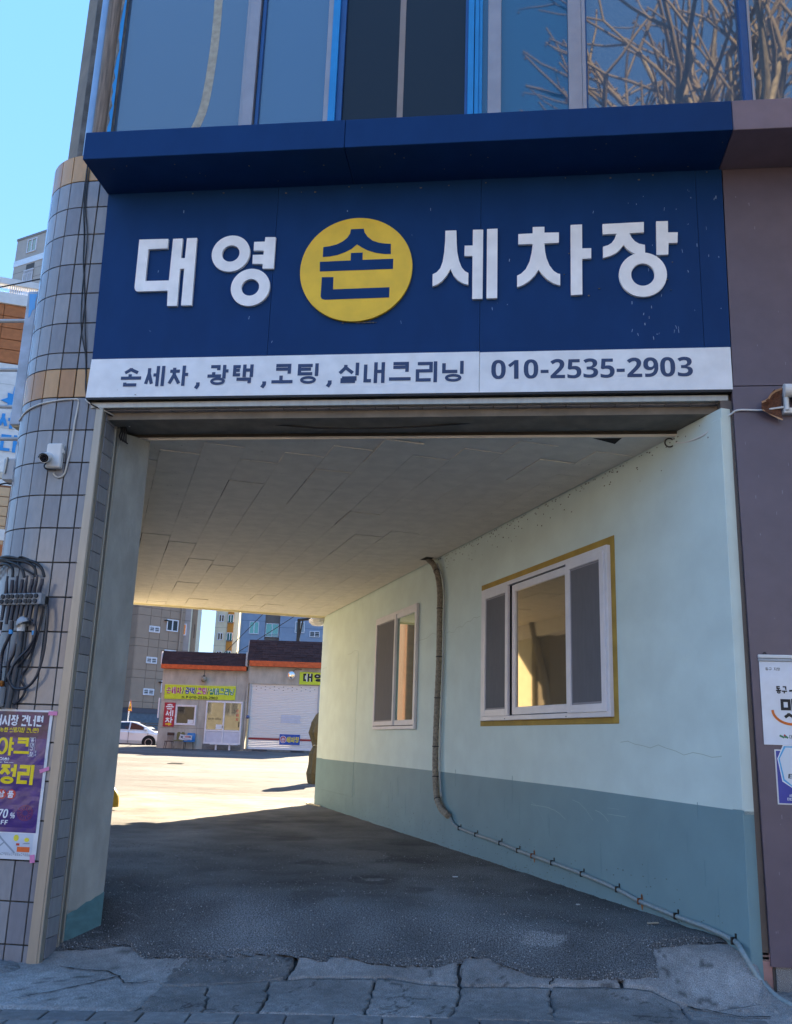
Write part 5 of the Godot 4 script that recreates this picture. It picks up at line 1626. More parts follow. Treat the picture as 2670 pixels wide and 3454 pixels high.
	for q in [[-3.735, 2.262, "tag white", "#c9cccf"], [-3.657, 2.265, "tag blue", "#2f8fd0"], [-3.492, 2.26, "tag blue", "#2f8fd0"]]:
		mb = MB.new()
		var p := cp(q[0], q[1], 0.05)
		mb.tube(PackedVector3Array([p - Vector3(-0.002, 0.016, 0), p + Vector3(0, 0.016, 0)]), 0.0155, 10)
		mk.call(mb, "cable_tag", flat(q[2], q[3], 0.4))
	# stand pipe with its weather hood
	var w := thing("service_pipe", "dark service pipe with a grey weather hood in front of the column tiles", "pipe", cp(-3.61, 1.74, 0.04))
	obj("pipe", col_cable([-3.598, 2.33, -3.590, 2.2, -3.588, 2.141, -3.599, 1.948, -3.612, 1.71], 0.024, 0.045), mat("pipe dark", "#4a5058", 0.5, {"blotch": "strong", "scale": Vector3(4, 1, 4)}), w).position = -w.position
	mb = MB.new()
	var hx := Transform3D(Basis(Vector3.UP, -0.2) * Basis(Vector3.BACK, 0.5), cp(-3.575, 2.325, 0.06))
	mb.lathe(PackedVector2Array([Vector2(0.052, -0.008), Vector2(0.055, 0.0), Vector2(0.05, 0.022), Vector2(0.038, 0.042), Vector2(0.02, 0.054), Vector2(0.0, 0.058)]), 18, hx)
	obj("weather_hood", mb, mat("hood grey", "#9aa1a8", 0.5), w).position = -w.position
	mb = MB.new()
	mb.tube(PackedVector3Array([cp(-3.592, 2.27, 0.05), cp(-3.594, 2.325, 0.05)]), 0.029, 14)
	obj("hood_collar", mb, mats["white plastic"], w).position = -w.position
	# cable end box foamed at the top
	var b := thing("foamed_junction_box", "grey cable box with orange foam at its mouth just above the poster", "box", cp(-3.7, 1.72, 0.04))
	mb = MB.new()
	var bx := around(ax(-3.70), 1.79, 0.05)
	mb.box(bx.origin, Vector3(0.12, 0.15, 0.075), bx.basis, 0.012)
	obj("box", mb, mats["grey plastic"], b).position = -b.position
	mb = MB.new()
	mb.box(bx * Vector3(0, 0.015, 0.038), Vector3(0.1, 0.085, 0.003), bx.basis)
	obj("label_plate", mb, mat("worn plate", "#cdc9c0", 0.6, {"blotch": "strong", "scale": Vector3.ONE * 8.0}), b).position = -b.position
	mb = MB.new()
	for k in 9:
		mb.ball(bx * Vector3(-0.045 + 0.011 * k, 0.085 + 0.014 * sin(k * 1.9), 0.01 * cos(k * 2.3)), Vector3(0.02, 0.02 + 0.006 * sin(k), 0.024), 10, 6)
	obj("orange_foam", mb, mat("foam orange", "#b5702c", 0.95, {"blotch": "strong", "scale": Vector3.ONE * 9.0}), b).position = -b.position


func poster() -> void:
	var p := thing("taped_poster", "purple sale poster with yellow lettering taped to the column beside the steel corner", "poster", cp(-3.45, 0.675, 0.012))
	var a0 := 0.022
	var a1 := 0.72
	var y0 := 0.672
	var y1 := 1.702
	var nz := FastNoiseLite.new()
	nz.seed = 77
	nz.frequency = 2.2
	# the sheet hangs a little wavy
	var on := func(q: Vector2, lift: float) -> Vector3:
		var a := -3.262 - q.x
		if q.x < -3.574:
			a = ax(q.x)
		return around(a, q.y, 0.014 + lift + 0.003 * nz.get_noise_2d(q.x * 2.0, q.y * 3.0)).origin
	var area := func(x0: float, ya: float, x1: float, yb: float, lift: float) -> MB:
		var mb := MB.new()
		var n := maxi(1, int((x1 - x0) / 0.03))
		var m := maxi(1, int((yb - ya) / 0.03))
		for i in n:
			for j in m:
				var l := lerpf(x0, x1, float(i) / n)
				var r := lerpf(x0, x1, float(i + 1) / n)
				var b := lerpf(ya, yb, float(j) / m)
				var t := lerpf(ya, yb, float(j + 1) / m)
				mb.quad(on.call(Vector2(l, b), lift), on.call(Vector2(r, b), lift), on.call(Vector2(r, t), lift), on.call(Vector2(l, t), lift))
		return mb
	var mk := func(mb: MB, called: String, m: Material) -> void: obj(called, mb, m, p).position = -p.position
	mk.call(area.call(-3.88, y0, -3.284, y1, 0.0), "sheet", mat("poster white", "#ccd3dc", 0.3, {"blotch": "soft"}))
	mk.call(area.call(-3.88, 0.852, -3.306, 1.688, 0.0012), "purple_field", mat("poster purple", "#351c7a", 0.3, {"blotch": "mid", "scale": Vector3.ONE * 1.6, "clear": 0.3}))
	mk.call(area.call(-3.88, 1.5, -3.306, 1.688, 0.0018), "plum_field", mat("poster plum", "#543060", 0.3, {"blotch": "strong", "scale": Vector3.ONE * 1.6}))
	mk.call(area.call(-3.88, 0.70, -3.318, 0.845, 0.0012), "map_field", mat("map pale", "#b9c6d6", 0.4, {"blotch": "soft"}))
	var white := flat("print white", "#d8dde6", 0.35)
	var yellow := flat("print yellow", "#ddc70e", 0.35)
	var red := flat("print red", "#b8322f", 0.4)
	var t := MB.new()
	write("서시장", Vector2(-3.715, 1.585), Vector2(0.056, 0.078), 0.0585, 0.0115, on, t, 0.0034)
	write("건너편", Vector2(-3.523, 1.585), Vector2(0.056, 0.078), 0.0585, 0.0115, on, t, 0.0034)
	mk.call(t, "headline", white)
	t = MB.new()
	write("구농협", Vector2(-3.69, 1.54), Vector2(0.027, 0.034), 0.0285, 0.0042, on, t, 0.0034)
	write("신암지점", Vector2(-3.597, 1.54), Vector2(0.027, 0.034), 0.0285, 0.0042, on, t, 0.0034)
	write("건너편)", Vector2(-3.471, 1.54), Vector2(0.027, 0.034), 0.0285, 0.0042, on, t, 0.0034)
	mk.call(t, "subtitle", yellow)
	letters("large_letter", "야크", Vector2(-3.67, 1.376), Vector2(0.118, 0.128), 0.123, 0.019, on, yellow, p, -p.position, 0.0034)
	letters("large_letter", "정리", Vector2(-3.632, 1.176), Vector2(0.125, 0.14), 0.133, 0.025, on, yellow, p, -p.position, 0.0034)
	t = MB.new()
	write("동대구점", Vector2(-3.426, 1.474), Vector2(0.026, 0.028), 0.032, 0.0036, on, t, 0.0034, true)
	write("자리", Vector2(-3.385, 1.399), Vector2(0.012, 0.016), 0.021, 0.0018, on, t, 0.0034, true)
	write("인한...", Vector2(-3.646, 1.325), Vector2(0.036, 0.036), 0.038, 0.0042, on, t, 0.0034)
	t.ribbon(PackedVector2Array([Vector2(-3.434, 1.373), Vector2(-3.392, 1.373), Vector2(-3.392, 1.507), Vector2(-3.434, 1.507)]), 0.0015, on, 0.0034, true)
	mk.call(t, "small_lettering", white)
	t = MB.new()
	for x in [-3.595, -3.525]:
		var c := outline(0.034, 0.033, 20, Vector2(x, 1.108))
		for k in 20:
			t.tri(on.call(Vector2(x, 1.108), 0.0028), on.call(c[k], 0.0028), on.call(c[(k + 1) % 20], 0.0028))
	mk.call(t, "red_spot", red)
	t = MB.new()
	write("상품", Vector2(-3.622, 1.084), Vector2(0.048, 0.048), 0.07, 0.007, on, t, 0.0048)
	mk.call(t, "goods_lettering", white)
	var base := around(-3.262 + 3.66, 1.0, 0.0)
	for l in [["discount_figure", "70", -3.604, 0.945, 0.078, 0.062], ["discount_figure", "%", -3.513, 0.945, 0.036, 0.04], ["discount_word", "OFF", -3.61, 0.902, 0.092, 0.03]]:
		var o := latin(l[0], l[1], white, p, Vector3.ZERO, l[4], l[5], 0.12)
		var f: Vector3 = on.call(Vector2(l[2] + l[4] / 2.0, l[3]), 0.006)
		var right: Vector3 = (on.call(Vector2(l[2] + l[4], l[3]), 0.006) - on.call(Vector2(l[2], l[3]), 0.006)).normalized()
		o.transform = Transform3D(Basis(right, Vector3.UP, right.cross(Vector3.UP)), on.call(Vector2(l[2], l[3]), 0.006) - p.position) * o.transform
	t = MB.new()
	for r in [0.058, 0.05, 0.024]:
		t.ribbon(outline(r, r * 0.92, 28, Vector2(-3.402, 0.985)), 0.0022, on, 0.003, true)
	for k in 14:
		var e := TAU * k / 14.0
		t.ribbon(PackedVector2Array([Vector2(-3.402 + 0.028 * cos(e), 0.985 + 0.026 * sin(e)), Vector2(-3.402 + 0.044 * cos(e), 0.985 + 0.04 * sin(e))]), 0.004, on, 0.003)
	mk.call(t, "round_stamp", flat("stamp red", "#8e3038", 0.5))
	# little street map
	t = MB.new()
	t.ribbon(poly([-3.68, 0.765, -3.34, 0.782]), 0.008, on, 0.0022)
	t.ribbon(poly([-3.59, 0.84, -3.53, 0.785, -3.445, 0.715]), 0.012, on, 0.0024)
	t.ribbon(poly([-3.53, 0.785, -3.59, 0.73]), 0.009, on, 0.0026)
	mk.call(t, "map_street", flat("map grey", "#8793a3"))
	t = MB.new()
	for q in [[-3.445, 0.815, 0.02, 0.022], [-3.365, 0.805, 0.019, 0.014]]:
		var c := outline(q[2], q[3], 16, Vector2(q[0], q[1]))
		for k in 16:
			t.tri(on.call(Vector2(q[0], q[1]), 0.003), on.call(c[k], 0.003), on.call(c[(k + 1) % 16], 0.003))
	mk.call(t, "map_spot", flat("map yellow", "#d8cc3c"))
	mk.call(area.call(-3.44, 0.765, -3.415, 0.78, 0.003), "map_marker", red)
	mk.call(area.call(-3.43, 0.723, -3.335, 0.757, 0.003), "map_caption", flat("map orange", "#d8642a"))
	t = MB.new()
	for k in 3:
		for e in 26:
			if (e * 7 + k * 3) % 5:
				t.ribbon(poly([-3.7 + 0.0145 * e, 0.713 - 0.007 * k, -3.69 + 0.0145 * e, 0.713 - 0.007 * k]), 0.0024, on, 0.003)
	mk.call(t, "small_print", flat("map ink", "#5d6672"))
	# pink tape at the edge
	var tapes := [[-3.316, 1.667, -3.248, 1.696, 0.0], [-3.332, 1.271, -3.258, 1.297, 0.35], [-3.324, 0.655, -3.288, 0.708, 0.15]]
	for q in tapes:
		var c := Vector2((q[0] + q[2]) / 2.0, (q[1] + q[3]) / 2.0)
		var mb := MB.new()
		mb.box(Vector3(c.x, c.y, -0.0405), Vector3(q[2] - q[0], q[3] - q[1], 0.0012), Basis(Vector3.BACK, q[4]))
		mk.call(mb, "pink_tape", flat("tape pink", "#c878a8", 0.4))


const YARD_TURN := 0.1241
var yard_at := Vector3(-12.215, 0, -37.349)
var local_base := Vector3.ZERO


func spot(u: float, y: float, z: float) -> Vector3:
	return yard_at + Basis(Vector3.UP, YARD_TURN) * Vector3(u, y, z)


# a thing of the yard: its parts are drawn in yard coordinates (u right, y up, z to the street)
func yard(called: String, label: String, category: String, u: float, y: float, z: float, group := "") -> Node3D:
	local_base = Vector3(u, y, z)
	return thing(called, label, category, spot(u, y, z), YARD_TURN, group)


func bit(o: Node3D, called: String, mb: MB, m: Material) -> MeshInstance3D:
	var r := obj(called, mb, m, o)
	if not o is MeshInstance3D:
		r.position = -local_base
	return r


func shingles(o: Node3D, u0: float, u1: float, ya: float, yb: float, za: float, zb: float) -> void:
	var rows := 9
	var m := mat("shingle", "#4a3638", 0.9, {"blotch": "mid", "scale": Vector3.ONE * 1.2, "grain": 0.25})
	var m2 := mat("shingle dark", "#402e31", 0.9, {"blotch": "mid", "scale": Vector3.ONE * 1.2, "grain": 0.25})
	for r in rows:
		var mb := MB.new()
		var mb2 := MB.new()
		var y0 := lerpf(ya, yb, float(r) / rows)
		var y1 := lerpf(ya, yb, float(r + 1) / rows)
		var z0 := lerpf(za, zb, float(r) / rows)
		var z1 := lerpf(za, zb, float(r + 1) / rows)
		var u := u0
		while u < u1 - 0.01:
			var w := minf(rng.randf_range(0.28, 0.4), u1 - u)
			var lift := rng.randf_range(0.02, 0.035)
			var q: MB = mb if rng.randf() < 0.6 else mb2
			q.quad(Vector3(u + 0.004, y0, z0 + lift), Vector3(u + w - 0.004, y0, z0 + lift), Vector3(u + w - 0.004, y1, z1 + lift - 0.012), Vector3(u + 0.004, y1, z1 + lift - 0.012))
			q.quad(Vector3(u + 0.004, y0, z0), Vector3(u + w - 0.004, y0, z0), Vector3(u + w - 0.004, y0, z0 + lift), Vector3(u + 0.004, y0, z0 + lift))
			u += w
		stuff(bit(o, "shingle_course", mb, m))
		stuff(bit(o, "shingle_course", mb2, m2))
	var core := MB.new()
	core.prism(PackedVector2Array([Vector2(-za, ya), Vector2(-zb, yb), Vector2(4.0, yb), Vector2(4.0, ya)]), Transform3D(Basis(Vector3.FORWARD, Vector3.UP, Vector3.RIGHT), Vector3(u1, 0, 0)), u1 - u0)
	bit(o, "roof_core", core, m2)


func fascia(o: Node3D, u0: float, u1: float, y0: float, y1: float, z: float) -> void:
	var e := bit(o, "orange_fascia", bar(Vector3(u0, y0, z - 0.25), Vector3(u1, y1, z), 0.01), mat("orange paint", "#d2602b", 0.7, {"blotch": "mid"}))
	var mb := MB.new()
	for k in 26:
		var x := rng.randf_range(u0, u1)
		var y := rng.randf_range(y0, y1)
		mb.ribbon(poly([x, y, x + rng.randf_range(0.03, 0.25), y + rng.randf_range(-0.05, 0.05)]), 0.006, on_plane(z_at(z + 0.002)), 0.0)
	var s := stuff(obj("flaking_lines", mb, flat("flake", "#6b3a25", 0.9), e))


func far_yard() -> void:
	var wall := mat("weathered render", "#c2beb3", 0.92, {"blotch": "mid", "grain": 0.1, "scale": Vector3(0.3, 0.12, 0.3)})
	# the office
	var o := yard("yard_office", "low grey office hut with dark shingled mansard and orange fascia behind the passage", "building", -2.2, 0.9, -2.0)
	bit(o, "wall", bar(Vector3(-4.28, 0.7, -4.0), Vector3(-0.2, 4.72, 0.0)), wall)
	for q in [[-4.2, 1.93, -2.1, 1.945], [-4.2, 3.2, -3.3, 3.205], [-2.5, 2.48, -2.06, 2.485]]:
		bit(o, "render_joint", bar(Vector3(q[0], q[1], 0.001), Vector3(q[2], q[3], 0.004)), flat("joint dark", "#77736a", 0.9))
	for q in [[-3.0, 1.3, 1.9], [-2.45, 0.95, 3.2], [-0.72, 4.0, 4.6]]:
		bit(o, "render_joint", bar(Vector3(q[0], q[1], 0.001), Vector3(q[0] + 0.012, q[2], 0.004)), flat("joint dark", "#77736a", 0.9))
	fascia(o, -4.33, -0.25, 4.69, 4.9, 0.32)
	shingles(o, -4.33, -0.25, 4.9, 5.54, 0.3, 0.05)
	bit(o, "gable_board", bar(Vector3(-4.37, 4.88, -2.0), Vector3(-4.33, 5.5, 0.28), 0.004), mats["window white"])
	# its window
	var fr := bit(o, "window", frame(-3.52, 2.07, -2.53, 3.01, 0.055, 0.0, 0.05), mats["window white"])
	obj("frame", frame(-3.465, 2.125, -2.585, 2.955, 0.03, 0.005, 0.035), mats["window white"], fr)
	obj("pane", bar(Vector3(-3.47, 2.12, 0.006), Vector3(-2.58, 2.96, 0.012)), mats["glass dark"], fr)
	obj("paper_notice", bar(Vector3(-2.9, 2.16, 0.013), Vector3(-2.63, 2.33, 0.015)), flat("paper", "#d5d8da", 0.7), fr)
	# double sliding door with a kick panel
	var d := bit(o, "door", frame(-2.07, 1.25, -0.33, 3.24, 0.07, 0.0, 0.06), mats["window white"])
	obj("meeting_stile", bar(Vector3(-1.23, 1.3, 0.012), Vector3(-1.155, 3.17, 0.055), 0.004), mats["window white"], d)
	obj("mid_rail", bar(Vector3(-2.0, 1.83, 0.012), Vector3(-0.4, 1.9, 0.05), 0.004), mats["window white"], d)
	var dg := flat("door glass", "#66665c", 0.03)
	dg.metallic = 0.5
	for q in [[-2.0, -1.23], [-1.155, -0.4]]:
		obj("pane", bar(Vector3(q[0], 1.9, 0.02), Vector3(q[1], 3.17, 0.026)), dg, d)
		obj("kick_panel", bar(Vector3(q[0] + 0.005, 1.32, 0.02), Vector3(q[1] - 0.005, 1.83, 0.035), 0.006), mat("panel lilac", "#c3c5d2", 0.4), d)
	obj("handle", bar(Vector3(-0.47, 2.05, 0.06), Vector3(-0.44, 2.3, 0.085), 0.006), mats["dark steel"], d)
	obj("lock", bar(Vector3(-1.215, 2.0, 0.056), Vector3(-1.19, 2.1, 0.075), 0.004), mats["dark steel"], d)
	obj("paper_notice", bar(Vector3(-1.54, 1.93, 0.028), Vector3(-1.25, 2.15, 0.03)), flat("paper", "#d5d8da", 0.7), d)
	var tx := MB.new()
	write("세차장 사무실", Vector2(-1.95, 2.36), Vector2(0.085, 0.095), 0.1, 0.014, on_plane(z_at(0.028)), tx)
	obj("door_lettering", tx, flat("ink black", "#1b1b1d"), d)
	tx = MB.new()
	write("손세차", Vector2(-0.62, 2.74), Vector2(0.13, 0.15), 0.2, 0.024, on_plane(z_at(0.028)), tx, 0.0, true)
	obj("red_lettering", tx, flat("print red", "#b8322f"), d)
	bit(o, "door_sill", bar(Vector3(-2.1, 0.9, 0.0), Vector3(-0.3, 1.25, 0.1)), mats["concrete"])
	bit(o, "side_sign_edge", bar(Vector3(-4.36, 2.36, -0.1), Vector3(-4.3, 3.3, 0.06), 0.005), mats["window white"])
	# round lamp under the eaves
	var l := yard("globe_lamp", "round frosted globe lamp hanging under the orange fascia of the office", "lamp", -2.25, 4.1, 0.2)
	var mb := MB.new()
	mb.ball(Vector3(-2.25, 4.24, 0.2), Vector3(0.145, 0.145, 0.145), 20, 12)
	bit(l, "globe", mb, mat("globe glass", "#8b8473", 0.25))
	mb = MB.new()
	mb.tube(PackedVector3Array([Vector3(-2.25, 4.38, 0.2), Vector3(-2.25, 4.42, 0.2)]), 0.06, 12)
	mb.tube(PackedVector3Array([Vector3(-2.25, 4.42, 0.2), Vector3(-2.24, 4.7, 0.2)]), 0.012, 8)
	bit(l, "stem", mb, mats["dark steel"])
	# the banner with the services
	var b := yard("service_banner", "yellow green banner with magenta, blue and green lettering over the office window", "banner", -2.42, 3.28, 0.02)
	mb = MB.new()
	mb.prism(PackedVector2Array([Vector2(-4.11, 3.27), Vector2(-0.72, 3.31), Vector2(-0.72, 3.97), Vector2(-4.12, 3.93)]), z_at(0.04), 0.03)
	bit(b, "sheet", mb, mat("banner lime", "#c3d327", 0.5, {"blotch": "soft"}))
	bit(b, "top_edge", bar(Vector3(-4.12, 3.93, 0.01), Vector3(-0.72, 3.955, 0.05)), mat("lime edge", "#d9e26a", 0.5))
	var outl := flat("paper white", "#dfe3e6")
	var runs := [["손세차", -4.03, "print magenta", "#a0205f"], ["/", -3.27, "ink black", "#1b1b1d"], ["광택", -3.15, "print royal", "#223a9a"], ["/", -2.66, "ink black", "#1b1b1d"], ["코팅", -2.57, "print pink", "#b02c86"], ["/", -2.08, "ink black", "#1b1b1d"], ["실내크리닝", -1.98, "print green", "#137a6c"]]
	for q in runs:
		letters("letter_outline", q[0], Vector2(q[1], 3.525), Vector2(0.225, 0.315), 0.243, 0.062, on_plane(z_at(0.043)), outl, b, -local_base)
		letters("letter", q[0], Vector2(q[1], 3.525), Vector2(0.225, 0.315), 0.243, 0.044, on_plane(z_at(0.047)), flat(q[2], q[3]), b, -local_base)
	latin("telephone_number", "H.P 010-2535-2903", flat("ink black", "#1b1b1d"), b, Vector3(-3.27, 3.315, 0.045) - local_base, 1.72, 0.125)
	# the upright red sign
	var r := yard("red_upright_sign", "red upright sign with white lettering and yellow arrow left of the office window", "sign", -3.8, 1.98, 0.02)
	bit(r, "board", bar(Vector3(-4.06, 1.98, 0.005), Vector3(-3.54, 3.1, 0.03), 0.004), mat("sign red", "#a91f36", 0.5, {"blotch": "soft"}))
	letters("letter", "손세차", Vector2(-3.985, 2.78), Vector2(0.37, 0.28), 0.315, 0.055, on_plane(z_at(0.032)), outl, r, -local_base, 0.0, true)
	mb = MB.new()
	mb.prism(PackedVector2Array([Vector2(-3.97, 2.06), Vector2(-3.8, 2.06), Vector2(-3.8, 2.01), Vector2(-3.63, 2.09), Vector2(-3.8, 2.18), Vector2(-3.8, 2.13), Vector2(-3.97, 2.13), Vector2(-3.93, 2.095)]), z_at(0.033), 0.0)
	bit(r, "arrow", mb, flat("arrow yellow", "#e7b52a"))
	# white slab bench at the door
	var s := yard("white_step_bench", "low white bench step standing before the office door", "bench", -1.0, 0.98, 0.5)
	bit(s, "board", bar(Vector3(-1.66, 1.225, 0.3), Vector3(-0.38, 1.265, 0.6), 0.006), mats["window white"])
	for u in [-1.38, -0.75]:
		bit(s, "leg", bar(Vector3(u - 0.035, 0.98, 0.36), Vector3(u + 0.035, 1.225, 0.54), 0.006), mats["window white"])
	chairs()
	garage(wall)
	car()
	yard_bits()


func chairs() -> void:
	var brown := mat("dark wood", "#3d2a26", 0.5)
	var c := yard("wooden_chair", "dark brown wooden spindle chair, leftmost against the office wall", "chair", -3.58, 0.93, 0.5, "chairs along the office wall")
	bit(c, "seat", bar(Vector3(-3.77, 1.29, 0.3), Vector3(-3.38, 1.325, 0.68), 0.012), brown)
	bit(c, "top_rail", bar(Vector3(-3.75, 1.58, 0.27), Vector3(-3.41, 1.71, 0.3), 0.012), brown)
	for k in 7:
		bit(c, "spindle", bar(Vector3(-3.72 + 0.045 * k, 1.325, 0.28), Vector3(-3.708 + 0.045 * k, 1.6, 0.292)), brown)
	for q in [[-3.73, 0.33, -0.05], [-3.42, 0.33, 0.05], [-3.73, 0.64, -0.05], [-3.42, 0.64, 0.05]]:
		var mb := MB.new()
		mb.tube(PackedVector3Array([Vector3(q[0], 1.3, q[1]), Vector3(q[0] + q[2], 0.93, q[1] + (0.04 if q[1] > 0.5 else -0.03))]), 0.018, 8, true, 0.013)
		bit(c, "leg", mb, brown)
	var olive := mat("olive vinyl", "#6d6a3f", 0.6)
	c = yard("olive_chair", "olive vinyl chair with two rounded backs, standing between two other chairs", "chair", -3.12, 0.93, 0.5, "chairs along the office wall")
	for u in [-3.195, -3.0]:
		var mb := MB.new()
		var p := PackedVector2Array([Vector2(u - 0.09, 1.38)])
		for k in 9:
			var e := PI - PI * k / 8.0
			p.push_back(Vector2(u + 0.09 * cos(e), 1.66 + 0.09 * sin(e)))
		p.push_back(Vector2(u + 0.09, 1.38))
		mb.prism(p, z_at(0.33), 0.04)
		bit(c, "backrest", mb, olive)
	bit(c, "seat", bar(Vector3(-3.34, 1.32, 0.32), Vector3(-2.9, 1.375, 0.7), 0.015), olive)
	for q in [[-3.32, 0.36], [-2.92, 0.36], [-3.32, 0.66], [-2.92, 0.66]]:
		var mb := MB.new()
		mb.tube(PackedVector3Array([Vector3(q[0], 1.33, q[1]), Vector3(q[0] - 0.01, 0.93, q[1])]), 0.013, 8)
		bit(c, "leg", mb, mats["steel"])
	var blue := mat("blue plastic", "#1c74b4", 0.4)
	c = yard("blue_plastic_chair", "blue moulded plastic chair, rightmost of those against the office wall", "chair", -2.63, 0.95, 0.5, "chairs along the office wall")
	var mb2 := MB.new()
	mb2.prism(PackedVector2Array([Vector2(-2.84, 1.36), Vector2(-2.45, 1.36), Vector2(-2.44, 1.7), Vector2(-2.48, 1.75), Vector2(-2.8, 1.75), Vector2(-2.84, 1.7)]), Transform3D(Basis(Vector3.RIGHT, -0.12), Vector3(0, 0.17, 0.5)) * Transform3D(Basis.IDENTITY, Vector3(0, -0.17, -0.18)), 0.03)
	bit(c, "backrest", mb2, blue)
	bit(c, "seat", bar(Vector3(-2.87, 1.3, 0.32), Vector3(-2.43, 1.35, 0.72), 0.018), blue)
	for q in [[-2.83, 0.36], [-2.45, 0.36], [-2.83, 0.68], [-2.44, 0.68]]:
		var mb := MB.new()
		mb.tube(PackedVector3Array([Vector3(q[0], 1.31, q[1]), Vector3(q[0] + (0.03 if q[0] > -2.6 else -0.02), 0.95, q[1])]), 0.014, 8)
		bit(c, "leg", mb, mats["dark steel"])
	# newspaper bag lying over two chairs
	var g := yard("printed_paper_bag", "white paper bag with red and black print lying on the olive and blue chairs", "bag", -2.8, 1.38, 0.55)
	var mb3 := MB.new()
	mb3.prism(PackedVector2Array([Vector2(-3.13, 1.42), Vector2(-3.06, 1.65), Vector2(-2.93, 1.62), Vector2(-2.51, 1.6), Vector2(-2.53, 1.39), Vector2(-2.94, 1.38)]), z_at(0.6), 0.12)
	bit(g, "bag", mb3, mat("bag white", "#c9ced6", 0.6, {"blotch": "mid", "scale": Vector3.ONE * 3.0}))
	mb3 = MB.new()
	write("세일", Vector2(-2.85, 1.5), Vector2(0.1, 0.075), 0.11, 0.02, on_plane(z_at(0.602)), mb3)
	bit(g, "red_print", mb3, flat("print red", "#b8322f"))
	mb3 = MB.new()
	for q in [[-2.98, 1.52, 0.06, 0.04], [-2.6, 1.53, 0.06, 0.03]]:
		mb3.prism(outline(q[2], q[3], 12, Vector2(q[0], q[1])), z_at(0.602), 0.0)
	for k in 5:
		mb3.ribbon(poly([-2.95 + 0.08 * k, 1.44 - 0.008 * k, -2.9 + 0.08 * k, 1.44 - 0.008 * k]), 0.02, on_plane(z_at(0.602)), 0.0)
	bit(g, "dark_print", mb3, flat("ink navy", "#262d48"))


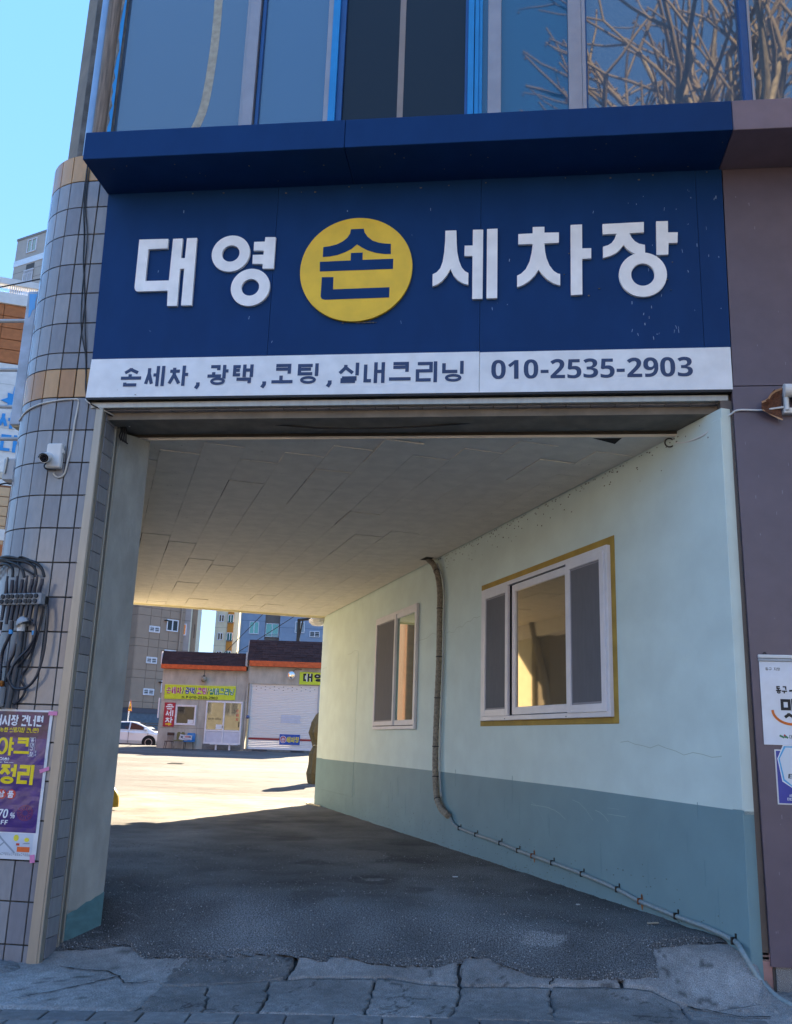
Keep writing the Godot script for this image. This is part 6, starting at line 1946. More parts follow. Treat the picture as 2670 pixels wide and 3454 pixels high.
func garage(wall: Material) -> void:
	var o := yard("yard_garage", "taller garage hut with shingled mansard and white roller shutter behind the passage", "building", 1.6, 0.95, -2.0)
	bit(o, "wall", bar(Vector3(-0.12, 4.12, -4.0), Vector3(4.6, 4.95, 0.12)), wall)
	bit(o, "side_wall", bar(Vector3(-0.2, 0.9, -4.0), Vector3(-0.12, 5.5, 0.05)), wall)
	bit(o, "right_wall", bar(Vector3(3.4, 0.9, -4.0), Vector3(4.6, 4.2, 0.12)), wall)
	fascia(o, -0.09, 4.65, 4.93, 5.19, 0.45)
	shingles(o, -0.2, 4.65, 5.19, 6.22, 0.42, 0.02)
	bit(o, "gable_board", bar(Vector3(-0.3, 4.9, -2.0), Vector3(-0.2, 5.6, 0.3), 0.01), mats["grey plastic"])
	var mb := MB.new()
	mb.prism(PackedVector2Array([Vector2(-0.3, 4.95), Vector2(0.8, 4.95), Vector2(0.4, 6.18), Vector2(0.02, 6.18)]), Transform3D(Basis(Vector3.FORWARD, Vector3.UP, Vector3.RIGHT), Vector3(-0.21, 0, 0)), 0.05)
	bit(o, "roof_end", mb, mats["grey plastic"])
	# shutter: slats joined, with its bottom rail and guides
	mb = MB.new()
	var u0 := 0.05
	var u1 := 3.25
	var n := 38
	for k in n:
		var y0 := 1.12 + 3.0 * k / n
		var y1 := 1.12 + 3.0 * (k + 1) / n
		if k == 5:
			continue
		mb.quad(Vector3(u0, y0 + 0.008, 0.02), Vector3(u1, y0 + 0.008, 0.02), Vector3(u1, y1 - 0.02, 0.045), Vector3(u0, y1 - 0.02, 0.045))
		mb.quad(Vector3(u0, y1 - 0.02, 0.045), Vector3(u1, y1 - 0.02, 0.045), Vector3(u1, y1, 0.02), Vector3(u0, y1, 0.02))
		mb.quad(Vector3(u0, y0, 0.005), Vector3(u1, y0, 0.005), Vector3(u1, y0 + 0.008, 0.02), Vector3(u0, y0 + 0.008, 0.02))
	var sl := bit(o, "shutter", mb, mat("shutter white", "#e2dfdd", 0.5, {"blotch": "none"}))
	obj("red_stripe_slat", bar(Vector3(u0, 1.515, 0.01), Vector3(u1, 1.6, 0.045), 0.004), mat("stripe red", "#96302f", 0.6), sl)
	obj("bottom_rail", bar(Vector3(u0, 1.08, 0.0), Vector3(u1, 1.13, 0.06), 0.006), mats["window white"], sl)
	var holes := MB.new()
	for r in 3:
		for k in 8:
			var u := 0.25 + 0.43 * k + (0.22 if r == 1 else 0.0)
			holes.span(Vector3(u, 3.99 - 0.078 * r, 0.046), Vector3(u + 0.05, 4.01 - 0.078 * r, 0.049))
	stuff(obj("vent_holes", holes, flat("dark hole", "#171513"), sl))
	bit(o, "guide_rail", bar(Vector3(-0.06, 1.05, -0.02), Vector3(0.05, 4.15, 0.09), 0.008), mats["grey plastic"])
	bit(o, "guide_rail", bar(Vector3(3.25, 1.05, -0.02), Vector3(3.4, 4.15, 0.09), 0.008), mats["grey plastic"])
	var side := bit(o, "side_shutter", bar(Vector3(-0.27, 1.1, -0.6), Vector3(-0.2, 3.75, 0.0)), mats["dull sheet"])
	bit(o, "threshold", bar(Vector3(-0.1, 0.9, 0.0), Vector3(4.6, 1.08, 0.35), 0.01), mats["concrete"])
	mb = MB.new()
	for q in [[1.53, 2.31, 2.49, 2.69]]:
		for k in 5:
			mb.span(Vector3(q[0] + 0.02 * (k % 2), lerpf(q[1], q[3], k / 5.0) + 0.012, 0.047), Vector3(q[2] - 0.03 * (k % 3), lerpf(q[1], q[3], (k + 1) / 5.0), 0.049))
	bit(o, "pasted_notice", mb, mat("faded paper", "#c6cbda", 0.6))
	# things fixed to the garage
	var m := yard("convex_mirror", "round white framed mirror on an arm above the shutter", "mirror", 1.96, 4.4, 0.4)
	mb = MB.new()
	mb.lathe(PackedVector2Array([Vector2(0.0, 0.05), Vector2(0.09, 0.042), Vector2(0.165, 0.02)]), 24, Transform3D(Basis(Vector3.RIGHT, PI / 2), Vector3(1.96, 4.55, 0.5)))
	var face := flat("mirror face", "#d8d4cc", 0.05)
	face.metallic = 0.9
	bit(m, "mirror_face", mb, face)
	mb = MB.new()
	mb.annulus(Vector2(1.96, 4.55), Vector2(0.19, 0.19), Vector2(0.163, 0.163), 24, z_at(0.525), 0.04)
	bit(m, "rim", mb, mats["grey plastic"])
	mb = MB.new()
	mb.tube(smooth([Vector3(1.98, 4.6, 0.45), Vector3(2.06, 4.78, 0.4), Vector3(2.2, 4.86, 0.3), Vector3(2.4, 4.86, 0.14)]), 0.016, 8)
	bit(m, "arm", mb, mats["dark steel"])
	var y := yard("yellow_garage_sign", "yellow green sign with black Hangul on the garage front, cut off by the passage wall", "sign", 3.0, 4.15, 0.15)
	bit(y, "board", bar(Vector3(2.32, 4.15, 0.12), Vector3(4.4, 4.74, 0.16), 0.005), mats["banner lime"])
	mb = MB.new()
	write("대영", Vector2(2.49, 4.29), Vector2(0.46, 0.38), 0.53, 0.115, on_plane(z_at(0.162)), mb)
	bit(y, "lettering_outline", mb, flat("paper white", "#dfe3e6"))
	mb = MB.new()
	write("대영", Vector2(2.49, 4.29), Vector2(0.46, 0.38), 0.53, 0.085, on_plane(z_at(0.166)), mb)
	bit(y, "lettering", mb, flat("ink black", "#1b1b1d"))
	var b := yard("blue_shutter_sign", "small blue sign with red disc and yellow Hangul on the white shutter", "sign", 2.0, 1.32, 0.06)
	bit(b, "board", bar(Vector3(1.525, 1.32, 0.05), Vector3(2.49, 1.8, 0.062), 0.003), mat("sign blue", "#1f4fa8", 0.5, {"blotch": "soft"}))
	mb = MB.new()
	mb.prism(outline(0.15, 0.165, 28, Vector2(1.7, 1.56)), z_at(0.0635), 0.0)
	bit(b, "disc_rim", mb, flat("paper white", "#dfe3e6"))
	mb = MB.new()
	mb.prism(outline(0.13, 0.145, 28, Vector2(1.7, 1.56)), z_at(0.065), 0.0)
	bit(b, "red_disc", mb, flat("disc red", "#a8324e"))
	mb = MB.new()
	write("손", Vector2(1.605, 1.465), Vector2(0.19, 0.19), 0.2, 0.028, on_plane(z_at(0.067)), mb)
	bit(b, "disc_lettering", mb, flat("paper white", "#dfe3e6"))
	mb = MB.new()
	write("세차장", Vector2(1.865, 1.43), Vector2(0.185, 0.26), 0.2, 0.042, on_plane(z_at(0.0645)), mb)
	bit(b, "lettering", mb, flat("print yellow", "#ddc70e"))
	# post with a ball at the corner
	var p := yard("yellow_corner_post", "thin cream post with a round blue knob at the garage corner", "post", -0.02, 1.0, 0.2)
	mb = MB.new()
	mb.tube(PackedVector3Array([Vector3(-0.02, 1.0, 0.2), Vector3(-0.0, 2.46, 0.2)]), 0.03, 10)
	bit(p, "post", mb, mat("post cream", "#d6c48f", 0.6))
	mb = MB.new()
	mb.ball(Vector3(-0.03, 2.54, 0.2), Vector3(0.085, 0.085, 0.085), 14, 8)
	bit(p, "knob", mb, mat("knob blue", "#4f5f86", 0.3))


func loft(rings: Array, closed_ends := true) -> MB:
	var mb := MB.new()
	for k in rings.size() - 1:
		var a: PackedVector3Array = rings[k]
		var b: PackedVector3Array = rings[k + 1]
		var ctr := Vector3.ZERO
		for q in a:
			ctr += q
		for q in b:
			ctr += q
		ctr /= (a.size() + b.size())
		for s in a.size():
			var e := (s + 1) % a.size()
			mb.qo(a[s], b[s], b[e], a[e], ctr)
	if closed_ends:
		for r in [rings[0], rings[-1]]:
			for s in range(1, r.size() - 1):
				mb.tri(r[0], r[s], r[s + 1])
	return mb


func car() -> void:
	# nose to the right; u along the car, measured from the front wheel
	var at := Vector3(-19.91, 0.836, -45.24)
	var c := thing("white_saloon_car", "white saloon car parked behind the left edge of the office hut", "car", at, YARD_TURN)
	var paint := mat("car white", "#cfd4da", 0.3, {"blotch": "none", "clear": 0.7})
	var body := []
	# u, bottom, shoulder, top of the lower body, half width
	for q in [[-3.55, 0.45, 0.75, 0.88, 0.62], [-3.45, 0.28, 0.82, 0.98, 0.8], [-3.1, 0.22, 0.85, 1.02, 0.88], [-2.2, 0.2, 0.86, 1.0, 0.91], [-1.0, 0.2, 0.84, 0.97, 0.91], [0.0, 0.2, 0.8, 0.93, 0.9], [0.45, 0.22, 0.74, 0.83, 0.86], [0.75, 0.26, 0.64, 0.74, 0.78], [0.9, 0.35, 0.55, 0.62, 0.62]]:
		var w: float = q[4]
		body.push_back(PackedVector3Array([Vector3(q[0], q[1], w * 0.92), Vector3(q[0], lerpf(q[1], q[2], 0.35), w), Vector3(q[0], q[2], w * 0.97), Vector3(q[0], q[3], w * 0.86), Vector3(q[0], q[3] + 0.02, 0), Vector3(q[0], q[3], -w * 0.86), Vector3(q[0], q[2], -w * 0.97), Vector3(q[0], lerpf(q[1], q[2], 0.35), -w), Vector3(q[0], q[1], -w * 0.92)]))
	obj("body", loft(body), paint, c)
	var cab := []
	for q in [[-3.0, 0.98, 1.02, 0.8, 0.78], [-2.6, 0.98, 1.26, 0.82, 0.66], [-2.0, 0.97, 1.42, 0.84, 0.62], [-1.2, 0.96, 1.45, 0.84, 0.61], [-0.75, 0.95, 1.38, 0.83, 0.62], [-0.2, 0.93, 1.15, 0.8, 0.68], [0.22, 0.9, 0.93, 0.78, 0.76]]:
		cab.push_back(PackedVector3Array([Vector3(q[0], q[1], q[3]), Vector3(q[0], q[2] - 0.03, q[4]), Vector3(q[0], q[2], q[4] - 0.1), Vector3(q[0], q[2], -q[4] + 0.1), Vector3(q[0], q[2] - 0.03, -q[4]), Vector3(q[0], q[1], -q[3])]))
	obj("cabin", loft(cab), paint, c)
	var dark := flat("car glass", "#141a2c", 0.05)
	var mb := MB.new()
	var win := func(p: Array) -> void:
		var n := p.size()
		for k in range(1, n - 1):
			mb.tout(p[0], p[k], p[k + 1], Vector3(-1.0, 0.5, 0))
	for s in [1.0, -1.0]:
		win.call([Vector3(-0.12, 0.985, 0.795 * s), Vector3(-1.12, 1.0, 0.835 * s), Vector3(-1.12, 1.38, 0.665 * s), Vector3(-0.85, 1.33, 0.68 * s), Vector3(-0.5, 1.2, 0.725 * s)])
		win.call([Vector3(-1.2, 1.0, 0.835 * s), Vector3(-2.3, 1.01, 0.83 * s), Vector3(-2.05, 1.34, 0.68 * s), Vector3(-1.2, 1.385, 0.665 * s)])
	obj("side_window", mb, dark, c)
	mb = MB.new()
	mb.quad(Vector3(0.18, 0.96, 0.66), Vector3(0.18, 0.96, -0.66), Vector3(-0.72, 1.4, -0.5), Vector3(-0.72, 1.4, 0.5))
	obj("windscreen", mb, dark, c)
	for u in [0.0, -2.62]:
		for s in [1.0, -1.0]:
			var wheel := group_part("wheel", c)
			var xf := Transform3D(Basis(Vector3.RIGHT, PI / 2 * s), Vector3(u, 0.32, 0.78 * s))
			mb = MB.new()
			mb.lathe(PackedVector2Array([Vector2(0.2, -0.1), Vector2(0.3, -0.1), Vector2(0.32, -0.07), Vector2(0.32, 0.1), Vector2(0.3, 0.13), Vector2(0.21, 0.135), Vector2(0.2, 0.09)]), 28, xf)
			obj("tyre", mb, mat("tyre", "#17181b", 0.85, {"blotch": "none"}), wheel)
			mb = MB.new()
			mb.lathe(PackedVector2Array([Vector2(0.2, 0.13), Vector2(0.185, 0.13), Vector2(0.18, 0.06), Vector2(0.0, 0.06)]), 24, xf)
			obj("rim_barrel", mb, flat("rim dark", "#26282c", 0.4), wheel)
			mb = MB.new()
			for k in 5:
				var e := TAU * k / 5.0
				mb.box(xf * Vector3(cos(e) * 0.1, 0.115, sin(e) * 0.1), Vector3(0.19, 0.02, 0.06), xf.basis * Basis(Vector3.UP, -e), 0.006)
			mb.lathe(PackedVector2Array([Vector2(0.045, 0.1), Vector2(0.04, 0.13), Vector2(0.0, 0.132)]), 14, xf)
			mb.lathe(PackedVector2Array([Vector2(0.205, 0.12), Vector2(0.205, 0.138), Vector2(0.18, 0.138), Vector2(0.18, 0.12)]), 28, xf)
			obj("rim", mb, mat("alloy", "#b9bdc4", 0.3, {"metal": 0.5, "blotch": "none"}), wheel)
			mb = MB.new()
			mb.prism(outline(0.385, 0.385, 28, Vector2(0, 0)), Transform3D(Basis.IDENTITY if s > 0 else Basis(Vector3.UP, PI), Vector3(u, 0.33, 0.912 * s)), 0.012)
			obj("wheel_arch", mb, flat("arch dark", "#101114", 0.9), wheel)
	mb = MB.new()
	mb.ball(Vector3(-0.22, 1.02, 0.93), Vector3(0.12, 0.07, 0.08), 12, 8)
	mb.span(Vector3(-0.25, 0.97, 0.8), Vector3(-0.18, 1.0, 0.93))
	obj("wing_mirror", mb, paint, c)
	mb = MB.new()
	mb.tout(Vector3(0.42, 0.8, 0.79), Vector3(0.82, 0.68, 0.68), Vector3(0.8, 0.6, 0.72), Vector3.ZERO)
	mb.tout(Vector3(0.42, 0.8, 0.79), Vector3(0.8, 0.6, 0.72), Vector3(0.55, 0.7, 0.83), Vector3.ZERO)
	obj("headlight", mb, flat("headlight", "#4c5668", 0.1), c)
	obj("door_handle", bar(Vector3(-1.06, 0.78, 0.9), Vector3(-0.86, 0.81, 0.93), 0.008), paint, c)
	for q in [[-0.08, 0.25, 0.95], [-1.16, 0.25, 0.99]]:
		obj("door_gap", bar(Vector3(q[0] - 0.005, q[1], 0.885), Vector3(q[0] + 0.005, q[2] - 0.1, 0.915)), flat("arch dark", "#101114"), c)
	obj("sill_shadow_gap", bar(Vector3(-2.3, 0.16, -0.85), Vector3(-0.35, 0.23, 0.875), 0.01), flat("arch dark", "#101114"), c)


func yard_bits() -> void:
	# drain mats before the garage
	for q in [[0.35, 1.0, "black rubber ramp mat at the left end of the garage threshold"], [2.14, 2.74, "black rubber ramp mat under the blue shutter sign"]]:
		var mb := MB.new()
		mb.prism(PackedVector2Array([Vector2(-0.7, 0.0), Vector2(-0.36, 0.0), Vector2(-0.36, 0.1)]), Transform3D(Basis(Vector3.FORWARD, Vector3.UP, Vector3.RIGHT), Vector3((q[1] - q[0]) / 2.0, 0, 0)), q[1] - q[0])
		for k in 5:
			mb.box(Vector3((q[0] - q[1]) / 2.0 + (k + 0.5) * (q[1] - q[0]) / 5.0, 0.05, 0.54), Vector3(0.02, 0.01, 0.34), Basis(Vector3.RIGHT, 0.29))
		var r := obj("ramp_mat", mb, mats["black rubber"])
		r.position = spot((q[0] + q[1]) / 2.0, 0.965, 0.0)
		r.rotation.y = YARD_TURN
		tag(r, q[2], "ramp", "ramp mats before the garage")
	# drain grating in the yard
	var g := thing("drain_grating", "small steel drain grating in the sunlit yard near the left pillar", "grating", Vector3(-10.9, gy(-10.9, -24.0) + 0.02, -24.2), 0.2)
	for k in 4:
		obj("bar", bar(Vector3(-0.25, 0.0, -0.5 + 0.3 * k), Vector3(0.25, 0.012, -0.38 + 0.3 * k), 0.004), mats["dark steel"], g)
	# tarpaulin bundle beyond the wall
	var t := thing("tarpaulin_bundle", "olive tarpaulin bundle tied with cord behind the far end of the mint wall", "tarpaulin", Vector3(-4.66, 0.48, -17.4))
	var nz := FastNoiseLite.new()
	nz.seed = 31
	nz.frequency = 1.0
	var prof := [Vector2(0.0, 0.1), Vector2(0.0, 0.22), Vector2(0.12, 0.3), Vector2(0.35, 0.34), Vector2(0.62, 0.3), Vector2(0.82, 0.29), Vector2(1.0, 0.24), Vector2(1.1, 0.26), Vector2(1.35, 0.36), Vector2(1.6, 0.3), Vector2(1.8, 0.2), Vector2(1.95, 0.06)]
	var v := []
	for q in prof:
		var ring := PackedVector3Array()
		for s in 40:
			var a := TAU * s / 40.0
			var fold := 1.0 + 0.13 * sin(a * 9.0 + q.x * 1.3) + 0.2 * nz.get_noise_3d(cos(a) * 2.0, q.x * 2.0, sin(a) * 2.0)
			ring.push_back(Vector3(cos(a) * q.y * fold, q.x - 0.08 + (0.05 * sin(a * 5.0) if q.x < 0.05 else 0.0), sin(a) * q.y * fold))
		v.push_back(ring)
	obj("sheet", loft(v), mat("tarpaulin", "#6f6549", 0.8, {"blotch": "mid", "scale": Vector3.ONE * 2.0, "grain": 0.15}), t)
	var mb := MB.new()
	var cord := []
	for k in 17:
		cord.push_back(Vector3(cos(TAU * k / 16.0) * 0.25, 0.94 + 0.02 * sin(k * 1.3), sin(TAU * k / 16.0) * 0.25))
	obj("cord", cable(cord, 0.011), mat("cord", "#c9c0a2", 0.8), t)
	# yellow hose end by the pillar
	var h := thing("yellow_hose_end", "thick yellow hose end lying on the sunlit ground just behind the plaster pillar", "hose", Vector3(-6.27, 0.34, -8.2))
	obj("hose", cable([Vector3(-0.7, 0.12, 0.1), Vector3(-0.3, 0.3, 0.0), Vector3(-0.08, 0.36, 0.0), Vector3(0.06, 0.26, 0.02), Vector3(0.08, 0.09, 0.02)], 0.085, 14), mat("hose yellow", "#a08618", 0.5, {"blotch": "mid", "scale": Vector3.ONE * 3.0}), h)
	# white cord on the ground at the wall end
	obj("loose_cord", cable([W0 + PD * 12.75 + Vector3(-0.1, 0.39, -0.3), W0 + PD * 12.6 + Vector3(-0.16, 0.39, 0), W0 + PD * 12.3 + Vector3(-0.12, 0.395, 0), W0 + PD * 11.9 + Vector3(-0.06, 0.395, 0)], 0.014), mats["cord"], h).position = -h.position
	# the old drip lamp under the ceiling's rear corner
	var l := thing("white_rear_lamp", "white ribbed bulkhead lamp below the rear corner of the passage ceiling", "lamp", W0 + PD * 12.75 - WN * 0.1 + Vector3.UP * 3.86)
	mb = MB.new()
	mb.lathe(PackedVector2Array([Vector2(0.0, -0.09), Vector2(0.1, -0.075), Vector2(0.17, -0.02), Vector2(0.18, 0.04), Vector2(0.0, 0.06)]), 20, Transform3D.IDENTITY)
	obj("shade", mb, mats["window white"], l)
	# warning sign on a pole
	var s := thing("warning_sign", "triangular yellow warning sign on a thin white pole behind the car", "road sign", Vector3(-22.3, 0.95, -47.15), YARD_TURN)
	mb = MB.new()
	mb.tube(PackedVector3Array([Vector3(0, 0, 0), Vector3(0.02, 2.5, 0)]), 0.035, 10)
	obj("pole", mb, mats["white plastic"], s)
	mb = MB.new()
	mb.prism(PackedVector2Array([Vector2(-0.04, 1.95), Vector2(0.2, 1.95), Vector2(0.08, 2.62)]), Transform3D(Basis(Vector3.UP, 0.0), Vector3(0, 0, 0.06)), 0.02)
	obj("sign_rim", mb, flat("sign rim", "#b0402c"), s)
	mb = MB.new()
	mb.prism(PackedVector2Array([Vector2(-0.015, 1.98), Vector2(0.175, 1.98), Vector2(0.08, 2.54)]), z_at(0.063), 0.0)
	obj("sign_face", mb, flat("sign yellow", "#d8a52c"), s)
	mb = MB.new()
	mb.prism(outline(0.04, 0.09, 10, Vector2(0.08, 2.15)), z_at(0.066), 0.0)
	obj("sign_symbol", mb, flat("ink black", "#1b1b1d"), s)
	# iron fence behind the car
	var f := thing("iron_fence", "dark iron railing fence behind the bonnet of the white car", "fence", Vector3(-22.4, 0.95, -49.2), YARD_TURN)
	for y in [0.45, 1.18, 1.31]:
		obj("rail", bar(Vector3(0.0, y - 0.02, -0.02), Vector3(4.5, y + 0.02, 0.02)), mats["dark steel"], f)
	obj("post", bar(Vector3(-0.08, 0.0, -0.05), Vector3(0.06, 1.4, 0.05)), mats["dark steel"], f)
	for k in 22:
		obj("baluster", bar(Vector3(0.2 * k + 0.12, 0.3, -0.01), Vector3(0.2 * k + 0.14, 1.18, 0.01)), mats["dark steel"], f)
	# lamp post behind the garage
	var lp := thing("yard_lamp_post", "dark street lamp post rising behind the garage roof", "lamp post", Vector3(-13.47, 1.0, -52.3))
	mb = MB.new()
	mb.tube(PackedVector3Array([Vector3(0, 0, 0), Vector3(0, 8.2, 0)]), 0.14, 10, true, 0.11)
	obj("pole", mb, mats["dark steel"], lp)
	mb = MB.new()
	mb.box(Vector3(0.35, 8.2, 0), Vector3(0.9, 0.14, 0.3), Basis(Vector3.BACK, 0.1), 0.03)
	obj("lamp_head", mb, mats["dark steel"], lp)
	mb = MB.new()
	mb.tube(PackedVector3Array([Vector3(0, 6.6, 0), Vector3(0.25, 8.1, 0)]), 0.05, 8)
	obj("brace", mb, mats["dark steel"], lp)
	# overhead wires
	for q in [["upper", Vector3(-20.4, 3.5, -49.4), Vector3(-12.2, 12.8, -50.4), "upper overhead wire crossing before the pale towers"], ["lower", Vector3(-20.6, 4.1, -49.4), Vector3(-8.9, 12.3, -50.8), "lower overhead wire crossing before the pale towers"]]:
		var o := obj("overhead_wire", cable([q[1], q[1].lerp(q[2], 0.5) + Vector3(0, -0.08, 0), q[2]], 0.022), mats["dark steel"])
		tag(o, q[3], "wire", "overhead wires behind the huts")


func frame_at(o: Vector3, yaw: float) -> Transform3D:
	return Transform3D(Basis(Vector3.UP, yaw), o)


# a window of a far building: frame with pane, as sub-parts of one window
func far_window(b: Node3D, x0: float, y0: float, x1: float, y1: float, z: float, bars: int, glass: String, louvres := 0) -> void:
	var fr := obj("window", frame(x0, y0, x1, y1, 0.08, z - 0.06, z + 0.05), mats["window white"], b)
	obj("pane", bar(Vector3(x0 + 0.06, y0 + 0.06, z - 0.02), Vector3(x1 - 0.06, y1 - 0.06, z)), mats[glass], fr)
	for k in bars:
		var x := lerpf(x0, x1, (k + 1.0) / (bars + 1.0))
		obj("mullion", bar(Vector3(x - 0.05, y0 + 0.07, z - 0.03), Vector3(x + 0.05, y1 - 0.07, z + 0.04)), mats["window white"], fr)
	for k in louvres:
		var y := lerpf(y0, y1, (k + 1.0) / (louvres + 1.0))
		obj("louvre", bar(Vector3(x0 + 0.05, y - 0.02, z + 0.02), Vector3(x1 - 0.05, y + 0.02, z + 0.07)), mats["window white"], fr)


func slab_rows(b: Node3D, m: Material, x: Array, y: Array, z: float, t := 0.05) -> void:
	for r in y.size() - 1:
		for k in x.size() - 1:
			obj("cladding_panel", bar(Vector3(x[k] + 0.012, y[r] + 0.012, z - t), Vector3(x[k + 1] - 0.012, y[r + 1] - 0.012, z), 0.008), m, b)


func towers() -> void:
	var brown := mat("tower brown", "#9b8674", 0.85, {"blotch": "soft", "scale": Vector3.ONE * 0.15})
	var brown_d := mat("tower joint", "#5d5046", 0.9, {"blotch": "none"})
	var cream := mat("tower cream", "#d8cbb0", 0.85, {"blotch": "soft", "scale": Vector3.ONE * 0.15})
	var bluegrey := mat("tower blue grey", "#8f9cb0", 0.85, {"blotch": "soft", "scale": Vector3.ONE * 0.15})
	var lilac := mat("tower lilac", "#a79a93", 0.85, {"blotch": "soft", "scale": Vector3.ONE * 0.15})
	var orange := mat("tower orange", "#b67a30", 0.8, {"blotch": "soft"})
	# brown tower, nearest
	var a := thing("brown_apartment_tower", "brown panelled apartment tower with white louvred windows, seen left through the passage", "building", Vector3(-29.86, 0, -65.38), deg_to_rad(52))
	obj("wall", bar(Vector3(0.02, 0, -13.0), Vector3(4.4, 38.0, -0.045)), brown_d, a)
	slab_rows(a, brown, [0.0, 1.15, 2.1, 2.95, 4.0, 4.4], [3.65, 4.13, 6.03, 6.68, 8.57, 9.22, 11.11, 11.75, 13.65, 14.3, 16.2], 0.0)
	obj("upper_wall", bar(Vector3(0.0, 16.2, -0.06), Vector3(4.4, 38.0, -0.002)), brown, a)
	# the side that faces left
	var left := group_part("side_face", a)
	var mb := MB.new()
	for r in 10:
		var yy := [3.65, 4.13, 6.03, 6.68, 8.57, 9.22, 11.11, 11.75, 13.65, 14.3, 16.2]
		mb = MB.new()
		mb.span(Vector3(-0.05, yy[r] + 0.012, -12.0), Vector3(0.02, yy[r + 1] - 0.012, -0.03), 0.006)
		obj("cladding_panel", mb, brown, left)
	obj("base_band", bar(Vector3(-0.02, 3.25, -12), Vector3(4.5, 3.64, 0.02)), mat("base dark", "#54525a", 0.8), a)
	obj("base_wall", bar(Vector3(0.0, 0.5, -12), Vector3(4.5, 3.25, -0.02)), mat("base blue", "#5f6b78", 0.8, {"blotch": "mid"}), a)
	for k in 4:
		var y := 4.7 + 2.54 * k
		far_window(a, 1.08, y, 2.06, y + 0.52, 0.02, 1, "glass dark", 3)
		far_window(a, 2.67, y + 0.26, 3.77, y + 1.24, 0.02, 1, "glass dark")
		obj("vent_pipe", bar(Vector3(2.42, y + 1.06, 0.0), Vector3(2.72, y + 1.14, 0.25), 0.02), mats["dark steel"], a)
	mb = MB.new()
	mb.tube(PackedVector3Array([Vector3(3.98, 1.0, 0.09), Vector3(3.98, 30.0, 0.09)]), 0.06, 10)
	obj("drain_pipe", mb, mat("tower pipe", "#a08b7a", 0.6), a)
	# stepped pale edge of the same row
	var a2 := thing("stepped_tower", "narrow stepped tower with pale, brown and sunlit cream faces beside the sky gap", "building", Vector3(-27.3, 0, -68.9), deg_to_rad(15))
	obj("grey_face", bar(Vector3(-1.5, 0.5, -1.2), Vector3(0.6, 38, 0.0)), lilac, a2)
	obj("sunlit_edge", bar(Vector3(0.6, 0.5, -1.25), Vector3(0.612, 38, -0.01)), cream, a2)
	obj("brown_face", bar(Vector3(-1.5, 0.5, -6.0), Vector3(1.06, 38, -1.3)), brown, a2)
	obj("cream_face", bar(Vector3(1.06, 0.5, -6.0), Vector3(1.075, 38, -1.31)), cream, a2)
	for k in 4:
		far_window(a2, 0.0, 4.75 + 2.54 * k, 0.32, 5.75 + 2.54 * k, 0.02, 0, "glass bronze")
		obj("joint", bar(Vector3(-1.5, 3.45 + 2.54 * k, 0.0), Vector3(0.6, 3.48 + 2.54 * k, 0.006)), brown_d, a2)
		obj("slit", bar(Vector3(0.85, 4.7 + 2.54 * k, -1.31), Vector3(0.92, 5.9 + 2.54 * k, -1.285)), brown_d, a2)
	# cream tower right of the sky gap
	var b := thing("cream_apartment_tower", "cream apartment tower with an orange window strip right of the sky gap", "building", Vector3(-37.81, 0, -109.74), deg_to_rad(7))
	obj("wall", bar(Vector3(0.05, 0, -4.2), Vector3(3.12, 52, 0.0)), cream, b)
	obj("orange_strip", bar(Vector3(1.64, 8, -0.1), Vector3(2.44, 52, 0.06)), orange, b)
	for k in 6:
		var y := 9.1 + 2.36 * k
		far_window(b, 0.47, y, 1.18, y + 0.95, 0.03, 1, "glass bronze")
		far_window(b, 1.68, y - 0.1, 2.41, y + 1.0, 0.1, 1, "glass teal")
		obj("joint", bar(Vector3(0.0, y - 0.75, 0.0), Vector3(1.62, y - 0.71, 0.012)), mat("cream joint", "#a89c85", 0.9), b)
		obj("balcony_rail", bar(Vector3(1.66, y - 0.05, 0.16), Vector3(2.43, y + 0.02, 0.2)), mats["dark steel"], b)
		for e in 5:
			obj("baluster", bar(Vector3(1.7 + 0.17 * e, y - 0.2, 0.165), Vector3(1.72 + 0.17 * e, y, 0.19)), mats["dark steel"], b)
	# blue grey tower behind the garage
	var c := thing("blue_grey_apartment_tower", "blue grey apartment tower with teal balcony windows above the garage roof", "building", Vector3(-31.49, 0, -100.45), deg_to_rad(13))
	obj("wall", bar(Vector3(-0.1, 0, -8.0), Vector3(2.78, 52, 0.0)), bluegrey, c)
	obj("recessed_wall", bar(Vector3(2.78, 0, -8.0), Vector3(4.55, 52, -0.35)), mat("tower taupe", "#7f7169", 0.85), c)
	obj("wall", bar(Vector3(4.55, 0, -8.0), Vector3(16, 52, 0.35)), bluegrey, c)
	for k in 5:
		var y := 10.0 + 3.68 * (k - 0)
		far_window(c, 0.94, y, 2.08, y + 1.48, 0.03, 1, "glass teal")
		far_window(c, 2.86, y - 0.25, 4.43, y + 1.38, -0.3, 1, "glass teal")
		far_window(c, 6.36, y + 0.33, 7.52, y + 1.66, 0.38, 1, "glass grey")
		far_window(c, 8.14, y - 0.1, 9.36, y + 0.6, 0.38, 1, "glass dark", 2)
		obj("joint", bar(Vector3(0.0, y + 1.55, 0.0), Vector3(2.76, y + 1.6, 0.012)), mat("blue joint", "#6a7688", 0.9), c)
		obj("joint", bar(Vector3(4.57, y + 0.85, 0.35), Vector3(15, y + 0.9, 0.362)), mats["blue joint"], c)
		for e in 3:
			obj("balcony_rail", bar(Vector3(2.8, y - 0.25 + 0.17 * e, -0.12), Vector3(4.53, y - 0.21 + 0.17 * e, -0.08)), mats["window white"], c)
	mb = MB.new()
	mb.tube(PackedVector3Array([Vector3(-0.1, 0, 0.06), Vector3(-0.1, 40, 0.06)]), 0.07, 10)
	obj("drain_pipe", mb, cream, c)


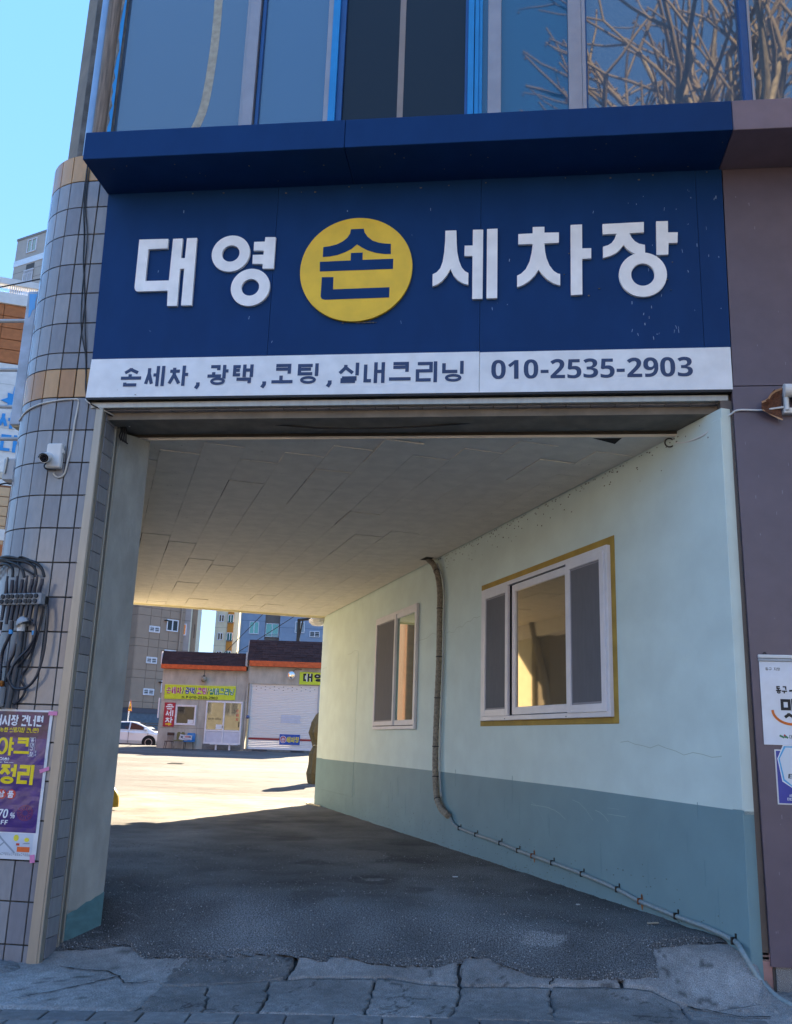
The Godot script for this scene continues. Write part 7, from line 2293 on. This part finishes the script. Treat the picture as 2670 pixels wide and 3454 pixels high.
func left_side() -> void:
	# tall apartment block at the top left
	var beige := mat("left tower beige", "#b9aea4", 0.85, {"blotch": "soft", "scale": Vector3.ONE * 0.2})
	var t := thing("beige_apartment_block", "tall beige apartment block with white band at the upper left behind the column", "building", Vector3(-39.59, 0, -59.13), deg_to_rad(-22))
	obj("wall", bar(Vector3(-2.4, 0, -9.0), Vector3(2.4, 42.3, 0.0)), beige, t)
	obj("roof_edge", bar(Vector3(-2.45, 42.3, -9.05), Vector3(2.45, 42.5, 0.05)), mat("roof edge", "#8c8680", 0.8), t)
	for k in 4:
		var y := 39.8 - 3.2 * k
		obj("white_band", bar(Vector3(-2.42, y, -9.0), Vector3(2.42, y + 0.55, 0.05)), mats["white panel"], t)
		for e in 3:
			obj("joint", bar(Vector3(-2.4, y - 0.65 - 0.8 * e, 0.0), Vector3(2.4, y - 0.62 - 0.8 * e, 0.01)), mat("left joint", "#8a8078", 0.9), t)
		far_window(t, -1.0, y + 1.0, 0.16, y + 2.25, 0.03, 1, "glass bronze")
		if k < 3:
			obj("balcony_opening", bar(Vector3(-0.8, y - 1.65, -0.2), Vector3(0.2, y - 0.1, 0.012)), flat("opening dark", "#4a4038"), t)
			for e in 9:
				obj("baluster", bar(Vector3(-0.85 + 0.135 * e, y - 1.8, 0.1), Vector3(-0.81 + 0.135 * e, y - 0.75, 0.14)), mats["window white"], t)
			obj("balcony_rail", bar(Vector3(-0.88, y - 0.78, 0.09), Vector3(0.3, y - 0.7, 0.15)), mats["window white"], t)
			obj("balcony_rail", bar(Vector3(-0.88, y - 1.85, 0.09), Vector3(0.3, y - 1.77, 0.15)), mats["window white"], t)
	# market hall with railed roof terrace
	var m := thing("market_hall", "market hall with white roof railing, orange brown panels and blue wall lettering", "building", Vector3(-18.1, 0, -23.51), deg_to_rad(25))
	var white := mat("market white", "#c6c9cb", 0.8, {"blotch": "soft"})
	obj("wall", bar(Vector3(-8.0, 0.0, -9.0), Vector3(1.1, 17.12, -0.05)), mat("market joint", "#7a5238", 0.9, {"blotch": "none"}), m)
	obj("white_wall", bar(Vector3(-8.0, 10.12, -0.2), Vector3(1.1, 14.76, 0.0)), white, m)
	for q in [13.95, 13.1, 12.25, 11.4, 10.6]:
		obj("white_joint", bar(Vector3(-8.0, q, 0.0), Vector3(1.1, q + 0.015, 0.004)), mat("market seam", "#9fa3a5", 0.9), m)
	var ob := mat("orange brown panel", "#a9683c", 0.8, {"blotch": "mid"})
	slab_rows(m, ob, [-4.0, -2.4, -0.76, 0.9], [14.8, 15.32, 15.72, 16.18, 16.65, 17.12], 0.0)
	obj("parapet", bar(Vector3(-8.0, 17.12, -0.4), Vector3(1.1, 17.56, 0.08), 0.01), white, m)
	obj("terrace_beam", bar(Vector3(-8.0, 17.88, -0.3), Vector3(1.1, 18.13, 0.12), 0.01), white, m)
	for k in 18:
		obj("baluster", bar(Vector3(-0.68 + 0.075 * k, 17.56, 0.0), Vector3(-0.645 + 0.075 * k, 17.88, 0.04)), mats["window white"], m)
	var haze := flat("screen glass", "#b7d6e8", 0.1)
	haze.transparency = BaseMaterial3D.TRANSPARENCY_ALPHA
	haze.albedo_color.a = 0.25
	obj("glass_screen", bar(Vector3(-2.5, 17.6, 0.0), Vector3(-0.72, 17.84, 0.01)), haze, m)
	var bt := mat("beige wall tile", "#b79a78", 0.7, {"blotch": "soft"})
	slab_rows(m, bt, [-1.2, -0.82, -0.44, -0.06, 0.32, 0.7, 1.08], [7.9, 8.62, 8.98, 9.34, 9.7, 10.06], 0.0)
	obj("white_course", bar(Vector3(-8.0, 8.1, -0.2), Vector3(1.1, 8.5, 0.03)), white, m)
	obj("orange_base", bar(Vector3(-8.0, 0.0, -0.3), Vector3(1.1, 7.95, 0.02)), ob, m)
	var blue := mat("market blue", "#1f80c4", 0.5)
	var mb := MB.new()
	mb.prism(PackedVector2Array([Vector2(-0.02, 13.9), Vector2(0.2, 13.72), Vector2(0.1, 13.4), Vector2(0.16, 13.02), Vector2(-0.05, 13.18), Vector2(-0.16, 12.98), Vector2(-0.18, 13.22), Vector2(-0.42, 13.3), Vector2(-0.2, 13.42), Vector2(-0.22, 13.62), Vector2(-0.04, 13.58)]), z_at(0.06), 0.05)
	obj("wall_emblem", mb, blue, m)
	mb = MB.new()
	write("서", Vector2(-0.42, 12.25), Vector2(0.52, 0.62), 0.6, 0.115, on_plane(z_at(0.06)), mb)
	obj("wall_letter", mb, blue, m)
	mb = MB.new()
	write("다", Vector2(-0.24, 11.36), Vector2(0.62, 0.66), 0.6, 0.115, on_plane(z_at(0.06)), mb)
	obj("wall_letter", mb, blue, m)
	# blade sign on the side of the column
	var s := thing("blade_sign", "narrow pale blue blade sign seen end on behind the tiled column", "sign", Vector3(-4.2, 4.1, -0.6))
	obj("sign_box", bar(Vector3(-4.255, 4.1, -1.35), Vector3(-4.155, 5.36, -0.56), 0.008), mat("blade blue", "#a9b9cc", 0.4, {"blotch": "mid"}), s).position = -s.position
	obj("underside", bar(Vector3(-4.24, 4.09, -1.33), Vector3(-4.17, 4.0985, -0.58)), mat("blade cream", "#c9bfa4", 0.7), s).position = -s.position
	mb = MB.new()
	mb.prism(PackedVector2Array([Vector2(-4.215, 5.1), Vector2(-4.2, 5.12), Vector2(-4.19, 5.17), Vector2(-4.165, 5.19), Vector2(-4.172, 5.25), Vector2(-4.16, 5.33), Vector2(-4.235, 5.33)]), z_at(-0.557), 0.002)
	obj("sky_blue_print", mb, flat("sky print", "#62a9e6"), s).position = -s.position
	mb = MB.new()
	mb.tube(PackedVector3Array([Vector3(-4.14, 5.3, -0.58), Vector3(-4.13, 4.1, -0.58)]), 0.006, 6)
	obj("lead", mb, mats["black cable"], s).position = -s.position
	for y in [5.1, 4.63, 4.285, 3.99]:
		mb = MB.new()
		mb.tube(PackedVector3Array([Vector3(-4.75, y + 0.01, -0.62), Vector3(-4.17, y, -0.62)]), 0.017, 10)
		obj("bracket_tube", mb, mats["grey plastic"], s).position = -s.position
	var j := thing("grey_junction_box", "grey metal junction box at the left edge beside the tiled column", "box", Vector3(-4.06, 3.55, -0.4))
	obj("box", bar(Vector3(-4.135, 3.545, -0.5), Vector3(-4.0, 3.735, -0.36), 0.01), mats["grey plastic"], j).position = -j.position
	mb = MB.new()
	mb.tube(PackedVector3Array([Vector3(-4.108, 3.6, -0.352), Vector3(-4.1, 3.74, -0.352)]), 0.008, 8)
	obj("hinge", mb, mats["steel"], j).position = -j.position
	obj("lead", cable([Vector3(-4.02, 3.54, -0.38), Vector3(-4.05, 3.515, -0.37), Vector3(-4.1, 3.52, -0.37), Vector3(-4.18, 3.5, -0.37), Vector3(-4.3, 3.45, -0.37)], 0.007), mats["black cable"], j).position = -j.position
	obj("arm", bar(Vector3(-4.4, 3.57, -0.42), Vector3(-4.135, 3.62, -0.38)), mats["steel"], j).position = -j.position
	var w := obj("overhead_wire", cable([Vector3(-3.62, 5.44, -0.2), Vector3(-4.3, 5.31, -0.35), Vector3(-9.0, 5.2, -1.2), Vector3(-16, 6.5, -3)], 0.006), mats["black cable"])
	tag(w, "thin dark wire leaving the column for the left under the sky", "wire")


func across_the_street() -> void:
	louvred_house()
	# plane trees on this side of the street and houses opposite: seen in the window glass
	var bark := mat("plane bark", "#b9a98a", 0.85, {"blotch": "strong", "scale": Vector3.ONE * 1.5})
	var twig_m := mat("twig bark", "#8d7d66", 0.85, {"blotch": "none"})
	var rows := [[Vector3(4.1, 0.1, 4.3), "bare mottled plane tree nearer the passage, mirrored in the upper window panes", 3], [Vector3(10.5, 0.1, 6.4), "bare plane tree further along the kerb, mirrored in the rightmost upper pane", 11]]
	for r in rows:
		var o := thing("plane_tree", r[1], "tree", r[0], 0.0, "plane trees along the kerb")
		var rg := RandomNumberGenerator.new()
		rg.seed = r[2]
		var mb := MB.new()
		mb.tube(smooth([Vector3(0, -0.2, 0), Vector3(0.05, 2.0, 0.02), Vector3(-0.02, 4.2, 0)], 4), 0.24, 12, false, 0.18)
		obj("trunk", mb, bark, o)
		var twigs := MB.new()
		var balls := MB.new()
		for k in 8:
			var limb := MB.new()
			var a: float = PI + (k - 3.5) * 0.5 + rg.randf_range(-0.15, 0.15)
			var d := Vector3(cos(a) * 0.55, 1.0, sin(a) * 0.45).normalized()
			grow(limb, twigs, balls, Vector3(-0.02, 4.0, 0), d, 0.15, 2.7, 0, rg)
			obj("limb", limb, bark, o)
		stuff(obj("twigs", twigs, twig_m, o))
		stuff(obj("seed_balls", balls, mat("seed ball", "#6b563c", 0.95), o))
	var tones := ["#b5ad9f", "#8f7763", "#9a9c9e", "#a09680"]
	var plots := [[-34.0, -14.0, 8.0, "white house with louvred upper floors across the street"], [-13.0, 1.5, 7.5, "tan two storey shop house across the street"], [2.5, 17.0, 7.0, "pale grey house across the street"], [18.5, 40.0, 7.0, "cream low shop row across the street"]]
	for k in 4:
		var q: Array = plots[k]
		var o := thing("street_house", q[3], "building", Vector3((q[0] + q[1]) / 2.0, 0, 27.0), PI)
		var w: float = (q[1] - q[0]) / 2.0
		obj("wall", bar(Vector3(-w, -0.2, -9), Vector3(w, q[2], 0)), mat("house %d" % k, tones[k], 0.85, {"blotch": "mid", "scale": Vector3.ONE * 0.3}), o)
		obj("cornice", bar(Vector3(-w - 0.1, q[2], -9.1), Vector3(w + 0.1, q[2] + 0.3, 0.25), 0.03), mats["white panel"], o)
		var floors := int(q[2] / 3.2)
		for f in floors:
			for e in int(w * 2.0 / 3.0):
				var x := -w + 1.0 + 3.0 * e
				far_window(o, x, 1.0 + 3.1 * f, x + 1.7, 2.5 + 3.1 * f, 0.05, 1, "glass dark", 6 if k == 0 and f else 0)


func louvred_house() -> void:
	# stands beyond the open left side of the passage: mirrored in the large window
	var o := thing("louvred_house", "pale house with tall louvred panels, mirrored in the large passage window", "building", Vector3(-21.5, 0, -16.5), deg_to_rad(52))
	obj("wall", bar(Vector3(-5, 0.2, -6), Vector3(5, 9.5, 0)), mat("louvre house", "#d8d2c4", 0.8, {"blotch": "soft"}), o)
	for f in 3:
		for k in 4:
			var x := -4.6 + 2.4 * k
			var y := 0.9 + 2.9 * f
			var p := obj("louvred_panel", frame(x, y, x + 2.0, y + 2.5, 0.1, 0.0, 0.12), mats["window white"], o)
			for e in 12:
				obj("louvre", bar(Vector3(x + 0.14 + 0.148 * e, y + 0.1, 0.01), Vector3(x + 0.2 + 0.148 * e, y + 2.4, 0.09)), mats["window white"], p)


func grow(limb: MB, twigs: MB, balls: MB, from: Vector3, d: Vector3, r: float, length: float, level: int, rg: RandomNumberGenerator) -> void:
	var pts := [from]
	var dir := d
	for k in 3:
		dir = (dir + Vector3(rg.randf_range(-0.22, 0.22), rg.randf_range(-0.02, 0.16), rg.randf_range(-0.22, 0.22))).normalized()
		pts.push_back(pts[-1] + dir * length / 3.0)
	var target: MB = limb if level < 3 else twigs
	target.tube(smooth(pts, 3) if level < 2 else PackedVector3Array(pts), r, 8 if level < 2 else 4, false, r * 0.62)
	if level >= 4:
		if rg.randf() < 0.5:
			balls.ball(pts[-1] - Vector3(0, 0.05, 0), Vector3.ONE * 0.018, 6, 4)
		return
	var cnt := 3 if level < 4 else 2
	for k in cnt:
		var side := Vector3(rg.randf_range(-1, 1), rg.randf_range(-0.35, 0.5), rg.randf_range(-1, 1)).normalized()
		var nd := (dir * rg.randf_range(0.7, 1.1) + side * 0.75).normalized()
		grow(limb, twigs, balls, pts[3] if k < 2 else pts[2], nd, r * rg.randf_range(0.5, 0.68), length * rg.randf_range(0.62, 0.86), level + 1, rg)
